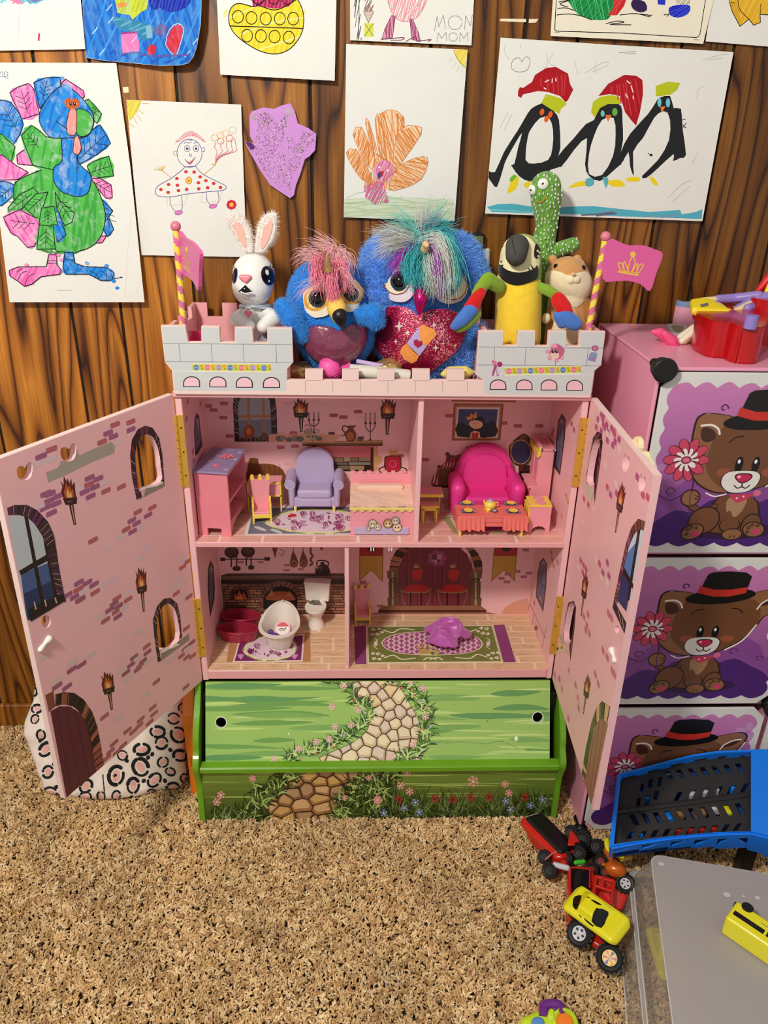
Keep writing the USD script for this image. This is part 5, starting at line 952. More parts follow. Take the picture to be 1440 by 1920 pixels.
    for k in range(8): P.ell(*qb((1302+17*math.cos(k*.785),312+17*math.sin(k*.785)))[0],3.9,3.9,S(206,44,70))
    P.ell(*qb((1302,312))[0],4,4,S(240,190,60))
drawing('drawing','white paper with a drawn girl in a red-dotted dress holding balloons',[(237,187),(452,196),(462.5,482),(265,478.5),(250,330)],d8,y=-.007)
def d9(P):
    g = random.Random(21); P.poly(qe((110,745),(180,760),(215,790),(230,830),(180,850)),S(86,50,110))
    regs = [(qe((220,640),(300,420),(420,440),(560,600),(560,900),(640,1000),(640,1300),(480,1260),(300,1030),(230,880)),1500),(qe((180,450),(380,420),(420,560),(300,600)),260),(qe((500,560),(560,440),(610,480),(560,640)),170),(qe((700,850),(760,640),(890,660),(890,760),(760,890)),320),(qe((590,680),(760,800),(740,1060),(620,1100),(600,800)),320),(qe((150,790),(230,840),(420,1190),(340,1100)),420)]
    cols = [S(50,44,46),S(84,72,72),S(206,196,186),S(240,236,230),S(150,126,96),S(120,84,116),S(176,150,160)]
    geo = {i: [] for i in range(len(cols))}
    for q,n in regs:
        A = sg.Polygon(P.loc(q)).buffer(0); b = A.bounds; k = 0
        while k < n:
            p = (g.uniform(b[0],b[2]),g.uniform(b[1],b[3]))
            k += 1
            if not A.contains(sg.Point(p)): continue
            r = g.uniform(.0006,.0017); a = g.uniform(0,6.28); geo[g.choices(range(7),(4,4,2,1.6,2,2,2))[0]].append(sg.Polygon([(p[0]+r*math.cos(a),p[1]+r*math.sin(a)),(p[0]+.6*r*math.cos(a+2),p[1]+.6*r*math.sin(a+2)),(p[0]+.9*r*math.cos(a+3.6),p[1]+.9*r*math.sin(a+3.6))]))
    for i,c in enumerate(cols): P.add(unary_union(geo[i]),c)
    P.poly(qe((555,400),(600,365),(660,420),(650,460),(590,440)),S(190,168,190)); P.poly(qe((180,460),(230,450),(240,500),(195,510)),S(180,160,180))
drawing('glitter_cutout','purple paper cutout covered with dark and silver glitter',qe((165,465),(190,415),(320,368),(440,385),(530,345),(628,322),(672,400),(712,550),(835,605),(918,668),(905,850),(840,920),(790,950),(740,1110),(690,1240),(668,1355),(622,1390),(545,1340),(470,1290),(400,1240),(290,1080),(170,870),(110,748),(215,770),(172,690)),d9,y=-.008,m=mat('purple_paper',S(206,142,214),.7))
def d10(P):
    g = random.Random(10); OR,OD,PK,PD = S(226,150,88),S(206,116,50),S(232,160,190),S(206,106,150)
    P.poly(qc((680,1035),(900,1020),(1250,1035),(1252,1150),(678,1128)),S(212,222,200)); P.hatch(qc((680,1035),(900,1020),(1250,1035),(1252,1150),(678,1128)),2,3.2,1.7,S(190,208,170),.6,rng=g); P.hatch(qc((680,1045),(1240,1060),(1240,1100),(680,1090)),1,9,1.2,S(160,186,140),rng=g); P.line(qc((690,1030),(760,1000),(830,1000),(960,1030),(1080,1060)),.9,S(176,196,150),3)
    fan = [qc((690,790),(740,775),(800,870),(830,960),(770,930),(720,860)),qc((725,700),(770,660),(830,800),(860,900),(800,860)),qc((790,640),(805,625),(850,780),(860,860),(830,800)),qc((840,620),(870,590),(920,570),(990,610),(980,760),(930,880),(870,840)),qc((960,680),(1060,655),(1080,695),(980,840),(930,900)),qc((930,900),(1000,840),(1090,812),(1115,840),(1080,930),(990,975),(910,985))]
    for k,q in enumerate(fan):
        a = (55,68,80,95,125,152)[k]; P.poly(q,S(240,206,172),2); P.hatch(q,a,2.7,1.6,OR,.5,rng=g); P.hatch(q,a+12,5.5,1.3,OD,.7,rng=g); P.ring(q,.9,OD,2)
    P.hatch(qc((770,900),(940,880),(920,980),(790,980)),85,3,1.6,OR,rng=g)
    P.hatch(qc((780,965),(880,930),(910,1050),(840,1060),(790,1025)),60,2.2,1.6,PD,.5,rng=g); P.poly(qc((840,860),(880,830),(930,850),(935,905),(890,945),(850,930),(832,895)),PK,3); P.hatch(qc((840,860),(880,830),(930,850),(935,905),(890,945),(850,930)),60,3,1.4,PD,rng=g)
    P.line(qc((845,800),(880,820),(920,850),(880,940),(960,880)),1.2,S(196,90,60)); P.poly(qc((850,905),(865,888),(872,915),(858,932)),S(60,70,130)); P.poly(qc((865,890),(885,888),(880,920),(872,912)),S(190,40,50))
    for x,y in ((862,868),(905,885)): P.ell(*qc((x,y))[0],2.2,1.8,S(244,236,236))
    P.build(P.thing,'crayon_turkey',PAPERPRINT)
    P.poly(qc((1250,256),(1320,258),(1308,352),(1280,330),(1258,295)),S(240,220,110)); P.hatch(qc((1250,256),(1320,258),(1308,352),(1280,330)),60,4,1.5,S(226,200,70),rng=g); P.lines([qc((1245,300),(1225,318)),qc((1262,325),(1240,352)),qc((1278,340),(1262,372)),qc((1295,350),(1285,378))],1,S(206,206,190)); P.line(qc((1248,262),(1270,310),(1310,352)),1,S(150,130,70),3)
drawing('drawing','tall white paper with an orange crayon handprint-like turkey on green grass',qc((690,228),(1320,258),(1252,1150),(677,1128)),d10,y=-.010)
def d11(P):
    g = random.Random(12); BK,RD_,YG = S(36,37,40),S(172,22,34),S(186,196,34)
    P.poly(qd((35,1035),(90,1020),(160,1018),(240,1030),(330,1045),(420,1035),(560,1030),(700,1045),(850,1060),(1000,1050),(1010,1072),(1080,1060),(1112,1045),(1108,1095),(960,1090),(700,1082),(500,1072),(300,1068),(60,1060)),S(84,178,200),1); P.hatch(qd((400,1040),(700,1050),(1000,1070),(1000,1090),(500,1072)),3,8,3,S(120,160,186),rng=g); P.hatch(qd((470,1060),(640,1050),(700,1075),(520,1080)),8,6,3,S(96,110,134),rng=g); P.hatch(qd((40,1040),(300,1045),(300,1065),(60,1058)),2,8,2.5,S(120,200,212),rng=g)
    def body(outer,inner): P.hole(qd(*outer),qd(*inner),BK,2)
    body(((300,520),(340,515),(372,560),(395,600),(402,740),(385,800),(412,830),(350,850),(330,890),(250,908),(195,880),(165,840),(155,825),(172,818),(190,740),(210,665),(180,710),(130,800),(115,845),(85,935),(60,915),(38,880),(45,855),(75,860),(120,760),(190,650),(225,590),(255,545)),((300,590),(255,645),(238,690),(228,800),(270,818),(340,800),(362,740),(365,650),(345,590)))
    body(((600,540),(660,512),(705,530),(712,590),(715,700),(705,760),(720,800),(660,860),(600,905),(545,880),(525,820),(535,690),(470,750),(405,835),(375,800),(470,690),(530,620),(570,600)),((610,600),(570,680),(545,770),(545,870),(610,875),(665,780),(678,680),(668,590)))
    body(((895,490),(950,480),(968,540),(1005,545),(1012,640),(1030,775),(1000,790),(965,805),(968,770),(880,850),(830,890),(810,880),(890,800),(945,700),(950,600),(930,560),(905,560),(870,590),(815,690),(765,760),(770,880),(750,830),(742,760),(700,830),(705,760),(750,670),(840,570),(880,510)),((940,560),(938,570),(936,562)))
    P.poly(qd((306,515),(330,470),(400,490),(435,520),(405,545),(398,570),(360,550)),YG,1); P.poly(qd((190,455),(200,435),(215,440),(260,410),(275,375),(330,340),(380,335),(440,368),(450,420),(466,448),(440,500),(428,512),(400,480),(340,460),(290,455),(215,472),(205,490),(190,480)),RD_,1); P.hatch(qd((270,400),(440,370),(430,480),(330,450)),100,8,2,S(206,60,66),rng=g); P.lines([qd((325,410),(345,400)),qd((360,412),(362,395)),qd((380,405),(378,392)),qd((320,440),(330,445))],2,S(240,220,216))
    P.poly(qd((555,560),(565,510),(600,485),(660,475),(705,490),(700,520),(640,520),(600,540),(575,588)),YG,1); P.poly(qd((592,480),(640,420),(720,375),(780,378),(812,400),(815,470),(800,560),(780,628),(755,600),(725,560),(700,480),(650,470)),RD_,1); P.hatch(qd((640,440),(800,390),(800,540),(760,580)),105,8,2,S(206,60,66),rng=g); P.lines([qd((755,430),(765,460)),qd((735,405),(750,418)),qd((765,480),(768,495)),qd((728,470),(738,490))],2,S(240,220,216))
    P.poly(qd((878,430),(940,408),(1002,415),(985,450),(950,475),(880,482)),YG,1)
    for q in ((310,560),(352,572),(332,595)): P.ell(*qd(q)[0],4,6.5,S(232,96,34),15)
    P.poly(qd((625,575),(658,575),(640,608)),S(232,120,50),1); P.ell(*qd((613,568))[0],3.6,6,S(110,200,180)); P.ell(*qd((674,560))[0],5,7.5,S(96,176,76)); P.ell(*qd((897,512))[0],3.8,8.6,S(116,196,220)); P.ell(*qd((940,514))[0],4,8.6,S(116,196,220)); P.poly(qd((902,535),(928,530),(908,565)),S(236,130,50))
    for q in (((160,880),(180,875),(195,900),(180,945),(140,968),(135,955),(150,920)),((220,915),(270,905),(265,940),(230,940)),((440,940),(480,912),(535,905),(540,925),(480,935)),((635,905),(700,900),(725,930),(660,932)),((730,890),(790,885),(800,905),(745,908)),((845,885),(870,890),(892,925),(870,925))): P.poly(qd(*q),S(240,212,40),2)
    for q in (((530,895),(560,890),(572,910),(560,930),(528,930)),((615,885),(640,890),(640,915),(630,940),(618,910))): P.poly(qd(*q),S(96,176,190),2)
    P.poly(qd((150,890),(170,872),(185,880),(165,905),(150,910)),S(110,186,60))
    PC = S(196,196,196); P.lines([qd((210,310),(195,290),(165,300),(158,340),(190,360),(235,350),(250,310),(240,285),(222,290),(212,308))],1.0,S(140,140,142),4)
    P.lines([qd((335,270),(335,330),(315,335)),qd((370,265),(340,310),(375,330)),qd((470,300),(490,370)),qd((525,365),(620,310),(640,325),(560,360)),qd((580,300),(575,370)),qd((1115,300),(1200,275),(1240,270)),qd((1150,300),(1210,290)),qd((1085,490),(1090,450),(1120,430)),qd((130,220),(120,260),(150,300)),qd((100,640),(140,560)),qd((120,650),(160,570)),qd((1060,820),(1090,760)),qd((940,990),(1010,920),(1060,900)),qd((960,1010),(1050,930)),qd((200,240),(205,225))],.9,PC,2)
    P.hatch(qd((690,258),(780,255),(778,270),(700,268)),4,3,1,S(170,168,166),rng=g); P.lines([qd((1008,620),(1030,640)),qd((1030,615),(1012,642)),qd((1012,600),(1026,595))],1.2,BK); P.ell(*qd((855,775))[0],3,2.4,BK); P.ell(*qd((842,768))[0],1.4,1,BK)
drawing('painting','large white paper with three painted black penguins in red and green hats',qd((103,188),(690,226),(1268,260),(1112,1106),(25,1068)),d11,y=-.011,ink=PAPERPRINT)
# wall gadget and plate, leftover tape
dv = cv(820,380,10.286)
hg = Thing('hygrometer','small black digital hygrometer with grey display above the wall plate','hygrometer',onY(890,452,-.01)); b = [onY(*q,-.016) for q in dv((498,880),(922,595))]
q = box(b[0][0],b[1][0],-.017,-.0,b[0][2],b[1][2],.003); hg.part('case',q,BLACKP); HP = Print((0,-.017,0),EX,EZ,base=2e-4); HP.poly(dv((538,640),(885,640),(885,815),(535,815)),S(108,112,78)); HP.poly(dv((600,660),(760,650),(720,800),(620,800)),S(126,122,76),3); HP.build(hg,'display',GLOSSPRINT,label='grey green display')
wp = Thing('wall_plate','blank beige plastic wall plate partly behind the big blue plush','wall plate',onY(905,510,0)); b0,b1 = onY(*dv((1030,885))[0],-.006),onY(*dv((985,1480))[0],-.006); x1 = b0[0]
wp.part('plate',box(x1-.07,x1,-.007,0,b1[2]-.01,b0[2],.003),mat('beige_plastic',S(206,198,176),.4)); wp.part('screw',box(x1-.038,x1-.032,-.0085,-.006,b0[2]-.03,b0[2]-.024,.001),mat('beige_plastic',None))
TAPE = mat('old_tape',S(236,224,190),.6)
def tape(label,px):
    c = onY(*np.mean(px,0),-.0006); P = Print((0,-.0002,0),EX,EZ); single('tape_scrap',frame((0,-.0002,0),EX,EZ,ext(sg.Polygon(P.loc(px)).buffer(0),.0003)),TAPE,label,'tape')
tt = cv(880,0,8)
tape('torn strip of old cream tape crossing a dark plank groove above the penguins',tt((455,290),(480,280),(850,285),(850,335),(600,325),(460,318))); tape('short end of old cream tape right of the groove',tt((895,285),(1035,285),(1000,338),(890,345)))
tape('small scrap of clear tape between the turkey sheet and the girl drawing',qa((690,490),(722,488),(725,520),(695,522)))
# ================================================================ cube storage cabinet with printed bear doors
CYF,CXL,CELL,CZ = -.373,.507,.3535,1.066
PPL = mat('pink_plastic',S(236,158,186),.32,noise=.03,nscale=6); WRIM = mat('white_rim',S(226,224,222),.3)
cab = Thing('storage_cabinet','pink plastic cube storage cabinet with bear printed doors and black connectors','cabinet',(.85,-.19,0))
for k in range(3):
    z0 = .006+k*.3535; cab.part('side_panel',box(CXL,CXL+.005,CYF+.008,-.012,z0+.004,z0+.349,.002),PPL); cab.part('rear_panel',box(CXL,1.25,-.014,-.010,z0,z0+.35),PPL)
    for x in (CXL+CELL,): cab.part('divider_panel',box(x-.003,x+.003,CYF+.01,-.012,z0,z0+.35),PPL)
    fr_ = cat([tube([(CXL+.001,CYF+.006,z0+.003),(CXL+.001,CYF+.006,z0+.351)],.0035,8),tube([(CXL+.001,-.014,z0+.003),(CXL+.001,-.014,z0+.351)],.003,8),tube([(CXL+.001,CYF+.006,z0+.351),(CXL+.001,-.014,z0+.351)],.003,8)]); cab.part('frame_wire',fr_,PPL,smooth=40)
for k in range(2):
    x0 = CXL+k*CELL; cab.part('top_panel',box(x0+.001,x0+CELL-.001,CYF+.004,-.012,CZ-.006,CZ,.002),PPL)
    for kk in range(3): cab.part('shelf_panel',box(x0,x0+CELL,CYF+.006,-.012,.003+kk*.3535,.008+kk*.3535),PPL)
cab.part('top_edge_wire',tube([(CXL,CYF+.004,CZ-.003),(1.22,CYF+.004,CZ-.003)],.0032,8),PPL,smooth=40)
def cloudband(P,pts,r,c):
    g = [sg.Polygon(P.loc(pts))]; P.add(unary_union(g).buffer(0),c)
def bear(P,k):
    """one door's printed picture in door coordinates: x, y from 0 to 1 with y upwards"""
    X = lambda *pts: [(a*.333,b*.333) for a,b in pts]; W = lambda w: w*.333; sh = S
    def scallop(y0,amp,n,seed,base=0.0):
        g = random.Random(seed); out = []; x = .045
        w = .91/n
        for i in range(n):
            for t in np.linspace(0,1,7)[:-1]: out.append((x+w*t,y0+amp*math.sin(math.pi*t)*g.uniform(.9,1.1)))
            x += w
        return out+[(.955,y0)]
    edge = [(a,b) for a,b in scallop(.935,.03,8,2)]; right = [(.955+.022*math.sin(math.pi*((t*9) % 1)),.935-.88*t) for t in np.linspace(0,1,55)]; bot = [(.955-.91*t,.055-.025*math.sin(math.pi*((t*7) % 1))) for t in np.linspace(0,1,50)]; lef = [(.045-.022*math.sin(math.pi*((t*8) % 1)),.055+.88*t) for t in np.linspace(0,1,50)]
    pic = sg.Polygon([(a*.333,b*.333) for a,b in edge+right+bot+lef]).buffer(0)
    cl = P.clip; P.clip = pic.intersection(cl)
    for i in range(22): t = i/21; P.poly(X((0,1-t*.66),(1,1-t*.66),(1,.962-t*.66 if i < 21 else 0),(0,.962-t*.66 if i < 21 else 0)),sh(210-56*t,130-42*t,186-28*t))
    for (x,y) in ((.93,.82),(.80,.30),(.97,.24)):
        for a in range(5): P.ell(*X((x+.05*math.cos(a*1.257+.3),y+.05*math.sin(a*1.257+.3)))[0],W(.034),W(.024),sh(206,150,196),a*72+17)
    for (x,y,r) in ((.12,.55,.035),(.15,.49,.04),(.06,.50,.022)): P.ell(*X((x,y))[0],W(r),W(r),sh(184,122,178))
    P.poly(X((0,.30),(.12,.34),(.2,.42),(.32,.45),(.42,.41),(.5,.44),(.7,.50),(.86,.42),(.9,.34),(1,.3),(1,0),(0,0)),sh(138,74,152),3)
    P.poly(X((0,.10),(.08,.18),(.18,.25),(.28,.24),(.36,.31),(.47,.32),(.6,.29),(.72,.33),(.84,.27),(.93,.22),(1,.12),(1,0),(0,0)),sh(74,30,116),3)
    P.ell(*X((.5,.13))[0],W(.27),W(.055),sh(52,20,76)); DB = sh(48,24,18); B1,B2,B3 = sh(116,72,46),sh(146,98,66),sh(176,134,100)
    P.lines([[X((x+r*math.cos(t)*(1-t/8),y+r*math.sin(t)*(1-t/8)))[0] for t in np.linspace(0,5,12)] for x,y,r in ((.13,.36,.03),(.24,.345,.022),(.70,.38,.03),(.87,.33,.024),(.93,.62,.02),(.33,.83,.022))],W(.007),sh(92,40,106))
    P.line(X((.06,.35),(.14,.31),(.21,.35),(.255,.37)),W(.007),sh(92,40,106),4)
    # body, limbs
    P.poly(X((.40,.33),(.60,.33),(.66,.22),(.645,.12),(.38,.11),(.36,.2)),DB,3); P.poly(X((.41,.33),(.59,.33),(.645,.22),(.63,.13),(.39,.12),(.375,.2)),B1,3)
    P.poly(X((.395,.295),(.33,.27),(.285,.29),(.25,.33),(.23,.29),(.27,.245),(.34,.235),(.41,.265)),DB,3); P.poly(X((.395,.288),(.33,.263),(.29,.28),(.25,.318),(.24,.29),(.275,.253),(.34,.243),(.405,.27)),B1,3)
    P.ell(*X((.25,.325))[0],W(.055),W(.052),DB); P.ell(*X((.25,.325))[0],W(.047),W(.044),B2); P.lines([X((.275,.34),(.292,.332)),X((.275,.322),(.292,.318))],W(.006),DB)
    P.poly(X((.46,.325),(.56,.325),(.55,.25),(.515,.21),(.485,.25),(.465,.245)),B3,3)
    P.ell(*X((.35,.19))[0],W(.092),W(.085),DB,35); P.ell(*X((.35,.19))[0],W(.083),W(.076),B1,35); P.ell(*X((.62,.16))[0],W(.06),W(.075),DB); P.ell(*X((.62,.16))[0],W(.052),W(.067),B1); P.ell(*X((.5,.16))[0],W(.06),W(.05),DB); P.ell(*X((.5,.165))[0],W(.052),W(.045),B1)
    for x,y,rt in ((.30,.12,25),(.64,.135,-10)):
        P.ell(*X((x,y))[0],W(.066),W(.05),DB,rt); P.ell(*X((x,y))[0],W(.058),W(.042),B2,rt); P.ell(*X((x+.018,y-.012))[0],W(.022),W(.018),sh(206,60,106),rt)
        for a,b in ((-.03,.012),(-.012,.028),(.018,.026),(-.032,-.014)): P.ell(*X((x+a,y+b))[0],W(.011),W(.010),DB); P.ell(*X((x+a,y+b))[0],W(.007),W(.006),B1)
    P.ell(*X((.525,.105))[0],W(.06),W(.038),DB); P.ell(*X((.525,.106))[0],W(.053),W(.031),B2); P.lines([X((.52,.098),(.515,.085)),X((.54,.098),(.54,.085))],W(.006),DB)
    P.line(X((.245,.35),(.262,.22)),W(.006),sh(92,40,106))
    P.poly(X((.46,.345),(.60,.355),(.585,.335),(.545,.31),(.515,.295),(.49,.312)),sh(206,60,96)); P.ell(*X((.61,.355))[0],W(.022),W(.018),sh(226,110,140)); P.ell(*X((.54,.335))[0],W(.006),W(.006),sh(250,226,230)); P.ell(*X((.505,.325))[0],W(.006),W(.006),sh(250,226,230))
    # head
    hd = X((.225,.79),(.26,.80),(.36,.79),(.44,.77),(.60,.765),(.74,.79),(.87,.82),(.92,.80),(.925,.76),(.90,.70),(.85,.645),(.82,.62),(.79,.55),(.72,.46),(.62,.395),(.50,.365),(.40,.36),(.32,.385),(.25,.44),(.215,.52),(.205,.60),(.20,.70),(.205,.765))
    h0 = np.array(hd); P.poly(h0.mean(0)+(h0-h0.mean(0))*1.03,DB,3); P.line([tuple(q) for q in np.array(X((.30,.785),(.25,.795),(.222,.77),(.215,.70),(.225,.64)))],W(.012),sh(246,236,226),3); P.poly(h0,B2,3)
    P.poly(X((.30,.62),(.34,.72),(.42,.765),(.60,.76),(.76,.74),(.81,.63),(.78,.53),(.70,.44),(.58,.385),(.45,.37),(.36,.42),(.30,.5)),B1,3)
    P.poly(X((.235,.72),(.24,.67),(.27,.645),(.315,.66),(.31,.70),(.27,.725)),sh(74,38,30),3); P.line(X((.23,.735),(.28,.74),(.32,.72),(.335,.69)),W(.011),sh(246,236,226),4); P.poly(X((.80,.70),(.86,.72),(.90,.76),(.86,.75),(.81,.73)),sh(74,38,30),3); P.line(X((.78,.68),(.80,.72),(.85,.755),(.90,.765)),W(.010),sh(246,236,226),4); P.line(X((.93,.74),(.905,.68),(.86,.625)),W(.010),sh(246,236,226),3); P.line(X((.80,.57),(.74,.46),(.65,.395)),W(.010),sh(246,236,226),4); P.line(X((.33,.355),(.38,.335),(.44,.35)),W(.008),sh(246,236,226),3)
    P.line(X((.395,.645),(.425,.672),(.465,.678)),W(.008),DB,3); P.line(X((.63,.685),(.67,.68),(.70,.655)),W(.008),DB,3)
    for x in (.40,.645): P.ell(*X((x,.475))[0],W(.04),W(.024),sh(160,82,60))
    for x in (.475,.565): P.ell(*X((x,.52))[0],W(.0215),W(.046),sh(14,10,12)); P.ell(*X((x-.003,.538))[0],W(.008),W(.012),sh(250,250,250))
    mz = X((.40,.44),(.425,.475),(.5,.485),(.575,.48),(.605,.45),(.59,.395),(.54,.362),(.46,.36),(.41,.395)); P.poly(stretch(mz,1.05),DB,3); P.poly(mz,sh(238,234,228),3)
    P.poly(X((.465,.45),(.485,.47),(.55,.468),(.562,.445),(.535,.418),(.5,.415)),DB,3); P.poly(X((.472,.449),(.488,.464),(.546,.462),(.555,.444),(.532,.423),(.502,.421)),sh(206,40,90),3); P.ell(*X((.49,.45))[0],W(.009),W(.008),sh(250,200,214)); P.line(X((.515,.415),(.518,.392)),W(.007),DB); P.line(X((.475,.40),(.495,.384),(.518,.392),(.54,.384),(.558,.402)),W(.006),DB,3)
    # hat
    P.ell(*X((.545,.765))[0],W(.205),W(.050),sh(14,10,10),5); P.poly(X((.41,.775),(.445,.91),(.47,.925),(.56,.932),(.66,.925),(.70,.90),(.69,.80),(.55,.755)),sh(20,14,14)); P.poly(X((.405,.79),(.50,.765),(.60,.765),(.69,.79),(.693,.83),(.60,.812),(.50,.812),(.415,.835)),sh(206,50,40))
    # flower
    c = np.array([.185,.545])
    for a in np.linspace(0,2*math.pi,11)[:-1]: p = c+.072*np.array([math.cos(a),math.sin(a)]); P.ell(*X(tuple(p))[0],W(.052),W(.030),sh(96,24,44),math.degrees(a)); P.ell(*X(tuple(p+.006*np.array([math.cos(a),math.sin(a)])))[0],W(.044),W(.024),sh(206,70,100),math.degrees(a)); P.ell(*X(tuple(c+.042*np.array([math.cos(a),math.sin(a)])))[0],W(.025),W(.014),sh(244,232,234),math.degrees(a))
    P.ell(*X(tuple(c))[0],W(.028),W(.022),sh(140,30,60)); P.ell(*X(tuple(c))[0],W(.019),W(.014),sh(220,120,150)); P.line(X((.215,.49),(.245,.43),(.25,.36)),W(.007),sh(80,30,70),3)
    P.clip = cl
for col in range(2):
    for row in range(3):
        x0,z0 = CXL+.006+col*CELL,.010+row*.3535; w = .342; c = .026
        poly = sg.Polygon([(c,0),(w-c,0),(w,c),(w,w-c),(w-c,w),(c,w),(0,w-c),(0,c)])
        d = cab.part('door',frame((x0,CYF+.003,z0),EX,EZ,bevel_ext(rounded(poly,.004),.006,.0022)),WRIM,smooth=35)
        P = Print((x0+.0045,CYF-.003,z0+.0045),EX,EZ,px=False,base=1.2e-4); P.clip = sg.box(-.004,-.004,.337,.337).intersection(affinity.translate(poly.buffer(-.005),-.0045,-.0045))
        if True: bear(P,row); P.build(cab,'door_picture',mat('door_film',attr=True,rough=.3),parent=d)
        else: P.poly([(.02,.02),(.31,.02),(.31,.31),(.02,.31)],S(170,100,168)); P.build(cab,'door_picture',mat('door_film',attr=True),parent=d)
        if col == 0 and row < 3:
            hx,hz = x0+.312,z0+.17; cab.part('finger_hole',frame((hx,CYF-.0035,hz),EX,EZ,ext(sg.Point(0,0).buffer(.0125),.0006)),mat('dark_red',S(84,18,24),.4),parent=d); cab.part('hole_rim',frame((hx,CYF-.0038,hz),EX,EZ,ext(sg.Point(0,0).buffer(.0145).difference(sg.Point(0,0).buffer(.0123)),.002)),WRIM,parent=d)
for x in (CXL+.002,CXL+CELL):
    for row in range(4):
        if x < .6 and row in (1,2): continue
        c = np.array([x,CYF-.004,.004+row*.3537]); r = .0195 if row == 3 else .018
        k = cab.part('connector',soft(ball(c,r*.92,32).translate([0,.006,0])+chain([(c,r*.5),(c+np.array([0,.04,0]),r*.42)])+Manifold.cylinder(.008,r*1.06,r*1.06,28).rotate([90,0,0]).translate([c[0],c[1]-.006,c[2]]),.004,3),BLACKP,smooth=40,label='round black connector')
# ================================================================ doll furniture in the rooms
def xf(t,loc,rz=0,s=1.0):
    t = tm(t).copy(); t.apply_scale(s); t.apply_transform(trimesh.transformations.euler_matrix(*np.radians(rz if isinstance(rz,tuple) else (0,0,rz)))); t.apply_translation(loc); return t
class Toy(Thing):
    """a thing modelled in its own axes (x right, y back, z up) and stood at a point"""
    def __init__(s,name,label,c,loc,rz=0,scale=1.0,group=None): super().__init__(name,label,c,loc,group); s.rz,s.sc = rz,scale
    def add(s,name,t,m,parent=None,smooth=False,label=None,col=None,kind=None): return s.part(name,xf(t,s.loc,s.rz,s.sc),m,parent=parent,smooth=smooth,label=label,col=col,kind=kind)
    def point(s,p): a = math.radians(s.rz); x,y,z = np.asarray(p)*s.sc; return s.loc+np.array([x*math.cos(a)-y*math.sin(a),x*math.sin(a)+y*math.cos(a),z])
XZ = lambda poly,y0,h,b=.0006: frame((0,y0+h,0),EX,EZ,bevel_ext(sg.Polygon(poly),h,b))        # outline in x, z extruded towards the viewer
YZ = lambda poly,x0,h,b=.0006: frame((x0,0,0),EY,EZ,bevel_ext(sg.Polygon(poly),h,b))
def rbox(x0,x1,y0,y1,z0,z1,r):
    r = min(r,(x1-x0)/2.01,(y1-y0)/2.01,(z1-z0)/2.01)
    return tm(Manifold.batch_hull([ball((x,y,z),r,16) for x in (x0+r,x1-r) for y in (y0+r,y1-r) for z in (z0+r,z1-r)]))
TPINK,TYEL,CORAL,MAG,LAV = mat('toy_pink',S(240,156,170),.4),mat('toy_yellow',S(246,214,84),.38),mat('toy_coral',S(240,120,112),.38),mat('toy_magenta',S(230,56,148),.45),mat('toy_lavender',S(186,170,206),.42)
CABP,LAVTOP,CREAMP,PORC = mat('cabinet_pink',S(232,136,150),.4,noise=.03),mat('lavender_board',S(152,134,176),.35,noise=.06,nscale=60),mat('cream_plastic',S(244,226,150),.45),mat('porcelain',S(238,230,220),.22)
# pink shelf cabinet, its open side turned right
p0,p1,p2 = onZ(374,1003,ZS),onZ(434,1007,ZS),onZ(463,957,ZS)
a = math.degrees(math.atan2(*(p1-p0)[1::-1])); w = float(np.linalg.norm(p1-p0)); h = onY(425,886,p1[1])[2]-ZS; dpt = .128
t = Toy('shelf_cabinet','pink doll cabinet with lavender top and open shelves, leftmost in the upper room','doll cabinet',p0,a)
notch = [(0,0),(w*.27,0),(w*.27,.017),(w*.7,.017),(w*.7,0),(w,0),(w,h-.004),(0,h-.004)]
t.add('end_panel',XZ(notch,0,.006),CABP); t.add('end_panel',XZ(notch,dpt-.006,.006),CABP); t.add('back_board',box(.001,.004,.006,dpt-.006,.02,h-.004),CABP)
for z in (.026,h*.5,h-.012): t.add('shelf',box(.002,w-.001,.005,dpt-.005,z,z+.006,.0008),CABP)
t.add('plinth',YZ([(.005,.03),(.005,.022),(.012,.008),(.02,.018),(.05,.022),(dpt-.03,.02),(dpt-.012,.008),(dpt-.005,.02),(dpt-.005,.03)],w-.006,.005),CABP)
tp = t.add('top_board',box(-.006,w+.003,-.004,dpt+.004,h-.004,h,.001),LAVTOP,label='lavender top with pink blossoms')
P = Print(t.point((0,0,h)),t.point((1,0,0))-t.loc,t.point((0,1,0))-t.loc,base=1.2e-4); P.clip = sg.box(-.005,-.003,w+.002,dpt+.003)
for q,r in (((430,645),8),((330,735),6),((400,650),6),((480,640),6)): flower(P,qC(q)[0],r,S(226,120,150),n=8,ay=(0,.5)); flower(P,qC((q[0]+20,q[1]+10))[0],r*.8,S(206,96,120),n=6,ay=(0,.5))
for q in ((270,688),(520,675),(430,775),(350,640),(560,610)): flower(P,qC(q)[0],3.4,S(216,206,226),n=5,ay=(0,.5))
P.build(t,'blossom_print',PRINT,parent=tp)
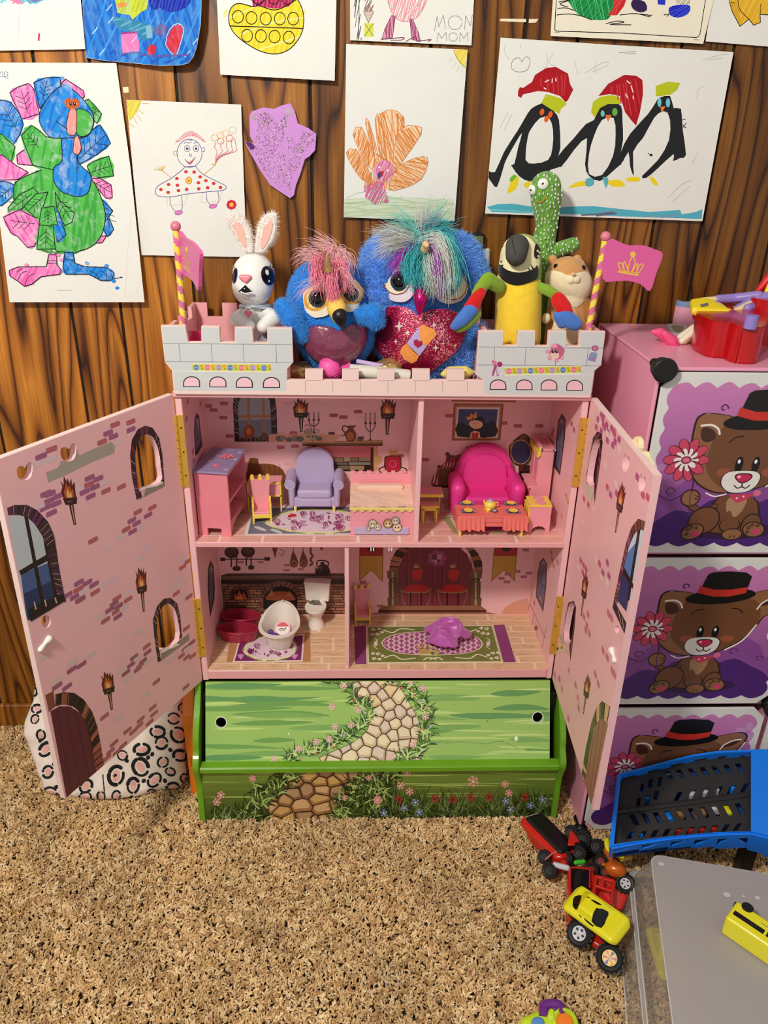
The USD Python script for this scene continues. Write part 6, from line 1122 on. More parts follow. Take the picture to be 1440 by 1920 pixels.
def throne(label,loc,rz,s=1.0):
    t = Toy('throne_chair',label,'doll chair',loc,rz,s,'pink and yellow doll thrones')
    bk = [(-.0165,.022),(.0165,.022),(.0215,.098),(.0195,.1035),(.016,.104),(.0135,.098),(.009,.0925),(.0055,.094),(.0035,.1025),(0,.1045),(-.0035,.1025),(-.0055,.094),(-.009,.0925),(-.0135,.098),(-.016,.104),(-.0195,.1035),(-.0215,.098)]
    t.add('backrest',XZ(bk,.034,.005),TPINK); 
    for x in (-.0175,0,.0175): t.add('crown_tip',XZ([(x-.004,.092),(x+.004,.092),(x+.0036,.1035),(x,.1055),(x-.0036,.1035)],.0335,.006),TYEL)
    t.add('seat',box(-.018,.018,.002,.036,.020,.027,.0012),TPINK)
    arm = [(.0,0),(.007,0),(.009,.010),(.026,.010),(.028,0),(.036,0),(.036,.052),(.028,.046),(.018,.043),(.006,.046),(.0,.041),(.002,.03)]
    for x in (-.0215,.0175): t.add('arm',YZ(arm,x,.0045),TYEL)
    t.add('front_rail',box(-.0175,.0175,.0,.004,.012,.021,.0008),TYEL); return t
throne('pink and yellow doll throne with crown back, in front of the upper room desk',onZ(492,982,ZS)+np.array([0,.002,0]),8,.93)
throne('pink and yellow doll throne standing against the lower room partition',onZ(680,1172,ZF)+np.array([0,.002,0]),4,.88)
# desk behind the throne
c = onY(500,960,-.075); c[2] = ZS; t = Toy('doll_desk','pink doll desk with yellow edging behind the upper throne','doll desk',c,0)
t.add('top',box(-.036,.036,-.022,.022,.058,.066,.001),TPINK); t.add('drawer_front',box(-.035,.035,-.0225,-.017,.036,.058,.0008),TPINK)
for z in (.035,.0645): t.add('edge_strip',box(-.037,.037,-.0235,-.0215,z,z+.003),TYEL)
for x in (-.0365,.0335): t.add('leg',box(x,x+.003,-.0235,-.019,0,.066),TYEL); t.add('leg',box(x,x+.003,.017,.021,0,.06),TYEL)
# lavender armchair
c = onZ(590,962,ZS); t = Toy('armchair','lavender doll armchair with rolled arms and arched back','doll armchair',c+np.array([0,.004,0]),0,1.0)
arch = [(-.037,.045),(.037,.045),(.0405,.09)]+[(.0405*math.cos(q),.095+.034*math.sin(q)) for q in np.linspace(0,math.pi,16)]+[(-.0405,.09)]
t.add('backrest',XZ(spline(arch,2),.046,.016,.004),LAV,smooth=40); t.add('base',rbox(-.045,.045,.0,.06,.012,.034,.003),LAV,smooth=40); t.add('cushion',rbox(-.037,.037,-.003,.052,.032,.053,.007),LAV,smooth=40)
t.add('front_panel',rbox(-.036,.036,-.003,.004,.015,.031,.002),LAV,smooth=40)
for s in (-1,1):
    A = Manifold.batch_hull([ball((s*.049,y,z),r,20) for y in (.003,.055) for z,r in ((.018,.006),(.056,.0075))])
    roll = [(s*(.052+.0105*math.cos(q)),.0,.066+.0105*math.sin(q)) for q in np.linspace(0,2*math.pi,20)[:-1]]
    cyl = tube([(s*.052,-.004,.066),(s*.052,.06,.068)],.0115,24); t.add('arm',cat([soft(A,.004,4),cyl]),LAV,smooth=40)
    sp = [(s*.052+s*.0095*(1-q/9)*math.cos(q),-.0042,.066+.0095*(1-q/9)*math.sin(q)) for q in np.linspace(0,8,26)]; t.add('scroll',tube(sp,.0009,6),LAV,smooth=True)
    t.add('foot',lathe([(0,0),(.0022,0),(.0042,.016),(0,.017)],(s*.042,.004,-.001),10),CREAMP,smooth=40); t.add('foot',lathe([(0,0),(.0022,0),(.0042,.014),(0,.015)],(s*.042,.052,0),10),CREAMP,smooth=40)
# bed
q0,q1 = onZ(657,1003,ZS),onZ(774,1003,ZS); w = q1[0]-q0[0]; hb = onY(716,953,q0[1])[2]-ZS
t = Toy('doll_bed','pink crenellated doll bed with cream blanket and rolled pillow','doll bed',q0,0)
t.add('base',box(0,w,.0,.10,0,hb-.004,.001),TPINK); hz = onY(716,883,q0[1]+.10)[2]-ZS
cren = crenel(0,w,.0,hz-.007,hz,8); t.add('headboard',frame((0,.105,0),EX,EZ,bevel_ext(cren,.005,.0006)),TPINK)
gx_,gy_ = np.meshgrid(np.linspace(-.001,w+.001,44),np.linspace(-.002,.100,44)); z_ = hb+.002+.0045*meshkit.fbm(np.stack([gx_*46,gy_*50+gx_*12,gx_*0],-1),3,5)+.006*np.clip(gy_/.1,0,1); v_ = np.stack([gx_,gy_,z_],-1).reshape(-1,3); low = v_.copy(); low[:,2] = hb-.005
idx = np.arange(44*44).reshape(44,44); f_ = np.stack([idx[:-1,:-1],idx[:-1,1:],idx[1:,1:],idx[1:,:-1]],-1).reshape(-1,4); ff = np.vstack([f_[:,[0,1,2]],f_[:,[0,2,3]]])
BL_ = mat('cream_cloth',S(236,200,178),.9,bump=.3,bscale=900,sheen_weight=.2); t.add('blanket',trimesh.Trimesh(v_,ff,process=False),BL_,smooth=True,label='crumpled cream blanket')
t.add('pillow',wobble(rbox(.014,w-.016,.072,.094,hb+.004,hb+.018,.006).subdivide().subdivide(),.002,90),BL_,smooth=True)
t.add('lace_trim',cat([box(-.0015,w+.0015,-.004,.0,hb-.003,hb+.003,.0008)]+[frame((0,-.001,0),EX,EZ,ext(sg.Polygon([(x,hb-.003),(x+.0135,hb-.003),(x+.0068,hb-.008)]),.002)) for x in np.linspace(.001,w-.015,8)]),mat('cream_lace',S(238,214,130),.7),label='pale yellow scalloped trim')
t.add('trundle',box(.008,w-.008,-.003,.003,.002,.018,.001),LAV,label='lavender trundle front')
P = Print(q0,EX,EZ,base=.0035)
for (x,y,r,c) in ((610,1290,8.5,S(196,190,180)),(660,1322,6.5,S(206,196,190)),(757,1288,9,S(176,140,70)),(845,1325,9,S(226,196,170)),(830,1262,8,S(176,170,176)),(570,1335,5,S(180,160,176))):
    p = qD((x,y))[0]; P.ell(*p,r,r,S(110,84,60)); P.ell(*p,r*.86,r*.86,c); P.ell(p[0],p[1]+1,r*.6,r*.55,S(232,206,176))
    for d in (-.32,.32): P.ell(p[0]+d*r,p[1],r*.14,r*.2,S(40,26,22))
P.build(t,'animal_sticker',PRINT,label='row of animal face stickers')
# nesting tables
c = onZ(805,979,ZS); t = Toy('nesting_table','larger pink topped yellow doll table peeking out beside the partition','doll table',c+np.array([.002,.026,0]),0)
t.add('top',box(-.03,.026,-.018,.026,.054,.060,.001),TYEL); t.add('inset',box(-.027,.022,-.014,.022,.0595,.0606),TPINK)
for x in (-.028,.021): t.add('leg',box(x,x+.003,.02,.024,0,.055),TYEL)
t = Toy('stool','small pink topped yellow doll stool under the larger table','doll stool',c,4)
t.add('seat',box(-.020,.019,-.008,.022,.036,.040,.001),TYEL); t.add('inset',box(-.017,.016,-.005,.018,.0396,.0406),TPINK); t.add('apron',box(-.017,.016,-.005,-.002,.029,.036),TYEL)
for x in (-.016,.012):
    for y in (-.005,.015): t.add('leg',box(x,x+.0038,y,y+.0038,-.001,.036),TYEL)
# magenta sofa
c = onZ(917,985,ZS); c[1] = -.118; t = Toy('sofa','hot pink plastic doll sofa with round back behind the coral table','doll sofa',c,0,1.02)
ar = [(-.062,.0),(.062,.0),(.066,.07)]+[(.058*math.cos(q),.085+.055*math.sin(q)) for q in np.linspace(.05,math.pi-.05,18)]+[(-.066,.07)]
t.add('backrest',XZ(spline(ar,2),.055,.022,.008),MAG,smooth=45); inn = [(-.044,.03),(.044,.03),(.046,.08)]+[(.046*math.cos(q),.085+.036*math.sin(q)) for q in np.linspace(.05,math.pi-.05,14)]+[(-.046,.08)]
t.add('back_cushion',XZ(spline(inn,2),.047,.012,.003),MAG,smooth=45); t.add('seat',rbox(-.05,.05,-.008,.06,.012,.045,.008),MAG,smooth=45)
for s in (-1,1): t.add('arm',soft(Manifold.batch_hull([ball((s*.063,y,z),r,20) for y in (-.004,.055) for z,r in ((.013,.0125),(.064,.0155))]),.005,6),MAG,smooth=True)
# tea table
q0,q1 = onZ(866,1005,ZS),onZ(974,1005,ZS); cx = (q0+q1)/2; wt = (q1-q0)[0]/2+.011; zt = onY(917,968,cx[1]-.002)[2]-ZS
t = Toy('tea_table','coral doll tea table with draped cloth, yellow legs and moulded place settings','doll table',cx,0); dp = .055
t.add('top',box(-wt,wt,-.004,dp,zt-.003,zt,.001),TCORAL if False else CORAL)
def drape(x0,x1):
    n = 40; xs = np.linspace(x0,x1,n); v,f = [],[]
    for i,x in enumerate(xs):
        a = math.sin(i*.95)*.0016; v += [(x,-.005,zt-.001),(x,-.0055+a*.5,zt-.014),(x+.001*math.sin(i),-.0075+a*1.6,.016+.0016*math.sin(i*.6))]
    for i in range(n-1):
        for k in range(2): q = [i*3+k,i*3+k+1,(i+1)*3+k+1,(i+1)*3+k]; f += [[q[0],q[1],q[2]],[q[0],q[2],q[3]]]
    return trimesh.Trimesh(v,f,process=False)
t.add('cloth_drape',drape(-wt-.002,-wt*.22),CORAL,smooth=True); t.add('cloth_drape',drape(wt*.3,wt+.002),CORAL,smooth=True); t.add('apron',box(-wt*.25,wt*.35,-.003,.0,zt-.013,zt-.002),CORAL); t.add('apron',box(-wt*.25,wt*.35,-.001,.001,zt-.024,zt-.014),CORAL)
for s in (-1,1): t.add('cloth_side',box(s*wt-.0012,s*wt+.0012,-.004,dp,.016,zt),CORAL); t.add('leg',tube([(s*wt*.9,0,-.0005),(s*wt*.9,0,.03)],.0028,12),TYEL,smooth=40); t.add('leg',tube([(s*wt*.9,dp-.004,-.0005),(s*wt*.9,dp-.004,zt-.01)],.0028,12),TYEL,smooth=40)
DKB = mat('dark_slate',S(78,84,110),.4)
for p in qE((430,962),(440,1028),(800,965),(820,1030)):
    d = onZ(*p,t.loc[2]+zt)-t.loc; m_ = t.add('place_mat',box(d[0]-.0145,d[0]+.0145,d[1]-.0105,d[1]+.0105,zt,zt+.0008),DKB,label='dark place mat with cutlery'); t.add('plate',lathe([(0,.0008),(.006,.001),(.0095,.0022),(.0098,.0026),(.0068,.0018),(0,.0017)],(d[0],d[1],zt),24),TYEL,parent=m_,smooth=40,label='yellow plate')
    for sx in (-.0125,.0125): t.add('cutlery',box(d[0]+sx-.0006,d[0]+sx+.0006,d[1]-.007,d[1]+.007,zt+.0008,zt+.0014),mat('silver_paint',S(206,206,214),.3),parent=m_)
d = onZ(*qE((622,1000))[0],t.loc[2]+zt)
tpz = d; t = Toy('teapot','yellow doll teapot in the middle of the coral table','teapot',tpz,0); t.add('body',lathe([(0,0),(.010,0),(.0125,.006),(.012,.011),(.008,.015),(.006,.0155),(0,.0158)],(0,0,0),28),TYEL,smooth=40); t.add('lid',lathe([(0,.0155),(.0062,.0158),(.004,.019),(.0012,.0195),(.0018,.022),(0,.023)],(0,0,0),20),LAV,smooth=40); t.add('spout',tube([(-.008,-.002,.008),(-.013,-.003,.013),(-.0135,-.003,.019)],[.003,.002,.0016],10),TYEL,smooth=True); t.add('handle',tube([(.010,0,.013),(.0165,0,.012),(.0165,0,.006),(.011,0,.004)],.0013,8),TYEL,smooth=True)
d = onZ(*qE((605,1030))[0],tpz[2]); t = Toy('teacup','tiny yellow doll cup in front of the teapot','cup',d,0); t.add('bowl',lathe([(0,0),(.004,0),(.0062,.005),(.0058,.005),(.0038,.0012),(0,.001)],(0,0,0),20),TYEL,smooth=40); t.add('handle',tube([(-.0055,0,.0045),(-.0085,0,.0035),(-.0055,0,.0015)],.0007,6),TYEL,smooth=True)
d = onZ(*qE((662,1032))[0],tpz[2]); t = Toy('serving_dish','tiny grey doll dish beside the teapot','dish',d,0); t.add('dish',lathe([(0,0),(.005,0),(.0068,.0028),(.005,.002),(0,.0022)],(0,0,0),18),DKB,smooth=40); t.add('cover',ell((0,0,.0024),(.0038,.0034,.0016),sub=2),mat('silver_paint',None),smooth=True)
# hutch and stove on the right
c = onZ(1015,960,ZS); c[1] = -.098; t = Toy('doll_hutch','tall pink doll hutch with yellow trim against the right wall','doll hutch',(.372,-.100,ZS),0); hh = .152
t.add('carcass',box(.014,.044,-.02,.055,0,hh,.001),TPINK); t.add('counter',box(-.004,.016,-.02,.055,.066,.071,.001),TPINK); t.add('lower_front',box(.002,.015,-.02,.055,0,.066,.001),TPINK)
t.add('crown_tray',cat([box(.012,.018,-.022,.057,hh,hh+.010),box(.04,.046,-.022,.057,hh,hh+.004),box(.016,.042,-.022,-.019,hh,hh+.006),box(.016,.042,.054,.057,hh,hh+.008)]),TPINK); t.add('edge_strip',box(.0095,.0145,-.0235,-.0195,hh-.012,hh+.010,.0006),TYEL); t.add('edge_strip',box(.008,.0125,-.022,.057,hh-.014,hh-.002),TYEL)
for y in (-.016,.02): t.add('door',box(.0122,.0145,y,y+.03,.078,hh-.018,.0006),TPINK)
t.add('lower_panel',box(.0002,.0028,-.016,.05,.01,.056,.0006),CORAL)
q0,q1 = onZ(990,998,ZS),onZ(1031,1002,ZS); w = q1[0]-q0[0]; h = onY(1010,948,q0[1])[2]-ZS; t = Toy('doll_stove','pink doll stove with yellow top and two round burners','doll stove',q0,-1); dp = .05
pr = [(0,0),(w*.14,0),(w*.2,.008),(w*.33,.0125),(w*.5,.014),(w*.67,.0125),(w*.8,.008),(w*.86,0),(w,0),(w,h-.003),(0,h-.003)]
t.add('body',XZ(pr,0,dp),TPINK); t.add('top',box(-.002,w+.001,-.001,dp,h-.003,h,.0008),TYEL); t.add('front_strip',box(-.0035,0,.0,dp,.02,h-.008,.0006),TYEL)
for y in (.014,.036): t.add('burner',lathe([(0,.0002),(.0112,.0002),(.0112,.0014),(0,.0014)],(w*.52,y,h),28),TPINK,smooth=30)
# ---------------- lower rooms
RT = mat('rose_plastic',S(164,40,66),.32)
def tub(t,a,b,h,m,taper=.8,rim=.003,wall=.002,nm='tub',z0=0.0,up=0.0):
    """oblong basin; up raises the far end"""
    n = 40; ang = np.arange(n)*2*math.pi/n; rows = [(taper*.93,0),(taper,.002),(1.0,h),(1.0+rim/a,h+rim*.4),(1.0+rim/a,h+rim),(1.0-wall/a,h+rim),(taper*1.0-wall/a,.004),(0,.004)]; v,f = [],[]
    for s,z in rows:
        for q in ang: y = b*s*math.sin(q); v.append((a*s*math.cos(q)*(1-(.15 if up else .14)*math.sin(q)),y,z0+z+up*max(0,math.sin(q))*(z/h)))
    for i in range(len(rows)-1):
        for j in range(n): q = [i*n+j,i*n+(j+1) % n,(i+1)*n+(j+1) % n,(i+1)*n+j]; f += [[q[0],q[1],q[2]],[q[0],q[2],q[3]]]
    v.append((0,0,z0)); k = len(v)-1
    for j in range(n): f.append([k,(j+1) % n,j])
    return t.add(nm,trimesh.Trimesh(v,f,process=False),m,smooth=40)
for k,(x,y,lab) in enumerate(((448,1197,'dark rose oblong doll basin, nearer the front'),(452,1172,'dark rose oblong doll basin pushed to the back wall'))):
    c = onZ(x,y,ZF); t = Toy('doll_basin',lab,'basin',c,-4,1.0); tub(t,.046,.024,.028,RT,.86)
    t.add('rim_lip',tube([(.047*math.cos(q)*(1-.14*math.sin(q)),.0255*math.sin(q),.029) for q in np.linspace(0,2*math.pi,40)],.0014,6),RT,smooth=True)
c = onZ(524,1222,ZF); t = Toy('bathtub','white doll slipper bathtub on the flowered bath rug','doll bathtub',c+np.array([0,.034,0]),-3)
t.add('foot_ring',lathe([(0,0),(.025,0),(.026,.003),(.022,.012),(.0,.012)],(0,-.008,0),32),PORC,smooth=40); bt = tub(t,.042,.058,.046,PORC,.66,.004,.003,'basin',.008,.016)
t.add('tap',cat([tube([(0,.055,.070),(0,.055,.082)],.002,8),ell((-.007,.055,.073),.0025,sub=2),ell((.007,.055,.073),.0025,sub=2)]),PORC,smooth=True)
t2 = Toy('bath_float','round pink and white toy disc with red top lying in the bathtub','toy',t.point((.004,.012,.030)),0); dc = frame((0,0,0),EX,np.array([0,.72,.69]),bevel_ext(sg.Point(0,0).buffer(.018,quad_segs=12),.006,.002)); t2.add('disc',dc,mat('blush_plastic',S(240,176,180),.35),smooth=40)
n_ = np.cross(EX,[0,.72,.69]); P = Print(t2.loc+n_*.006,EX,(0,.72,.69),px=False,base=1e-4); P.poly(ngon(0,0,.0145),S(244,232,226)); P.add(sg.Point(0,0).buffer(.0145).intersection(sg.box(-.02,.0045,.02,.02)),S(206,34,60)); P.line([(-.008,-.002),(-.002,.0005),(.002,-.002),(.008,.001)],.0022,S(30,24,26)); P.line([(-.006,-.005),(.007,-.004)],.001,S(30,24,26)); P.build(t2,'disc_print',PRINT)
t3 = Toy('purple_duck','small purple bath toy in the bathtub left of the disc','toy',t.point((-.014,-.012,.024)),0); t3.add('body',soft(chain([((-.003,0,.004),.0075),((.005,-.002,.004),.008),((.014,-.004,.001),.005)])+ball((-.006,.003,.012),.0065),.002,6),mat('purple_plastic',S(96,70,150),.4),smooth=True)
c = onZ(592,1182,ZF); t = Toy('toilet','white doll toilet with lid up by the printed brick hearth','doll toilet',c+np.array([.0,.02,0]),-6)
t.add('foot',lathe([(0,0),(.0205,0),(.021,.003),(.016,.014),(.0135,.024),(.017,.034),(0,.034)],(0,0,0),32),PORC,smooth=40)
bw = Manifold.batch_hull([Manifold.cylinder(.006,.0235,.0255,36).scale([1,1.18,1]).translate([0,0,.046]),Manifold.cylinder(.004,.013,.016,30).translate([0,.002,.026])]); t.add('bowl',tm(bw),PORC,smooth=40); t.add('seat',frame((0,0,.052),EX,EY,bevel_ext(affinity.scale(sg.Point(0,0).buffer(.0252,quad_segs=12),1,1.17),.004,.0012)),PORC,smooth=40)
t.add('tank',tm(Manifold.batch_hull([ball((x,y,z),.003,12) for x,z in ((-.0275,.098),(.0275,.098),(-.025,.056),(.025,.056)) for y in (.026,.045)])),PORC,smooth=40); t.add('tank_lid',rbox(-.0315,.0315,.022,.048,.098,.1045,.002),PORC,smooth=40); t.add('flush_handle',rbox(-.024,-.013,.0205,.024,.085,.089,.0015),PORC,smooth=True)
P = Print(t.loc+np.array([0,0,.0562]),EX,EY,base=2e-4); P.poly(qG((852,490),(880,478),(900,468),(940,478),(962,515),(930,512),(900,512),(875,505)),S(74,66,58)); P.lines([qG((880,490),(900,510)),qG((905,478),(925,510)),qG((925,480),(950,512))],1.2,S(176,166,150)); P.build(t,'seat_sticker',PRINT,label='dark torn sticker')
# purple cloth and little crown on the rug
c = onZ(838,1218,ZF); t = Toy('purple_cloth','crumpled shiny purple cloth heaped on the green rug','cloth',c+np.array([0,.03,0]),0); M_ = 90
u_,w_ = np.meshgrid(np.linspace(-1,1,M_),np.linspace(-1,1,M_)); r_ = np.sqrt(u_**2+w_**2); th = np.arctan2(w_,u_); rad = 1+.12*np.sin(3*th+.8)+.08*np.sin(5*th+2)
X_ = u_*.047*rad+.006*np.sin(5*w_+1); Y_ = w_*.043*rad; hgt = np.clip(1-(r_/1.12)**2,0,1)**.62*.056; fold = .5-np.abs(meshkit.fbm(np.stack([X_*20+Y_*12,Y_*24-X_*6,X_*0],-1),2,8)-.5)*2; Z_ = hgt*(.72+.36*fold)+.010*np.exp(-((np.hypot(X_-.004,(Y_+.006)*1.3)-.030)/.006)**2)*(Y_ > -.03)+.006*fold*(r_ < 1)+.0012
keep = r_ < 1.03; idx = np.arange(M_*M_).reshape(M_,M_); qd_ = np.stack([idx[:-1,:-1],idx[:-1,1:],idx[1:,1:],idx[1:,:-1]],-1).reshape(-1,4); qd_ = qd_[keep.ravel()[qd_].all(1)]
cl = trimesh.Trimesh(np.stack([X_,Y_,Z_],-1).reshape(-1,3),np.vstack([qd_[:,[0,1,2]],qd_[:,[0,2,3]]]),process=False); cl.remove_unreferenced_vertices(); t.add('cloth',cl,mat('purple_satin',S(190,86,176),.38,noise=.18,nscale=70,sheen_weight=.6),smooth=True)
t = Toy('play_tiara','small gold toy tiara with grey gem tucked under the purple cloth','tiara',onZ(800,1224,ZF)+np.array([0,-.004,0]),-6,1.25); GOLD = mat('gold_plastic',S(222,190,122),.35,metallic=.6)
t.add('band',frame((0,.001,0),EX,EZ,bevel_ext(sg.Polygon([(-.012,0),(.02,-.001),(.024,.007),(.012,.010),(.004,.008),(-.004,.012),(-.010,.010),(-.016,.014)]),.003,.0008)),GOLD)
for x,z in ((-.017,.0165),(-.005,.0175),(.006,.014)): t.add('loop',tube([(x+.0042*math.cos(q),0,z+.0038*math.sin(q)) for q in np.linspace(0,2*math.pi,16)],.0010,6),GOLD,smooth=True)
t.add('gem',ell((.010,-.0028,.004),(.0026,.0014,.0026),sub=2),DKB,smooth=True)
t = Toy('red_jewel','tiny red jewel lying on the upper rug by the armchair foot','jewel',onZ(*qC((1065,1228))[0],ZS),20); t.add('stone',cat([trimesh.creation.icosphere(1,.0042),xf(trimesh.creation.icosphere(1,.0034),(.006,-.001,0)),xf(trimesh.creation.icosphere(1,.003),(-.006,-.002,0))]).apply_translation([0,0,.003]),mat('red_gem',S(196,24,40),.15)); t.add('setting',box(-.008,.008,-.002,.002,0,.0012),mat('red_gem',None))
# ================================================================ toys sitting on the castle roof
ZR = ZT+.008
def hitmesh(t,px,py):
    """nearest point and normal of a mesh under photo points"""
    p = np.stack([np.atleast_1d(px),np.atleast_1d(py)],1).astype(float); D = (p[:,:1]-CX)/F*CR-(p[:,1:]-CY)/F*CU+CF
    pv = proj(t.vertices)[t.faces]; lo,hi = pv.min(1),pv.max(1); sel = np.nonzero((hi >= p.min(0)).all(1) & (lo <= p.max(0)).all(1))[0]; lo,hi = lo[sel],hi[sel]
    tri = t.vertices[t.faces[sel]]; a,e1,e2 = tri[:,0],tri[:,1]-tri[:,0],tri[:,2]-tri[:,0]; N = t.face_normals[sel]; s = CAM-a; q = np.cross(s,e1); out,nn = [],[]
    for d,c in zip(D,p):
        z = np.nonzero((lo[:,0] <= c[0]) & (hi[:,0] >= c[0]) & (lo[:,1] <= c[1]) & (hi[:,1] >= c[1]))[0]; best = None
        for k in z:
            h = np.cross(d,e2[k]); det = e1[k]@h
            if abs(det) < 1e-16: continue
            u,v,w = s[k]@h/det,q[k]@d/det,q[k]@e2[k]/det
            if u >= -1e-5 and v >= -1e-5 and u+v <= 1+1e-5 and w > 0 and (best is None or w < best[0]): best = (w,k)
        out.append(CAM+d*best[0] if best else [np.nan]*3); nn.append(N[best[1]] if best else [0,0,0])
    return np.array(out,float),np.array(nn,float)
def decal(t,body,poly,m,name,h=.0008,step=3.0,parent=None,smooth=True,label=None,thick=.0):
    """a marking that follows a body's surface: the outline (photo pixels) is laid over the mesh"""
    P = sg.Polygon(poly).buffer(0); v,f = trimesh.creation.triangulate_polygon(P,engine='earcut'); v = np.c_[v,np.zeros(len(v))]
    v,f = trimesh.remesh.subdivide_to_size(v,f,step); tr = trimesh.Trimesh(v,f,process=True); p,n = hitmesh(body,tr.vertices[:,0],tr.vertices[:,1]); good = ~np.isnan(p[:,0]); f = tr.faces[good[tr.faces].all(1)]; p = np.nan_to_num(p)
    if thick:
        e = np.array([P.exterior.distance(sg.Point(*q[:2])) for q in tr.vertices]); p = p+n*(h+thick*np.sqrt(np.clip(e/(e.max()+1e-9),0,1)))[:,None]
    else: p = p+n*h
    q = trimesh.Trimesh(p,f,process=False); w = q.face_normals@(p.mean(0)-CAM)
    if w.sum() > 0: q.invert()
    q.remove_unreferenced_vertices(); return t.part(name,q,m,parent=parent,smooth=smooth,label=label)
def proj(P): q = np.asarray(P)-CAM; z = q@CF; return np.stack([CX+F*(q@CR)/z,CY-F*(q@CU)/z],-1)
def outside(*polys):
    A = shapely.union_all([sg.Polygon(p).buffer(0) for p in polys])
    def f(q): c = proj(q); return ~shapely.contains_xy(A,c[:,0],c[:,1])
    return f
def at(px,py,Y): return onY(px,py,Y)
def bl(px,py,Y,r): p = at(px,py,Y); return (p,r*mpp(p))
def fur(t,name,mesh,n,L,w,m,parent=None,droop=.5,seed=1,rand=.5,mask=None,curl=0.0):
    g = np.random.default_rng(seed); pts,fi = trimesh.sample.sample_surface(mesh,n,seed=seed); N = mesh.face_normals[fi]
    if mask is not None: k = mask(pts); pts,N = pts[k],N[k]
    n = len(pts); d = N+g.normal(0,rand,(n,3)); d[:,2] -= droop; d /= np.linalg.norm(d,axis=1,keepdims=True); ln = L*g.uniform(.6,1.25,(n,1)); out = []
    for s in (0,.45,1.0):
        q = pts-N*.001+N*ln*s*.55+d*ln*s*s*.6
        if curl: q = q+g.normal(0,curl,(n,3))*s
        out.append(q)
    out = np.stack(out,1); return t.curves(name,list(out),np.tile([w,w*.8,w*.15],n),m,parent=parent)
def hairs(t,name,groups,m_of,parent=None,seed=3):
    """long strands: groups of (material, count, root px/Y, list of control px/Y, spread, width)"""
    g = np.random.default_rng(seed)
    for (mn,cnt,ctrl,sp0,sp1,w) in groups:
        P = np.array([at(*c) for c in ctrl]); C = []
        for _ in range(cnt):
            o0,o1 = g.normal(0,sp0,3),g.normal(0,sp1,3); k = len(P); q = P+np.array([o0*(1-i/(k-1))+o1*(i/(k-1)) for i in range(k)])+g.normal(0,.0012,P.shape); C.append(spline(q,5,False))
        t.curves(name,C,np.concatenate([np.linspace(w,w*.3,len(c)) for c in C]),mn,parent=parent)
def hairmat(name,c,r=.5): return mat(name,c,r,specular_ior_level=.4,sheen_weight=.3)
def plush(name,c,**k): return mat(name,c,.95,noise=.10,nscale=60,bump=.35,bscale=700,sheen_weight=.45,sheen_roughness=.4,**k)
BLK,GLOSSBLK,WHITEP = mat('matte_black',S(18,17,19),.6),mat('glossy_black',S(8,8,10),.06),mat('shiny_white',S(238,236,232),.22)
def eye(t,body,px,py,r,iris,parent=None,h=.35,lid=None,bias=(0,0)):
    """domed plastic eye"""
    p,n = hitmesh(body,[px],[py]); p,n = p[0],n[0]; n = n*.5+(CAM-p)/np.linalg.norm(CAM-p)*.6; n /= np.linalg.norm(n); R = r*mpp(p); A = trimesh.geometry.align_vectors([0,0,1],n)
    def dome(rr,hh,up): q = lathe([(rr,-.002),(rr*.98,hh*.25),(rr*.8,hh*.7),(rr*.45,hh*.94),(0,hh)],(0,0,up),28); q.apply_transform(A); q.apply_translation(p); return q
    e = t.part('eye',dome(R,R*h,.0005),iris,parent=parent,smooth=40); t.part('pupil',dome(R*.82,R*h*.98,.0016),GLOSSBLK,parent=e,smooth=40); return e
# ---------------- white robot rabbit
Yb = -.16; t = Thing('toy_rabbit','white plastic toy rabbit with fluffy pink-lined ears in the left tower','toy rabbit',(at(480,640,Yb)[0],Yb,ZR))
head = soft(Manifold.batch_hull([ball(*bl(476,516,Yb,40)),ball(*bl(473,537,Yb-.008,38)),ball(*bl(480,500,Yb+.012,27))]),.006,8); hp_ = t.part('head',head,WHITEP,smooth=True)
muz = soft(Manifold.batch_hull([ball(*bl(462,545,Yb-.036,15)),ball(*bl(472,552,Yb-.03,14))]),.004,4); t.part('muzzle',muz,WHITEP,parent=hp_,smooth=True)
t.part('body',soft(Manifold.batch_hull([ball(*bl(480,600,Yb,27)),ball(*bl(480,655,Yb+.004,36))])+Manifold.batch_hull([ball(*bl(480,575,Yb,22)),ball(*bl(480,600,Yb,27))]),.006,8),WHITEP,smooth=True)
for (x,y,s) in ((448,600,-1),(512,598,1)): t.part('paw',soft(chain([bl(480+s*20,588,Yb-.01,14),bl(x,y,Yb-.03,17),bl(480+s*14,612,Yb-.048,13)]),.004,6),WHITEP,smooth=True)
t.part('leg',soft(chain([bl(500,640,Yb-.02,18),bl(512,660,Yb-.04,13)]),.005,6),mat('grey_lavender',S(146,136,152),.4),smooth=True)
t.part('collar',tube([at(480,574,Yb)+np.array([.0285*math.cos(q),-.0285*math.sin(q),.004*math.sin(q)]) for q in np.linspace(0,2*math.pi,36)],.0038,10),mat('silver_collar',S(206,214,226),.2,metallic=.6),smooth=True)
hc = at(466,588,Yb-.045); hpx = lambda s: [(hc[0]+s*.001*a,hc[2]+s*.001*b) for a,b in ((0,-9),(-8,0),(-8.5,4),(-5,7),(-2,6),(0,4),(2,6),(5,7),(8.5,4),(8,0))]
ch = t.part('charm',frame((0,hc[1]+.002,0),EX,EZ,bevel_ext(sg.Polygon(hpx(1.25)),.004,.001)),WHITEP); t.part('charm_heart',frame((0,hc[1]-.0005,0),EX,EZ,bevel_ext(sg.Polygon(hpx(.85)),.0035,.001)),mat('charm_pink',S(236,120,150),.3),parent=ch,label='pink heart')
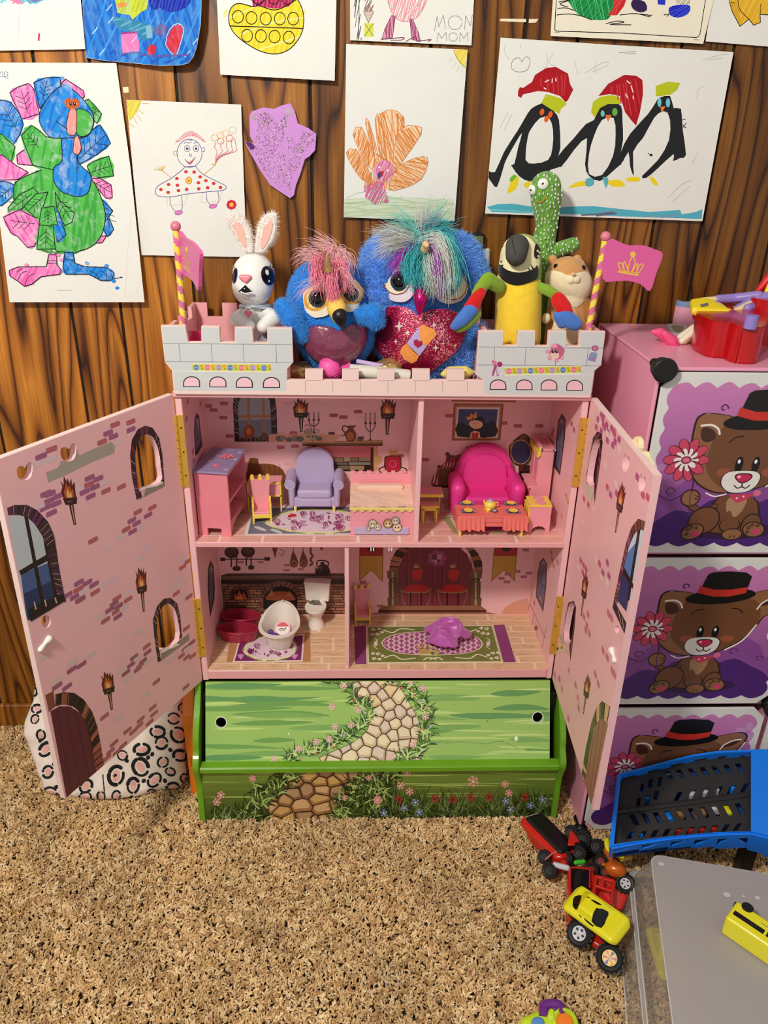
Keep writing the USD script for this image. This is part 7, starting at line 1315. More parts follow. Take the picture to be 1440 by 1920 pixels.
t.part('charm_crown',frame((0,hc[1]+.001,0),EX,EZ,ext(sg.Polygon([(hc[0]+.001*a,hc[2]+.001*b) for a,b in ((-4.5,9),(-5.5,14),(-2.5,12),(0,16),(2.5,12),(5.5,14),(4.5,9))]),.003)),WHITEP,parent=ch)
t.part('nose',soft(Manifold.batch_hull([ball(*bl(453,520,Yb-.042,5)),ball(*bl(467,520,Yb-.042,5)),ball(*bl(461,527,Yb-.044,4))]),.002,4),mat('nose_pink',S(236,140,150),.3),parent=hp_,smooth=True)
decal(t,cat([head,muz]),[(448,546.5),(460,535),(470,545),(473,546.5),(460,549)],GLOSSBLK,'mouth',.0012,2,hp_); t.part('lower_lip',tube([at(451,547,Yb-.053),at(460,551,Yb-.055),at(474,548,Yb-.050)],.0013,8),WHITEP,parent=hp_,smooth=True)
decal(t,head,ngon(502,517,12.5,18.5,24,-14),mat('iris_blue',S(54,58,116),.1),'iris',.0010,3,hp_); decal(t,head,ngon(500.5,517,10.5,16.5,24,-14),GLOSSBLK,'eye',.0016,3,hp_); decal(t,head,ngon(499.5,511,3.2,5.2,12,-14),WHITEP,'eye_glint',.0022,3,hp_); decal(t,head,ngon(503,527,1.8,2.2,9),WHITEP,'eye_glint',.0022,3,hp_)
decal(t,head,ngon(441,517,4.5,15,20,8),mat('iris_blue',None),'iris',.0010,2,hp_); decal(t,head,ngon(441,517,3.2,13,20,8),GLOSSBLK,'eye',.0016,2,hp_)
for (a,b) in (((506,501),(505,494)),((510,503),(512,497)),((513,507),(516,503)),((439,502),(440,496))): decal(t,head,[(a[0]-1.2,a[1]),(a[0]+1.2,a[1]),b],GLOSSBLK,'eyelash',.0016,3,hp_)
EARW,EARP = plush('ear_plush_white',S(240,230,222)),mat('ear_satin',S(242,186,170),.7,sheen_weight=.3)
for (outl,inn) in (([(464,474),(452,462),(440,440),(426,415),(428,400),(440,398),(455,405),(468,425),(474,450),(476,472)],[(459,462),(450,450),(442,432),(440,418),(448,416),(456,425),(461,442),(463,460)]),([(478,472),(480,450),(484,425),(494,406),(508,399),(519,402),(520,425),(515,448),(505,462),(494,474)],[(491,466),(492,440),(498,424),(508,412),(512,420),(508,440),(500,458)])):
    P = Print((0,Yb,0),EX,EZ); poly = sg.Polygon(spline(P.loc(outl),3)); e = frame((0,Yb+.005,0),EX,EZ,bevel_ext(poly,.012,.005)); ep = t.part('ear',e,EARW,smooth=50,label='fluffy white ear'); t.part('ear_lining',frame((0,Yb-.0065,0),EX,EZ,bevel_ext(sg.Polygon(spline(P.loc(inn),3)),.002,.0008)),EARP,parent=ep,smooth=40); fur(t,'ear_fur',e,2600,.0065,.0006,hairmat('white_fur',S(244,238,232)),parent=ep,droop=0,seed=5,rand=.6,mask=lambda q,P=P,inn=inn: ~shapely.contains_xy(sg.Polygon(spline(P.loc(inn),3)),q[:,0],q[:,2]))
# ---------------- small blue plush bird with pink mane
Yp = -.155; BLU = plush('blue_plush',S(34,132,222)); t = Thing('plush_bird','smaller blue plush bird with pink mane, gold horn and yellow black beak','plush toy',(at(620,690,Yp)[0],Yp,ZR))
body = wobble(soft(Manifold.batch_hull([ball(*bl(612,560,Yp,72)),ball(*bl(625,545,Yp+.01,58)),ball(*bl(628,620,Yp-.004,74)),ball(*bl(628,640,Yp,62))]),.008,10),.0018,120,3); bp = t.part('body',body,BLU,smooth=True)
arms = []
for js in ([bl(566,625,Yp-.065,17),bl(545,595,Yp-.075,19),bl(532,576,Yp-.07,16)],[bl(676,592,Yp-.06,16),bl(700,588,Yp-.07,19),bl(704,600,Yp-.07,17)]):
    a = wobble(soft(chain(js),.006,8),.0012,140,4); arms.append(a); t.part('arm',a,BLU,smooth=True)
fur(t,'body_fur',cat([body]+arms),26000,.0055,.0007,hairmat('blue_fur',S(60,160,240)),parent=bp,droop=.45,seed=6,mask=lambda q: (q[:,1] < Yp+.04) & outside(ngon(596,565,27,30),ngon(656,556,19,28),ngon(629,643,54,40))(q))
FELT,ORG_ = mat('white_felt',S(238,226,206),.9,bump=.2,bscale=500),mat('orange_felt',S(236,164,62),.7)
decal(t,body,spline([(571,556),(578,545),(600,536),(618,545),(622,575),(612,592),(590,594),(576,580)],4),FELT,'eye_patch',.0058,4,bp,thick=.001); decal(t,body,spline([(640,545),(655,528),(670,535),(673,560),(665,582),(650,585),(642,570)],4),FELT,'eye_patch',.0058,4,bp,thick=.001)
for (x,y,r) in ((594,561,20),(656,551,19)): decal(t,body,ngon(x,y,r*1.05,r*1.08,26),ORG_,'eye_ring',.0072,4,bp); decal(t,body,ngon(x+1,y-1,r*.84,r*.88,26),mat('pale_yellow_felt',S(246,222,140),.7),'eye_ring',.008,4,bp); eye(t,trimesh.Trimesh(body.vertices+body.vertex_normals*.0065,body.faces,process=False),x+1,y-2,r*.84,mat('iris_teal',S(44,66,76),.15),bp,.5)
bk_ = soft(chain([bl(628,566,Yp-.085,17),bl(632,580,Yp-.105,18),bl(636,594,Yp-.112,14)]),.004,6); be = t.part('beak',bk_,mat('beak_yellow',S(246,196,90),.6),smooth=True); t.part('beak_tip',soft(chain([bl(637,592,Yp-.117,14.5),bl(640,604,Yp-.118,9),bl(643,613,Yp-.112,3)]),.003,6),mat('beak_black',S(14,13,15),.4),parent=be,smooth=True)
wn = spline([(574,638),(578,618),(595,610),(618,612),(636,620),(655,609),(675,606),(683,622),(680,645),(668,665),(645,680),(618,681),(594,672),(580,656)],4)
decal(t,body,stretch(wn,1.07),mat('blue_rim',S(24,70,140),.35),'belly_rim',.0045,4,bp,thick=.002); decal(t,body,wn,mat('glitter_dome',S(136,62,92),.22,noise=.45,nscale=900,coat_weight=.6),'belly_dome',.006,4,bp,thick=.006,label='translucent glittery plum belly window')
t.part('horn',lathe([(.0085,0),(.0078,.006),(.0066,.0065),(.006,.014),(.005,.0145),(.004,.024),(0,.030)],at(616,508,Yp-.092),20,(-.10,-.25,1)),mat('gold_lame',S(206,172,112),.35,metallic=.7,noise=.3,nscale=300),parent=bp,smooth=30)
PKH,PKL = hairmat('pink_hair',S(240,134,160)),hairmat('pale_pink_hair',S(244,190,196))
hairs(t,'mane',[(PKH,150,[(612,500,Yp-.05),(600,490,Yp-.07),(592,505,Yp-.088),(598,540,Yp-.095)],.007,.006,.0012),(PKH,170,[(618,505,Yp-.05),(622,510,Yp-.085),(622,535,Yp-.1),(625,560,Yp-.105)],.007,.006,.0012),(PKH,80,[(625,500,Yp-.04),(640,495,Yp-.06),(646,515,Yp-.07),(644,540,Yp-.085)],.006,.006,.0012),(PKL,70,[(605,497,Yp-.04),(585,480,Yp-.04),(572,478,Yp-.04),(562,484,Yp-.04)],.006,.010,.0009),(PKL,70,[(620,494,Yp-.04),(625,470,Yp-.04),(610,462,Yp-.04),(590,456,Yp-.04)],.006,.012,.0009),(PKL,60,[(632,496,Yp-.04),(640,475,Yp-.04),(650,485,Yp-.05),(648,510,Yp-.06)],.006,.010,.0009),(PKL,40,[(606,510,Yp-.07),(592,530,Yp-.095),(572,545,Yp-.1),(562,560,Yp-.1)],.008,.010,.0006),(PKL,30,[(640,510,Yp-.07),(652,525,Yp-.08),(664,540,Yp-.085),(672,556,Yp-.085)],.008,.008,.0006)],None,bp,3)
for x in (562,702): t.part('foot',wobble(ell(at(x,694,-.205),(.024,.02,.014)),.005,90,2),mat('gold_lame',None),smooth=20,label='gold crinkled foot')
# ---------------- big blue plush bird with sequin heart
hq = cv(640,380,4.5); Yq = -.112; BL2 = plush('bright_blue_plush',S(76,142,232)); t = Thing('plush_bird','big fluffy blue plush bird with pink sequin heart and teal silver mane','plush toy',(at(795,700,Yq)[0],Yq,ZR))
core = Manifold.batch_hull([ball(*bl(795,540,Yq,88)),ball(*bl(795,620,Yq-.005,92)),ball(*bl(795,635,Yq,84))])+chain([bl(740,500,Yq,60),bl(790,480,Yq,34)])+chain([bl(845,500,Yq,58),bl(800,482,Yq,34)])+ball(*bl(712,525,Yq-.02,36))+ball(*bl(718,560,Yq-.035,34))+ball(*bl(876,515,Yq-.02,36))+ball(*bl(882,490,Yq-.01,25))+ball(*bl(872,640,Yq-.03,40))+ball(*bl(850,675,Yq-.04,34))
smo = soft(core,.008,14); body = wobble(smo,.006,60,5); bp = t.part('body',body,BL2,smooth=True)
fur(t,'body_fur',body,42000,.011,.0011,hairmat('bright_blue_fur',S(118,178,250)),parent=bp,droop=.35,seed=8,rand=.75,curl=.0016,mask=lambda q: (q[:,1] < Yq+.05) & outside(ngon(754,531,28,38),ngon(841,537,28,36),spline(hq((645,955),(600,905),(430,885),(310,1010),(290,1080),(380,1260),(560,1390),(640,1410),(720,1400),(920,1250),(1000,1090),(950,940),(860,905),(690,930)),3))(q))
EF = mat('lilac_felt',S(232,216,226),.85,bump=.2,bscale=500)
for k,(q,x,y,r) in enumerate((([(728,545),(735,515),(752,495),(775,500),(782,530),(776,555),(760,566),(738,562)],751,530,22),([(812,545),(822,515),(845,505),(862,520),(867,545),(858,562),(838,570),(818,562)],841,538,24))):
    decal(t,smo,spline(q,4),EF,'eye_patch',.011,5,bp,thick=.002); decal(t,smo,ngon(x,y,r*.98,r*1.02,24),mat('eye_rim_red',S(150,70,76),.5),'eye_ring',.0135,5,bp); decal(t,smo,ngon(x,y,r*.9,r*.94,24),mat('eye_rim_cream',S(240,224,196),.5),'eye_ring',.0142,5,bp)
    p,n = hitmesh(smo,[x-1],[y-4]); p2 = trimesh.Trimesh(smo.vertices+smo.vertex_normals*.013,smo.faces,process=False); eye(t,p2,x-1,y-3,r*.84,mat('iris_teal',None),bp,.55)
bk_ = soft(chain([bl(790,542,Yq-.118,15),bl(789,560,Yq-.128,13.5),bl(786,588,Yq-.128,4)]),.004,5); t.part('beak',bk_,mat('magenta_foil',S(196,20,110),.25,metallic=.55),smooth=True,label='shiny magenta pointed beak')
ht = spline(hq((645,955),(600,905),(530,882),(430,885),(370,930),(310,1010),(290,1080),(320,1180),(380,1260),(450,1320),(560,1390),(640,1410),(720,1400),(820,1330),(920,1250),(980,1160),(1000,1090),(990,1010),(950,940),(860,905),(760,905),(690,930)),3)
usdkit.material(stage,'/World/Looks/sequins',{'g': ('texture_coordinate',{}),'v': ('voronoi_texture',{'scale': 620.0}),'n': ('noise_texture',{'scale': 14.0,'detail': 2.0}),'s': ('separate_color',{}),'r': ('rgb_ramp',{'ramp': [(0,S(104,6,36)),(.66,S(128,8,46)),(.84,S(160,14,58)),(.92,S(220,36,94)),(.98,S(244,84,136)),(1,S(255,176,196))]}),'h': ('math',{'math_type': 'multiply_add','value2': .5}),'b': ('bump',{'strength': .5,'distance': .001}),'p': ('principled_bsdf',{'roughness': .25,'metallic': .35})},
    [('g.object','v.vector'),('g.object','n.vector'),('v.color','s.color'),('s.r','h.value1'),('n.fac','h.value3'),('h.value','r.fac'),('r.color','p.base_color'),('v.distance','b.height'),('b.normal','p.normal')],surface='p.BSDF')
decal(t,smo,stretch(ht,1.035),mat('hot_pink_piping',S(232,44,128),.5),'heart_piping',.0095,5,bp,thick=.002); hb_ = trimesh.Trimesh(smo.vertices+smo.vertex_normals*.010,smo.faces,process=False)
hh = decal(t,smo,ht,'/World/Looks/sequins','sequin_heart',.0115,5,bp,thick=.004,label='red pink sequin heart'); SEQ = lambda n,c: mat(n,c,.35,noise=.3,nscale=600)
strip_ = lambda q,m,nm: decal(t,hb_,q,m,nm,.0065,4,bp)
strip_(hq((660,1040),(690,1025),(780,1070),(800,1110),(720,1200),(670,1170),(660,1110)),SEQ('sequin_orange',S(244,156,74)),'bandage_end'); strip_(hq((505,1250),(520,1210),(560,1180),(620,1250),(655,1280),(640,1320),(600,1340),(545,1310)),SEQ('sequin_orange',None),'bandage_end'); strip_(hq((660,1042),(668,1168),(720,1202),(660,1282),(562,1180)),SEQ('sequin_lavender',S(190,170,220)),'bandage_middle')
decal(t,hb_,spline(hq((620,1160),(640,1150),(655,1165),(680,1162),(685,1185),(650,1212),(620,1190)),2),SEQ('sequin_crimson',S(170,20,60)),'bandage_heart',.0075,4,bp); SV = SEQ('sequin_silver',S(226,206,196))
for (x,y,a) in ((500,1040,50),(565,1095,30),(475,1165,26),(790,1215,36),(850,1180,20),(855,1080,14),(880,1120,12),(945,1200,22),(775,1030,34)): strip_(hq((x,y-a),(x+a*.2,y-a*.2),(x+a*.8,y),(x+a*.2,y+a*.2),(x,y+a),(x-a*.2,y+a*.2),(x-a*.8,y),(x-a*.2,y-a*.2)),SV,'sequin_sparkle')
TE,SI,LA,PU,TG = hairmat('teal_hair',S(44,172,182)),hairmat('silver_hair',S(206,206,200)),hairmat('lavender_hair',S(188,168,206)),hairmat('purple_hair',S(176,70,190)),hairmat('mint_hair',S(126,206,196))
R0 = (797,462)
hairs(t,'mane',[(TE,170,[(*R0,Yq-.05),(808,440,Yq-.05),(822,430,Yq-.055),(835,428,Yq-.06)],.008,.014,.0013),(TE,150,[(*R0,Yq-.06),(830,445,Yq-.075),(850,480,Yq-.095),(852,530,Yq-.12)],.008,.009,.0013),(SI,100,[(*R0,Yq-.07),(820,452,Yq-.1),(836,490,Yq-.13),(838,550,Yq-.14)],.009,.009,.0013),(LA,60,[(*R0,Yq-.07),(812,465,Yq-.1),(824,500,Yq-.13),(826,548,Yq-.14)],.009,.008,.0013),(TG,70,[(*R0,Yq-.07),(826,450,Yq-.09),(845,490,Yq-.12),(846,540,Yq-.14)],.009,.009,.0012),
    (TE,300,[(790,470,Yq-.07),(782,480,Yq-.11),(772,500,Yq-.13),(780,528,Yq-.135)],.011,.009,.0013),(TG,130,[(795,475,Yq-.08),(795,495,Yq-.12),(800,520,Yq-.135),(806,535,Yq-.13)],.008,.009,.0012),(SI,170,[(798,470,Yq-.07),(805,490,Yq-.12),(812,520,Yq-.14),(808,540,Yq-.135)],.009,.010,.0012),(PU,140,[(784,466,Yq-.06),(768,470,Yq-.09),(752,485,Yq-.1),(740,500,Yq-.105)],.006,.009,.0011),(PU,60,[(800,470,Yq-.09),(818,475,Yq-.115),(822,500,Yq-.14),(820,535,Yq-.14)],.006,.006,.0012),
    (SI,150,[(785,462,Yq-.05),(760,448,Yq-.06),(735,440,Yq-.06),(712,442,Yq-.06)],.008,.012,.0010),(SI,90,[(782,464,Yq-.06),(755,458,Yq-.08),(730,458,Yq-.09),(708,470,Yq-.09)],.007,.012,.0009),(TG,110,[(790,455,Yq-.05),(775,430,Yq-.05),(758,415,Yq-.05),(742,412,Yq-.05)],.007,.012,.0010),(SI,80,[(795,452,Yq-.05),(790,425,Yq-.05),(792,405,Yq-.05),(806,392,Yq-.05)],.007,.012,.0009),(TG,90,[(800,452,Yq-.05),(806,430,Yq-.05),(814,410,Yq-.05),(820,396,Yq-.05)],.007,.013,.0009),(LA,70,[(796,450,Yq-.05),(798,430,Yq-.05),(812,418,Yq-.055),(826,414,Yq-.055)],.007,.010,.0009)],None,bp,9)
t.part('horn',soft(chain([bl(796,468,Yq-.115,8),bl(798,458,Yq-.125,6.5),bl(800,460,Yq-.135,5)]),.003,4),mat('gold_horn',S(230,190,140),.4),smooth=True,label='small gold horn tip')
t.part('foot',wobble(ell(at(728,688,-.205),(.026,.018,.013)),.006,90,5),mat('gold_lame',None),smooth=20,label='gold crinkled foot')
# ---------------- parrot
Yr = -.175; t = Thing('plush_parrot','yellow plush parrot with black throat, dark beak and red blue wings','plush toy',(at(970,640,Yr)[0],Yr,ZR)); PY,PG = plush('yellow_plush',S(252,214,56)),plush('green_plush',S(134,168,44))
body = soft(Manifold.batch_hull([ball(*bl(972,530,Yr,42)),ball(*bl(972,560,Yr-.002,43)),ball(*bl(970,632,Yr,44)),ball(*bl(970,650,Yr,40))]),.006,8); bp = t.part('body',body,PY,smooth=True)
head = soft(Manifold.batch_hull([ball(*bl(977,478,Yr,38)),ball(*bl(975,505,Yr-.004,40)),ball(*bl(974,520,Yr,40))]),.006,8); hp_ = t.part('head',head,PG,smooth=True,label='green hood')
both = cat([head,body]); qR = cv(820,320,4.3625); FACE,DKB_ = plush('cream_plush',S(244,234,186)),mat('charcoal_plush',S(70,68,66),.85,bump=.3,bscale=600)
decal(t,both,spline(qR((528,640),(545,580),(600,538),(680,526),(750,552),(800,606),(835,680),(830,780),(800,830),(700,850),(580,830),(510,770),(505,700)),3),FACE,'face',.0010,4,hp_)
decal(t,both,spline(qR((515,765),(580,815),(680,832),(780,805),(812,775),(820,840),(800,890),(720,925),(640,938),(560,910),(512,860),(505,800)),3),plush('black_plush',S(16,15,16)),'throat',.0018,4,hp_)
bk_ = soft(chain([bl(970,462,Yr-.036,22),bl(968,478,Yr-.05,20),bl(967,490,Yr-.048,10)]),.004,6); be = t.part('beak',bk_,DKB_,smooth=True); t.part('beak_seam',tube([p+n*.0006 for p,n in zip(*hitmesh(bk_,[960,962,966,967],[446,458,474,492]))],.0009,6),mat('charcoal_seam',S(34,33,33),.9),parent=be,smooth=True)
for q in (((800,600),(830,640),(835,680),(808,720),(785,690)),((503,690),(520,680),(520,705),(508,720))): decal(t,both,spline(qR(*q),3),BLK,'eye_mark',.002,3,hp_)
for q in (((810,660),(825,672),(815,700))): decal(t,both,ngon(*qR(q)[0],2,2.4,8),FACE,'eye_glint',.003,3,hp_)
for q in (((755,760),(785,800),(770,805)),((735,785),(760,815),(745,815)),((520,735),(540,745),(530,752)),((525,775),(550,770),(540,782))): decal(t,both,qR(*q),BLK,'cheek_feather',.0022,3,hp_)
RED_,WBL = plush('red_plush',S(214,24,22)),plush('wing_blue_plush',S(74,122,206))
for side,(g_,r_,b_) in enumerate((([(934,536,Yr-.03,13),(915,524,Yr-.045,14),(902,540,Yr-.055,12),(893,556,Yr-.06,10)],[(902,548,Yr-.058,9),(892,562,Yr-.065,13),(884,578,Yr-.07,15)],[(882,582,Yr-.07,14),(866,600,Yr-.075,13),(852,612,Yr-.075,8)]),([(1008,536,Yr-.02,9),(1028,545,Yr-.035,10),(1045,555,Yr-.045,9)],[(1046,560,Yr-.045,13),(1054,574,Yr-.05,16),(1060,586,Yr-.052,15)],[(1058,592,Yr-.054,14),(1072,604,Yr-.055,15),(1080,608,Yr-.055,12)]))):
    w = None
    for nm,js,m_ in (('wing',g_,PG),('wing_band',r_,RED_),('wing_tip',b_,WBL)):
        q = soft(chain([bl(*j) for j in js]),.005,7); c = q.vertices.mean(0); q.vertices = c+(q.vertices-c)*np.array([1,.62,1]); q = wobble(q,.0012,120,side); w0 = t.part(nm,q,m_,parent=w,smooth=True); w = w or w0
    if side == 0: t.part('wing_tip',soft(chain([bl(884,586,Yr-.064,14),bl(868,604,Yr-.068,13),bl(856,613,Yr-.07,9)]),.005,6).apply_translation([.006,.006,-.003]),PG,parent=w,smooth=True)
    else: t.part('wing_tip',soft(chain([bl(1048,592,Yr-.05,11),bl(1054,606,Yr-.05,10)]),.005,6),WBL,parent=w,smooth=True)
# ---------------- cactus and hamster
usdkit.material(stage,'/World/Looks/cactus_knit',{'g': ('texture_coordinate',{}),'m': ('mapping',{'scale': (520.0,520.0,130.0)}),'n': ('noise_texture',{'scale': 1.0,'detail': 2.0}),'r': ('rgb_ramp',{'ramp': [(.3,S(66,116,32)),(.6,S(118,176,66)),(.8,S(150,200,96))]}),'b': ('bump',{'strength': .7,'distance': .002}),'p': ('principled_bsdf',{'roughness': .95,'sheen_weight': .3})},[('g.object','m.vector'),('m.vector','n.vector'),('n.fac','r.fac'),('r.color','p.base_color'),('n.fac','b.height'),('b.normal','p.normal')],surface='p.BSDF')
Yc = -.072; KN = '/World/Looks/cactus_knit'; t = Thing('plush_cactus','tall green knitted cactus toy with white dashes and googly eyes','plush toy',(at(1015,640,Yc)[0],Yc,ZR)); body = soft(chain([bl(1023,352,Yc,29),bl(1024,372,Yc,29),bl(1026,420,Yc,20),bl(1018,460,Yc,22),bl(1012,520,Yc,30),bl(1005,625,Yc,34)]),.005,10); bp = t.part('body',body,KN,smooth=True)
arm = soft(chain([bl(1022,478,Yc,13),bl(1050,467,Yc-.01,14),bl(1074,459,Yc-.015,13.5)]),.005,6); t.part('arm',arm,KN,smooth=True); al = cat([body,arm]); g = random.Random(17); st,tries = [],0
while len(st) < 130 and tries < 3000:
    tries += 1; x,y = g.uniform(985,1092),g.uniform(326,520)
    if any(abs(x-a) < 5 and abs(y-b) < 6.5 for a,b in st): continue
    p,n = hitmesh(al,[x,x],[y-2,y+2])
    if np.isnan(p).any() or n[0]@(CAM-p[0]) < .1: continue
    if math.hypot(x-1018,y-346) < 16 or math.hypot(x-1000,y-357) < 12 or math.hypot(x-1014,y-374) < 10: continue
    st.append((x,y)); t.part('stitch',tube(p+n*.0008,.0013,5),WHITEP,parent=bp)
for (x,y,r) in ((1018,345,9.8),(998,356,8.6)):
    p,n = hitmesh(body,[x],[y]); n = n[0]*.6+(CAM-p[0])/np.linalg.norm(CAM-p[0])*.4 if not np.isnan(p).any() else None; p = p[0] if n is not None else at(x,y,Yc-.02); n = n if n is not None else np.array([-.5,-.8,.2]); R = r*mpp(p); A = trimesh.geometry.align_vectors([0,0,1],n/np.linalg.norm(n)); e = lathe([(R,-.004),(R,.002),(R*.75,R*.42),(R*.4,R*.55),(0,R*.58)],(0,0,0),24); e.apply_transform(A); e.apply_translation(p); ey = t.part('eye',e,WHITEP,smooth=40); pu = lathe([(R*.26,R*.5),(R*.2,R*.62),(0,R*.64)],(0,0,0),14); pu.apply_transform(A); pu.apply_translation(p); t.part('pupil',pu,GLOSSBLK,parent=ey)
p,n = hitmesh(body,[1005,1009,1015,1020,1021],[374,379,379,375,369]); t.part('smile',tube(spline(p+n*.001,4,False),.0011,6),mat('orange_thread',S(206,130,50),.7),parent=bp,smooth=True)
Yh = -.132; t = Thing('plush_hamster','tan and cream plush hamster behind the parrot wing','plush toy',(at(1060,640,Yh)[0],Yh,ZR)); TAN,CRM = plush('tan_plush',S(214,156,96)),plush('ivory_plush',S(240,226,190))
head = soft(Manifold.batch_hull([ball(*bl(1062,522,Yh,40)),ball(*bl(1072,535,Yh,38)),ball(*bl(1060,500,Yh,17)),ball(*bl(1080,503,Yh,18))]),.006,10); hp_ = t.part('head',head,TAN,smooth=True); body = soft(chain([bl(1064,560,Yh,36),bl(1062,640,Yh,42)]),.007,8); t.part('body',body,TAN,smooth=True)
for x,y in ((1036,488),(1082,488)): t.part('ear',ell(at(x,y,Yh+.006),(.009,.006,.010),sub=2),TAN,parent=hp_,smooth=True)
decal(t,cat([head,body]),spline([(1022,525),(1030,508),(1050,510),(1066,516),(1082,512),(1100,510),(1108,530),(1100,555),(1088,572),(1070,576),(1045,560),(1028,545)],4),CRM,'cheeks',.001,4,hp_,thick=.003); decal(t,body,spline([(1040,600),(1070,575),(1085,600),(1085,640),(1040,645)],3),CRM,'belly',.001,4)
t.part('muzzle',soft(ball(*bl(1070,525,Yh-.038,9))+ball(*bl(1080,524,Yh-.038,9))+ball(*bl(1075,517,Yh-.04,6)),.003,5),CRM,parent=hp_,smooth=True); t.part('nose',ell(at(1075,514,Yh-.047),(.004,.003,.003),sub=2),mat('nose_tan',S(232,196,160),.6),parent=hp_,smooth=True)
for x,y in ((1042,499),(1094,502)): p,n = hitmesh(head,[x],[y]); t.part('eye',ell(p[0],(.0042,.003,.0046),sub=2),GLOSSBLK,parent=hp_,smooth=True)
t.part('paw',ell(at(1024,597,Yh-.035),(.008,.007,.010),sub=2),CRM,smooth=True); t.part('arm',soft(chain([bl(1092,565,Yh-.015,13),bl(1104,592,Yh-.02,14)]),.005,6),plush('brown_tan_plush',S(176,112,56)),smooth=True)
# ---------------- small things along the parapet
HP_ = mat('hot_pink_plastic',S(240,80,140),.25); t = Thing('toy_tray','hot pink and pale pink plastic tray inside the left tower','toy tray',at(385,640,-.12)); x0,x1,x2 = at(350,630,-.13)[0],at(400,630,-.13)[0],at(440,630,-.13)[0]
t.part('bin',cat([box(x0,x1,-.2,-.09,ZR,ZR+.004),box(x0,x0+.003,-.2,-.09,ZR,ZR+.068),box(x1-.003,x1,-.2,-.09,ZR,ZR+.068),box(x0,x1,-.094,-.09,ZR,ZR+.075),box(x0,x1,-.2,-.197,ZR,ZR+.06)]),HP_); t.part('bin_insert',rbox(x1+.003,x2,-.19,-.10,ZR,ZR+.06,.006),mat('blush_clear',S(248,186,196),.25),smooth=40)
q = at(618,690,-.222); t = Thing('yarn_ball','bright pink toy yarn ball lying on the parapet','yarn ball',q); YP = mat('yarn_pink',S(240,90,170),.5); yb = t.part('core',ell(q,.0205),YP,smooth=True)
for k in range(9):
    a = -1.1+k*.26; t.part('yarn_wrap',tube([q+.0207*(math.cos(s)*np.array([math.cos(a)*.55,-.55,math.sin(a)*.6+.2])/np.linalg.norm([math.cos(a)*.55,-.55,math.sin(a)*.6+.2])+math.sin(s)*np.array([.75,.2,-.6])/np.linalg.norm([.75,.2,-.6])) for s in np.linspace(-1.7,1.7,18)],.0013,6),YP,parent=yb,smooth=True)
q = at(648,676,-.215); t = Thing('toy_bow','small pink plastic toy gift bow beside the yarn ball','bow',q); 
for s in (-1,1): t.part('loop',tm(Manifold.batch_hull([ball(q+np.array([s*.002,0,.012]),.003,12),ball(q+np.array([s*.010,0,.016]),.0035,12),ball(q+np.array([s*.009,0,.008]),.003,12)])),HP_ if s > 0 else YP,smooth=True)
t.part('box',rbox(q[0]-.009,q[0]+.009,q[1]-.006,q[1]+.006,q[2]-.016,q[2]+.008,.002),YP,smooth=40)
a,b = at(655,694,-.226),at(768,706,-.222); t = Thing('toy_tube','white plastic toy tube lying along the parapet under the sequin heart','toy tube',(a+b)/2); t.part('barrel',tube([a,a+(b-a)*.3,b-(b-a)*.02,b],[.0115,.0125,.0128,.012],24),mat('ivory_plastic',S(222,220,206),.4),smooth=40); t.part('cap',tube([a-(b-a)*.05,a],.0085,20),YP,smooth=40)
a,b = at(668,677,-.215),at(716,686,-.215); t = Thing('toy_wand','thin lavender plastic wand resting on the white tube','toy wand',(a+b)/2); t.part('stick',tube([a,b],.0042,12),mat('lilac_plastic',S(206,176,226),.4),smooth=40); t.part('tip',ell(b,.005,sub=2),mat('lilac_plastic',None),smooth=True)
q = at(858,702,-.226); t = Thing('toy_lemon','pale yellow lemon-shaped plush toy by the right tower','toy lemon',q); t.part('body',soft(chain([(q+np.array([-.028,0,0]),.004),(q+np.array([-.014,0,.002]),.0125),(q+np.array([.012,0,.003]),.013),(q+np.array([.027,0,.004]),.004)]),.003,6),plush('lemon_plush',S(236,222,110)),smooth=True); t.part('tip',ell(q+np.array([.031,0,.005]),(.004,.002,.002),sub=2),mat('ivory_plastic',None),smooth=True)
q = at(899,704,-.234); t = Thing('toy_ring','tiny white clear toy ring standing against the right tower','toy ring',q)
for k in (0,1): t.part('band',tube([q+np.array([.0035*math.cos(s)+k*.004,.001*k,.010*math.sin(s)]) for s in np.linspace(0,2*math.pi,20)],.0012,8),mat('milk_plastic',S(226,212,222),.3),smooth=True)
# ================================================================ toys on the cabinet and on the carpet
def decals(t,body,items,m,name,h=.0010,step=6.0,parent=None):
    V,Fc,C,n = [],[],[],0
    for k,(poly,c) in enumerate(items):
        P = poly if hasattr(poly,'area') else sg.Polygon(poly); P = P.buffer(0)
        for P in getattr(P,'geoms',[P]):
            if P.area < 1: continue
            v,f = trimesh.creation.triangulate_polygon(P,engine='earcut'); v,f = trimesh.remesh.subdivide_to_size(np.c_[v,np.zeros(len(v))],f,step); p,nn = hitmesh(body,v[:,0],v[:,1]); good = ~np.isnan(p[:,0]); f = f[good[f].all(1)]
            if not len(f): continue
            p = np.nan_to_num(p)+nn*(h+k % 2*.0003); w = np.einsum('ij,ij->i',np.cross(p[f[:,1]]-p[f[:,0]],p[f[:,2]]-p[f[:,0]]),CAM-p[f[:,0]]) < 0; f = f.copy(); f[w] = f[w][:,::-1]
            u_,f = np.unique(f,return_inverse=True); p = p[u_]; V.append(p); Fc.append(f.reshape(-1,3)+n); n += len(p); C.append(np.tile(c,(len(p),1)))
    return t.part(name,(np.vstack(V),np.vstack(Fc)),m,col=np.vstack(C),parent=parent)
qS = cv(1200,500,3.967); TZ = CZ
REDP,SKIN = mat('red_plastic',S(186,8,16),.22,coat_weight=.25),mat('doll_skin',S(240,214,150),.45)
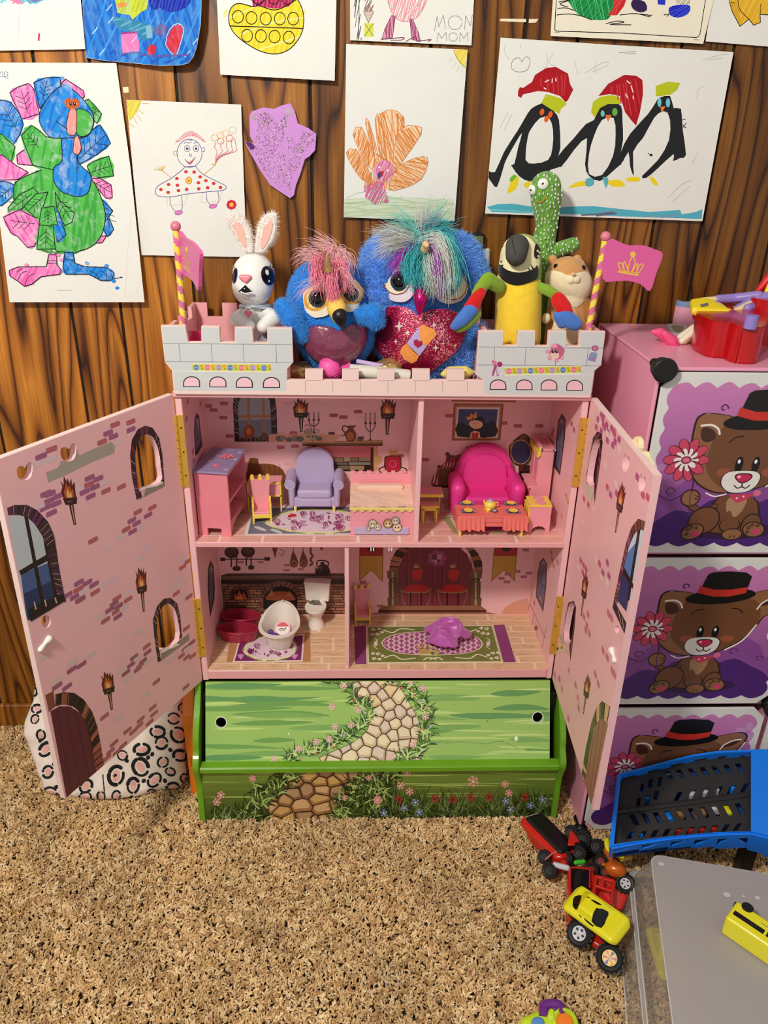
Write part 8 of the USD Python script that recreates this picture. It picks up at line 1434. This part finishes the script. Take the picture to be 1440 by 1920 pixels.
c = onZ(1360,662,TZ); c[2] = TZ; t = Thing('heart_playset','glossy red heart-shaped plastic toy box under the lying doll','toy box',c); fp_ = lambda *q: [tuple(onZ(*p,TZ)[:2]) for p in qS(*q)]
hz = onY(*qS((720,448))[0],onZ(*qS((740,725))[0],TZ)[1])[2]-TZ
fo = sg.Polygon(spline(fp_((372,595),(450,655),(530,680),(610,685),(650,705),(720,722),(820,728),(868,715),(900,660),(960,600),(950,520),(700,520),(560,500),(420,520)),3)); t.part('box',frame((0,0,TZ),EX,EY,bevel_ext(fo,hz,.004)),REDP,smooth=40)
t.part('seam_rib',tube([onZ(*qS((700,720))[0],TZ)+np.array([0,-.001,z]) for z in (0.002,hz*.96)],.0016,8),REDP,smooth=True); q = onZ(*qS((820,560))[0],TZ); pb = onZ(*qS((818,450))[0],TZ+hz); t.part('knob',tube([pb+np.array([0,0,-.002]),pb+np.array([0,0,.020])],.0105,20),mat('doll_purple',S(150,128,206),.35),smooth=40)
t.part('back_lobe',frame((0,0,TZ),EX,EY,bevel_ext(sg.Point(*onZ(*qS((930,560))[0],TZ)[:2]).buffer(.045),hz+.02,.004)),REDP,smooth=40)
Yd = onZ(*qS((560,560))[0],TZ)[1]+.01; dp_ = lambda x,y,d=0: onY(*qS((x,y))[0],Yd+d); DP = lambda x,y,r,d=0: (dp_(x,y,d),r/3.967*mpp(dp_(x,y,d)))
t = Thing('doll','doll in purple jacket and pink boots lying back with a yellow guitar','doll',dp_(600,420)); PUR,BOOT = mat('doll_purple',None),mat('doll_boot',S(240,84,140),.35)
body = soft(chain([DP(500,440,24),DP(430,440,26),DP(380,480,24,-.01),DP(320,540,24,-.02)])+chain([DP(500,440,24),DP(440,450,28,-.02),DP(400,490,26,-.03),DP(330,555,24,-.035)])+chain([DP(500,430,26),DP(640,370,40),DP(760,320,46),DP(880,270,52),DP(1000,190,40),DP(1080,150,46)])+chain([DP(860,260,30),DP(700,340,24,-.02),DP(640,385,22,-.03),DP(622,420,16,-.032)])+chain([DP(880,220,30),DP(700,235,28,.02),DP(560,245,24,.02),DP(470,250,22,.015),DP(400,262,18,.012)]),.004,6); bp = t.part('body',body,SKIN,smooth=True,label='pale doll body with bare arms')
t.part('jacket',soft(chain([DP(735,330,50),DP(880,270,62),DP(990,220,60)])+chain([DP(880,215,36),DP(700,235,35,.02),DP(580,242,32,.02)])+chain([DP(880,290,36),DP(800,310,34,-.02)]),.004,6),PUR,smooth=True)
for k,(a,b) in enumerate((((320,540),(290,560)),((330,555),(300,575)))): t.part('sock',soft(chain([DP(400-k*-10,455+k*22,27,-.012-k*.02),DP(300+k*10,525+k*30,25,-.022-k*.015)]),.004,5),mat('sock_white',S(236,226,206),.6),smooth=True)
for k,js in enumerate((((96,484,16),(150,492,36),(212,562,30)),((182,498,24),(238,552,42),(288,622,20)))): t.part('boot',soft(chain([DP(*j,-.02-k*.02) for j in js]),.004,6),BOOT,smooth=True)
t.part('skirt',soft(chain([DP(420,370,30),DP(520,400,34),DP(600,430,30)]),.004,4),mat('doll_skirt_red',S(176,16,34),.5),smooth=True); t.part('skirt_spike',soft(chain([DP(535,405,30,-.03),DP(545,470,16,-.036),DP(545,525,5,-.036)]),.004,4),PUR,smooth=True); t.part('boot_cuff',soft(chain([DP(470,450,32,-.03),DP(430,480,20,-.03)]),.004,4),mat('cuff_orange',S(240,190,90),.5),smooth=True)
for k,(x,y) in enumerate(((618,405),(636,425),(605,385))): t.part('finger',soft(chain([DP(x+14,y-28,11,-.034),DP(x-6,y,9,-.036),DP(x-2,y+14,7,-.037)]),.003,3),SKIN,parent=bp,smooth=True)
gp = soft(Manifold.batch_hull([ball(*DP(x,y,30,d)) for x,y,d in ((400,270,.01),(470,260,.01),(410,330,-.03),(520,370,-.035),(590,300,.0),(640,340,-.03))])+Manifold.batch_hull([ball(*DP(600,320,30,-.02)),ball(*DP(690,338,16,-.02))]),.004,4); g_ = t.part('guitar',gp,mat('guitar_yellow',S(250,222,44),.3),smooth=True,label='yellow toy guitar'); decal(t,gp,qS((445,285),(505,270),(508,292),(455,302)),mat('guitar_grey',S(120,112,120),.4),'sound_hole',.001,3,g_)
t.part('head',soft(chain([DP(1090,140,70),DP(1150,90,80)]),.005,6),SKIN,smooth=True); t.part('hair',soft(chain([DP(880,180,24,.03),DP(960,90,40,.03),DP(1060,10,60,.03)]),.005,5),mat('doll_hair_red',S(220,30,34),.4),smooth=True); t.part('hair_streak',soft(chain([DP(945,180,18,.0),DP(980,120,24,.01)]),.004,4),mat('guitar_yellow',None),smooth=True)
c = onZ(*qS((320,400))[0],TZ+.005); c[2] = TZ; t = Thing('toy_drum','round pink box with a blue-grey lid by the wall','toy drum',c); r_ = 78/3.967*mpp(c); t.part('side',lathe([(0,0),(r_*1.03,0),(r_,.036),(0,.036)],c,40),mat('drum_pink',S(240,172,196),.45,noise=.05,nscale=200),smooth=40); t.part('lid',lathe([(r_,.036),(r_*1.02,.036),(r_*1.0,.046),(r_*.86,.047),(r_*.82,.0445),(0,.0445)],c,40),mat('drum_blue',S(130,152,196),.4),smooth=40)
c = onZ(*qS((270,465))[0],TZ); t = Thing('sticker_card','small grey green patterned card lying beside the doll boots','card',c); poly = sg.Polygon(spline(fp_((205,440),(225,428),(300,432),(340,440),(330,480),(290,505),(240,492)),3)); t.part('card',frame((0,0,TZ),EX,EY,ext(poly.buffer(.001),.0010)),GREYP); t.part('face',frame((0,0,TZ+.0010),EX,EY,ext(affinity.scale(poly,.7,.7),.0003)),mat('card_green',S(150,146,110),.6))
# ---------------- leopard fabric bag and orange board, left
qB2 = cv(30,1240,2.505); t = Thing('fabric_bin','soft white bag with pink and black leopard print slumped behind the left door','fabric bin',(-.57,-.17,0))
bag = soft(Manifold.batch_hull([ball((x,y,z),r,24) for x,y,z,r in ((-.70,-.235,.03,.03),(-.695,-.06,.03,.03),(-.435,-.222,.03,.03),(-.435,-.06,.03,.03),(-.735,-.20,.16,.03),(-.73,-.06,.16,.03),(-.428,-.19,.17,.03),(-.43,-.06,.17,.03),(-.705,-.17,.25,.028),(-.70,-.07,.25,.03),(-.435,-.16,.255,.03),(-.435,-.07,.255,.03),(-.57,-.247,.03,.03),(-.57,-.225,.17,.03))]),.012,8); bag = wobble(bag,.009,22,7); bp = t.part('bag',bag,mat('bag_cloth',S(244,230,220),.8,bump=.2,bscale=400),smooth=True)
g = random.Random(31); it = []; blk,pk = S(16,14,16),S(244,178,172)
for (x,y,r) in ((665,330,38),(762,345,42),(683,382,33),(590,412,40),(770,442,35),(585,495,46),(690,472,29),(725,517,26),(470,535,50),(550,582,39),(650,556,40),(330,585,36),(325,638,32),(400,632,24),(470,630,26),(640,618,26),(735,590,32),(500,440,26),(785,218,26),(740,268,30),(160,622,38),(150,518,32),(140,412,40),(118,345,26),(100,222,28),(90,270,24),(75,140,30),(790,550,24),(810,180,20),(250,500,36),(430,430,36)):
    c = qB2((x,y))[0]; R = r/2.505*.88; k = g.uniform(0,360); sq = g.uniform(.7,.95); it.append((ngon(c[0],c[1],R*.62,R*.5*sq,16,k),pk)); a = k
    while a < k+330:
        d = g.uniform(70,150); e = min(a+d,k+340); arc = ngon(c[0],c[1],R,R*sq,14,k,a,e); it.append((sg.LineString(arc).buffer(R*g.uniform(.13,.23)),blk)); a = e+g.uniform(24,46)
for (x,y) in ((640,435),(725,415),(545,637),(190,588),(520,465),(115,370),(600,560),(620,450),(700,560),(465,535),(180,480),(60,130)): it.append((ngon(*qB2((x,y))[0],4.4,3.6,12,g.uniform(0,180)),blk))
decals(t,bag,it,mat('bag_print',attr=True,rough=.8),'leopard_print',.0012,5,bp); t.part('seam',tube([p+n*.001 for p,n in zip(*hitmesh(bag,[193+i*.6 for i in range(8)],[1452+i*7.5 for i in range(8)])) if not np.isnan(p).any()],.0012,6),mat('seam_dark',S(40,34,36),.8),parent=bp)
OR_ = mat('orange_plastic',S(246,130,30),.38); t = Thing('orange_board','orange plastic toy board standing between the leopard bag and the castle','toy board',(-.374,-.2,0)); pr = [(-.250,0),(-.10,0),(-.10,.30),(-.20,.305),(-.216,.30),(-.250,.235),(-.253,.22),(-.252,.12)]
t.part('board',frame((-.386,0,0),EY,EZ,bevel_ext(sg.Polygon(pr),.025,.003)),OR_); t.part('notch',box(-.379,-.365,-.2535,-.2510,.09,.12,.0005),mat('orange_dark',S(206,96,20),.5))
# ---------------- overturned clear bin
FROST,SIDE = '/World/Looks/frosted_plastic','/World/Looks/clear_side'
for path,c,a in ((FROST,S(214,208,208),.74),(SIDE,S(220,216,214),.36)): usdkit.material(stage,path,{'t': ('transparent_bsdf',{'color': (.86,.85,.85)}),'d': ('principled_bsdf',{'base_color': c,'roughness': .32}),'l': ('translucent_bsdf',{'color': c}),'x': ('mix_closure',{'fac': .35}),'m': ('mix_closure',{'fac': a})},[('d.BSDF','x.closure1'),('l.BSDF','x.closure2'),('t.BSDF','m.closure1'),('x.closure','m.closure2')],surface='m.closure')
A0,bu,bv,BHt = np.array([.582,-.556,0]),np.array([.973,-.23,0]),np.array([-.222,-.975,0]),.14; bu /= np.linalg.norm(bu); bv = np.array([bu[1],-bu[0],0])
bin_ = Thing('storage_bin','large translucent plastic bin turned upside down on the carpet','storage bin',A0+bu*.2+bv*.2); W_,D_,fl_o = .42,.46,.045
rr_ = lambda o: sg.box(-o,-o,W_+o,D_+o).buffer(-.02).buffer(.02,quad_segs=4)
def loft(o0,z0,o1,z1): 
    a,b = np.array(rr_(o0).exterior.coords)[:-1],np.array(rr_(o1).exterior.coords)[:-1]; n = len(a); v = np.vstack([np.c_[a,np.full(n,z0)],np.c_[b,np.full(n,z1)]]); return trimesh.Trimesh([A0+x*bu+y*bv+np.array([0,0,z]) for x,y,z in v],[q for j in range(n) for q in ([j,(j+1) % n,n+(j+1) % n],[j,n+(j+1) % n,n+j])],process=False)
bin_.part('base',frame(A0+np.array([0,0,BHt]),bu,-bv,affinity_mesh := ext(affinity.scale(rr_(0),1,-1,origin=(0,0)),.0015)),FROST,label='frosted bin bottom facing up')
bin_.part('wall',loft(0,BHt,.022,.06),SIDE,smooth=40); bin_.part('wall',loft(.028,.06,fl_o,.004),SIDE,smooth=40); bin_.part('step_rim',loft(.022,.06,.028,.06),FROST)
for o,z in ((.0,BHt),(.022,.062),(.028,.058),(fl_o,.006)): q = np.array(rr_(o).exterior.coords); bin_.part('edge_bead',tube([A0+x*bu+y*bv+np.array([0,0,z]) for x,y in q],.0016,6,cap=False),mat('bead_white',S(206,204,204),.3),smooth=True)
bin_.part('scuff',cat([ell(A0+bu*x+bv*y+np.array([0,0,BHt+.0014]),(r,r*.8,.0003),sub=2) for x,y,r in ((.018,.02,.006),(.13,.065,.007),(.16,.062,.003),(.185,.06,.005),(.135,.16,.008))]),mat('bead_white',None))
def wheel(t,p,r,ax,w=.55,hub=None,parent=None,tread=True):
    ax = np.asarray(ax,float)/np.linalg.norm(ax); pr = [(r*.45,-w*r*.9),(r*.82,-w*r),(r*.97,-w*r*.8),(r,-w*r*.4),(r,w*r*.4),(r*.97,w*r*.8),(r*.82,w*r),(r*.62,w*r*.86),(r*.56,w*r*.6),(0,w*r*.55)]
    a = t.part('wheel',lathe([(0,-w*r*.9)]+pr,p,26,ax),mat('tyre_rubber',S(20,20,21),.55),parent=parent,smooth=35)
    if tread: M = trimesh.geometry.align_vectors([0,0,1],ax); bl_ = [trimesh.creation.box([r*.16,r*.2,w*r*1.5],trimesh.transformations.rotation_matrix(k*math.pi/8,[0,0,1])@trimesh.transformations.translation_matrix([r,0,0])) for k in range(16)]; q = cat(bl_); q.apply_transform(M); q.apply_translation(p); t.part('tread',q,mat('tyre_rubber',None),parent=a)
    if hub: t.part('hub',cat([lathe([(0,w*r*.5),(r*.5,w*r*.5),(r*.55,w*r*.75),(r*.2,w*r*.68),(0,w*r*.8)],p,20,ax)]),hub,parent=a,smooth=35)
    if hub:
        M = trimesh.geometry.align_vectors([0,0,1],ax)
        for k in range(5): q = ell((r*.33*math.cos(k*1.257),r*.33*math.sin(k*1.257),w*r*.74),(r*.11,r*.09,r*.03),(0,0,72*k),1); q.apply_transform(M); q.apply_translation(p); t.part('hub_slot',q,BLACKP,parent=a)
    return a
cdir = lambda p: (CAM-p)/np.linalg.norm(CAM-p)
SILV,YELC,REDC,BLU_ = mat('silver_paint',None),mat('car_yellow',S(242,232,34),.22,coat_weight=.3),mat('car_red',S(206,34,22),.25,coat_weight=.3),mat('toy_blue',S(10,126,244),.3)
def carbody(L,W,H): return soft(Manifold.batch_hull([ball((x,y,z),r,16) for x,y,z,r in [(s*L*.46,k*W*.34,.012,.008) for s in (-1,1) for k in (-1,1)]+[(s*L*.42,k*W*.42,.016,.008) for s in (-1,1) for k in (-1,1)]+[(s*L*.38,k*W*.36,H*.5,.006) for s in (-1,1) for k in (-1,1)]])+Manifold.batch_hull([ball((x,y,z),.005,16) for x,y,z in [(s,k*W*.38,H*.48) for s in (-L*.36,L*.2) for k in (-1,1)]+[(s,k*W*.27,H*.95) for s in (-L*.2,L*.03) for k in (-1,1)]]),.004,5)
qK2 = cv(960,1490,5.143)
def sedan(name,label,p,rz,L,W,H,m,wins=None,group=None):
    t = Toy(name,label,'toy car',p,rz,1.0,group); b = carbody(L,W,H); bp = t.add('body',b,m,smooth=45)
    for s in (-.3,.3):
        for k in (-1,1): t.add('wheel',tm(Manifold.cylinder(.008,.011,.011,20).rotate([90,0,0]).translate([s*L,k*W*.42+.004,.010])),BLACKP,smooth=35)
    if wins: wb = xf(b,t.loc,rz); [decal(t,wb,q,GLOSSBLK,'window',.0012,4,bp) for q in wins]
    return t
p = onZ(1118,1722,.075); sedan('sports_car','yellow toy sports car lying across the pile of trucks',np.array([p[0],p[1],.072]),(8,-4,-49),.112,.058,.034,YELC,[spline(qK2(*q),2) for q in (((605,985),(665,972),(668,1000),(630,1105),(592,1080),(586,1035)),((758,1015),(800,1025),(865,1065),(825,1062)),((812,1098),(925,1130),(910,1200),(860,1288),(772,1220)),((712,990),(742,990),(750,1002)),((690,1188),(785,1262),(778,1272),(720,1228)),((640,1152),(672,1180),(665,1186)))])
p = A0+bu*.035+bv*.115; sedan('sports_car','pale yellow toy car seen through the side of the clear bin',np.array([p[0]+.005,p[1],0.002]),-95,.10,.058,.038,YELC)
# boxy van lying on the bin
c = onZ(1416,1752,BHt+.02); VR = (-90,0,132); t = Toy('toy_van','yellow toy delivery van lying on its side on the bin','toy van',np.array([c[0],c[1],BHt+.0238]),VR,.8); t.add('body',rbox(-.060,.058,-.027,.027,-.026,.034,.006),YELC,smooth=40)
for x0,x1,z0,z1 in ((-.016,.050,.003,.016),(-.030,-.021,.001,.016),(-.046,-.035,.001,.015)): t.add('window',box(x0,x1,-.0276,-.0262,z0,z1,.0005),GLOSSBLK)
t.add('bumper',box(.055,.061,-.02,.02,-.027,-.018,.001),BLACKP); t.add('stripe',box(-.034,-.002,-.0275,-.0264,-.009,-.0078),mat('dark_slate',None))
for x in (.034,-.030): t.add('wheel',tm(Manifold.cylinder(.010,.0125,.0125,22).rotate([90,0,0]).translate([x,-.0185,-.024])),BLACKP,smooth=35)
# upturned red car
qM = cv(980,1500,3.66); a,b = onZ(*qM((85,110))[0],.055),onZ(*qM((310,320))[0],.06); dr = (b-a)/np.linalg.norm(b-a); rz = math.degrees(math.atan2(dr[1],dr[0])); L = np.linalg.norm(b-a)+.02
t = Toy('toy_car','red toy car lying upside down with its black underside showing','toy car',(a+b)/2+np.array([0,0,-.002]),(180-14,0,rz)); bd = carbody(L,.064,.044); t.add('body',bd,REDC,smooth=45); t.add('chassis',rbox(-L*.46,L*.46,-.026,.026,-.002,.010,.006),BLACKP,smooth=40,label='black underside'); t.add('bumper',rbox(-L*.5,-L*.45,-.022,.022,.004,.012,.003),WHITEP)
p = onZ(*qM((78,208))[0],.05); wheel(t,p,.0105,cdir(p)+np.array([-.8,0,0]),.4,SILV,None,False)
def truck(label,z,wheels,chassis,m,extra=None,hub=None):
    c = np.mean([onZ(*qM((x,y))[0],z) for x,y,_ in wheels],0); t = Thing('monster_truck',label,'toy truck',(c[0],c[1],0))
    pts = [onZ(*qM(q)[0],z+dz) for q,dz in chassis]; t.part('chassis',soft(Manifold.batch_hull([ball(p,.007,14) for p in pts]),.005,4),m,smooth=45)
    for (x,y,r) in wheels: p = onZ(*qM((x,y))[0],z+.008); wheel(t,p,r/3.66*mpp(p)*.92,cdir(p)*.6+np.array([-.5,-.2,.3]),.6,hub)
    return t
t = truck('upturned monster truck with red and white chassis beside the red car',.035,((150,390,48),(188,485,55),(300,400,50)),(((190,360),.0),((260,400),.01),((300,460),.0),((250,480),-.02),((180,440),-.02)),REDC); p = onZ(*qM((262,445))[0],.055); t.part('silver_axle',soft(chain([(p+np.array([-.012,0,0]),.006),(p+np.array([.012,-.008,0]),.006)]),.003,3),SILV,smooth=True); t.part('roll_bar',tube([onZ(*qM(q)[0],.055) for q in ((155,410),(200,370),(280,330))],.002,8),mat('pink_bar',S(206,110,110),.4),smooth=True)
t = truck('black monster truck with big tyres wedged against the cabinet',.05,((335,218,46),(420,268,55),(515,318,50),(395,365,46)),(((350,280),.0),((450,300),.0),((500,360),-.02),((420,400),-.02),((380,330),.012)),BLACKP,hub=BLACKP); p = onZ(*qM((385,430))[0],.05); t.part('green_bumper',soft(chain([(p+np.array([-.006,0,0]),.005),(p+np.array([.010,.003,0]),.0055)]),.003,3),mat('lime_plastic',S(60,190,40),.3),smooth=True); p = onZ(*qM((345,275))[0],.06); t.part('red_fender',soft(Manifold.batch_hull([ball(p+np.array(q),.003,10) for q in ((-.012,-.012,0),(0,.018,.004),(.012,-.012,0),(.006,.016,0))]),.004,3),REDC,smooth=40)
t = truck('dark monster truck with red hubs under the blue carrier',.035,((545,420,46),(575,492,44),(480,480,46)),(((500,420),.0),((600,440),.0),((640,420),.01),((560,520),-.01),((660,560),-.01)),BLACKP,hub=mat('dark_red_hub',S(150,24,24),.35))
# red monster truck below the yellow car, fire engine behind
c = onZ(1090,1700,.03); t = Thing('monster_truck','red monster truck on its side under the yellow sports car with chrome and swirl hubs','toy truck',(c[0],c[1],0)); bx = onZ(1086,1655,.055)
t.part('body',soft(Manifold.batch_hull([ball(onZ(x,y,z),.008,14) for x,y,z in ((1072,1632,.05),(1104,1634,.05),(1073,1740,.035),(1120,1770,.03),(1150,1790,.03),(1130,1690,.03),(1068,1740,.01),(1068,1640,.012))]),.006,3),REDC,smooth=45); t.part('windscreen',soft(Manifold.batch_hull([ball(onZ(x,y,.062),.003,10) for x,y in ((1071,1631),(1104,1634),(1104,1672),(1071,1668))]),.005,2),GLOSSBLK,smooth=45); t.part('windscreen_frame',tube([onZ(x,y,.064) for x,y in ((1069,1690),(1069,1628),(1106,1631),(1106,1665))],.0022,8),REDC,smooth=True)
p = onZ(1088,1750,.045); wheel(t,p,.024,cdir(p)+np.array([-.3,0,0]),.5,SILV); p = onZ(1144,1796,.04); w_ = wheel(t,p,.025,cdir(p)+np.array([-.1,0,0]),.5,mat('swirl_yellow',S(232,206,110),.4)); ax = (cdir(p)+np.array([-.1,0,0])); ax /= np.linalg.norm(ax); uu = np.cross([0,0,1.],ax); uu /= np.linalg.norm(uu); P = Print(p+ax*.0112,uu,np.cross(ax,uu),px=False,base=1e-4)
P.poly(ngon(0,0,.0125),S(236,214,120))
for k in range(6): P.poly([(0,0)]+[(.0123*math.cos(k*1.047+s*.5+r*.6),.0123*math.sin(k*1.047+s*.5+r*.6)) for r in (0,) for s in (0,.5,1)],(S(214,110,150),S(120,90,190),S(240,150,80))[k % 3])
P.build(t,'swirl_sticker',PRINT,parent=w_); t.part('axle',tube([onZ(1100,1760,.03),onZ(1140,1785,.03)],.006,8),BLACKP,smooth=True)
qN = cv(960,1490,5.143); c = onZ(1145,1680,.05); t = Thing('fire_engine','red plastic toy fire engine with slotted ladder rack leaning in the pile','toy truck',(c[0],c[1],0)); T_ = lambda x,y,z=.06: onZ(*qN((x,y))[0],z)
t.part('body',soft(Manifold.batch_hull([ball(T_(x,y,z),.006,12) for x,y,z in ((810,800,.055),(1000,840,.055),(1105,950,.05),(1040,1090,.04),(980,1080,.04),(800,960,.03),(1080,1000,.02))]),.006,3),REDC,smooth=45)
for (q0,q1) in (((800,790),(985,840)),((800,880),(960,930)),((805,790),(790,960)),((985,840),(955,1060)),((880,812),(868,905))): t.part('ladder_bar',tube([T_(*q0,.072),T_(*q1,.072)],.0034,8),REDC,smooth=True)
p = T_(1085,860,.06); wheel(t,p,.019,cdir(p)+np.array([.25,.1,0]),.5,SILV); t.part('cab',soft(Manifold.batch_hull([ball(T_(x,y,.05),.008,12) for x,y in ((1090,790),(1130,790),(1090,920),(1060,920))]),.006,3),BLACKP,smooth=45)
p = onZ(1154,1630,.075); t = Thing('orange_egg','shiny orange egg-shaped toy in the pile','toy egg',p); t.part('shell',ell(p,(.022,.016,.016),(0,0,-25)),mat('orange_metal',S(206,100,30),.25,metallic=.3),smooth=True); t.part('knot',ell(p+np.array([-.022,.010,.003]),(.004,.004,.004),sub=2),mat('orange_metal',None),smooth=True)
t = Thing('yellow_hook','yellow and orange curved toy part poking from under the blue carrier','toy part',onZ(1142,1590,.07)); t.part('hook',tube(spline([onZ(x,y,.085) for x,y in ((1138,1574),(1140,1590),(1152,1600),(1170,1606))],4,False),.006,10),YELC,smooth=True); t.part('foot',soft(chain([(onZ(1140,1596,.065),.010),(onZ(1152,1618,.06),.008)]),.004,4),mat('orange_metal',None),smooth=True); t.part('foot',soft(chain([(onZ(1166,1610,.07),.006),(onZ(1182,1606,.07),.005)]),.004,4),mat('amber_plastic',S(236,178,66),.4),smooth=True)
# ---------------- blue car carrier, tilted on the pile in front of the cabinet
qV = cv(1120,1380,4.5); o_,a_,b_ = onZ(*qV((195,330))[0],.193),onZ(*qV((1295,135))[0],.254),onZ(*qV((140,915))[0],.143); cu = (a_-o_)/np.linalg.norm(a_-o_); cn = np.cross(a_-o_,o_-b_); cn /= np.linalg.norm(cn); cv_ = np.cross(cn,cu)
def lev(h): return Print(o_+cn*h,cu,cv_)
def sheet(poly,h,th,b=0): return frame(o_+cn*h,cu,cv_,bevel_ext(poly,th,b) if b else ext(poly,th))
def V3(x,y,h=0.0): q = lev(h).loc(qV((x,y)))[0]; return o_+cn*h+cu*q[0]+cv_*q[1]
t = Thing('car_carrier','blue toy car carrier with black slotted decks resting on the truck pile','toy truck',V3(700,500,-.1)); pl = lambda q,h=0.0: sg.Polygon(lev(h).loc(qV(*q))).buffer(0)
outer = [(115,930),(150,600),(185,318),(400,262),(600,207),(800,158),(1000,128),(1300,114),(1500,112),(1500,856),(1440,842),(1300,806),(1000,816),(800,832),(600,852),(350,888)]; inner = [(140,912),(200,328),(420,275),(620,222),(820,172),(1020,145),(1296,132),(1296,804),(1000,812),(600,848)]
t.part('top_rim',sheet(pl(outer).difference(pl(inner)),-.007,.008,.001),BLU_); slots = []
for (x0,x1,y,dy,h,s,n) in ((600,1200,330,-62,70,-46,7),(680,1240,510,-70,75,40,6),(310,1200,710,-95,90,-50,10),(280,1180,840,-70,60,36,10)):
    for i in range(n): x = x0+(x1-x0)*i/(n-1); yy = y+dy*i/(n-1); slots.append(pl(((x-20-s/2,yy+h/2),(x+24-s/2,yy+h/2-4),(x+24+s/2,yy-h/2-4),(x-20+s/2,yy-h/2)),-.022))
for (x,y,w) in ((340,560,34),(420,540,34),(490,500,40),(440,400,34),(520,385,34),(370,440,26)): slots.append(pl(((x-w/2,y+40),(x+w/2,y+36),(x+w/2+14,y-40),(x-w/2+10,y-36)),-.022))
tray = pl(inner).buffer(.002); dkp = t.part('deck',sheet(tray.difference(unary_union(slots)),-.025,.003),mat('deck_black',S(34,33,34),.55),label='black deck with slanted slots'); t.part('deck_divider',tube([V3(150,640,-.02),V3(1300,490,-.02)],.006,6),mat('deck_black',None)); t.part('carrier_floor',sheet(tray,-.056,.003),mat('carrier_floor',S(20,60,120),.5))
for (x,y,c) in ((400,520,BLU_),(600,480,BLU_),(780,490,SILV),(880,470,SILV),(970,450,SILV),(1150,440,BLU_),(680,660,mat('tan_toy',S(150,110,70),.5)),(860,650,mat('tan_toy',None)),(980,610,SILV),(660,790,REDC),(760,785,REDC),(850,785,REDC),(950,775,REDC),(330,830,BLU_),(610,690,BLU_),(1080,640,YELC)): p = V3(x,y,-.040); t.part('cargo_piece',rbox(p[0]-.011,p[0]+.011,p[1]-.012,p[1]+.012,p[2]-.009,p[2]+.011,.005),c,parent=dkp,smooth=40)
def wallstrip(edge,h0,holes,grow=0.0):
    for k,(a,b) in enumerate(zip(edge[:-1],edge[1:])):
        h = h0+grow*k
        d = b-a; L = np.linalg.norm(d); d /= L; q = sg.box(0,-h,L,0)
        if holes and L > .03: n = max(1,int(L/.03)); w = L/n; q = q.difference(unary_union([sg.Polygon([(i*w+.005,-h*.25),(i*w+w-.005,-h*.25),((i+.5)*w+(.4*w if i % 2 else -.4*w),-h*.8)]) for i in range(n)]))
        t.part('side_truss',frame(a-cn*.004,d,cn,ext(q,.004)),BLU_)
wallstrip([V3(*q) for q in ((115,930),(350,888),(600,852),(800,832),(1000,816),(1300,806),(1440,842),(1500,856))],.022,1,.009); wallstrip([V3(*q) for q in ((185,318),(400,262),(600,207),(800,158),(1000,128),(1300,114))],.045,1); wallstrip([V3(185,318),V3(115,930)],.05,0)
for x,y in ((1350,300),(1350,700),(600,560)): p = V3(x,y,-.06); t.part('support_block',box(p[0]-.014,p[0]+.014,p[1]-.014,p[1]+.014,0,p[2],.002),BLACKP)
# ---------------- toy at the bottom edge
qX = cv(900,1840,4.8); X_ = lambda x,y,z=.03: onZ(*qX((x,y))[0],z); t = Thing('toy_gadget','purple handled yellow green toy with an orange disc at the bottom edge','toy',(X_(640,330)[0],X_(640,330)[1],0)); VIO = mat('violet_plastic',S(112,44,140),.3); LIM = mat('lime_yellow',S(206,232,50),.35)
t.part('handle',tube(spline([X_(x,y,.035) for x,y in ((575,320),(572,240),(600,212),(660,208),(705,215),(725,250),(722,300))],5,False),.0085,14),VIO,smooth=True); t.part('handle_ring',tube([X_(645+42*math.cos(s),265+26*math.sin(s),.035) for s in np.linspace(2.6,6.8,16)],.003,8),VIO,smooth=True); t.part('stem',soft(chain([(X_(645,280,.038),.006),(X_(640,330,.036),.008)]),.003,3),LIM,smooth=True)
t.part('body',soft(Manifold.batch_hull([ball(X_(x,y,.022),.014,16) for x,y in ((430,400),(560,340),(640,340),(500,520),(650,520))]),.005,4),LIM,smooth=True); p = X_(520,375,.038); t.part('label',ell(p,(.012,.010,.003),(0,0,30)),mat('label_blue',S(96,150,214),.4),smooth=True); p = X_(760,380,.03); t.part('wheel_disc',lathe([(0,-.01),(.0215,-.01),(.024,0),(.0215,.008),(.017,.009),(.0155,.006),(0,.006)],p,36,(0,-.25,1)),mat('lime_green',S(190,226,40),.35),smooth=40); t.part('orange_disc',lathe([(0,.005),(.0155,.0055),(.012,.010),(0,.011)],p,30,(0,-.25,1)),mat('orange_plastic',None),smooth=40)
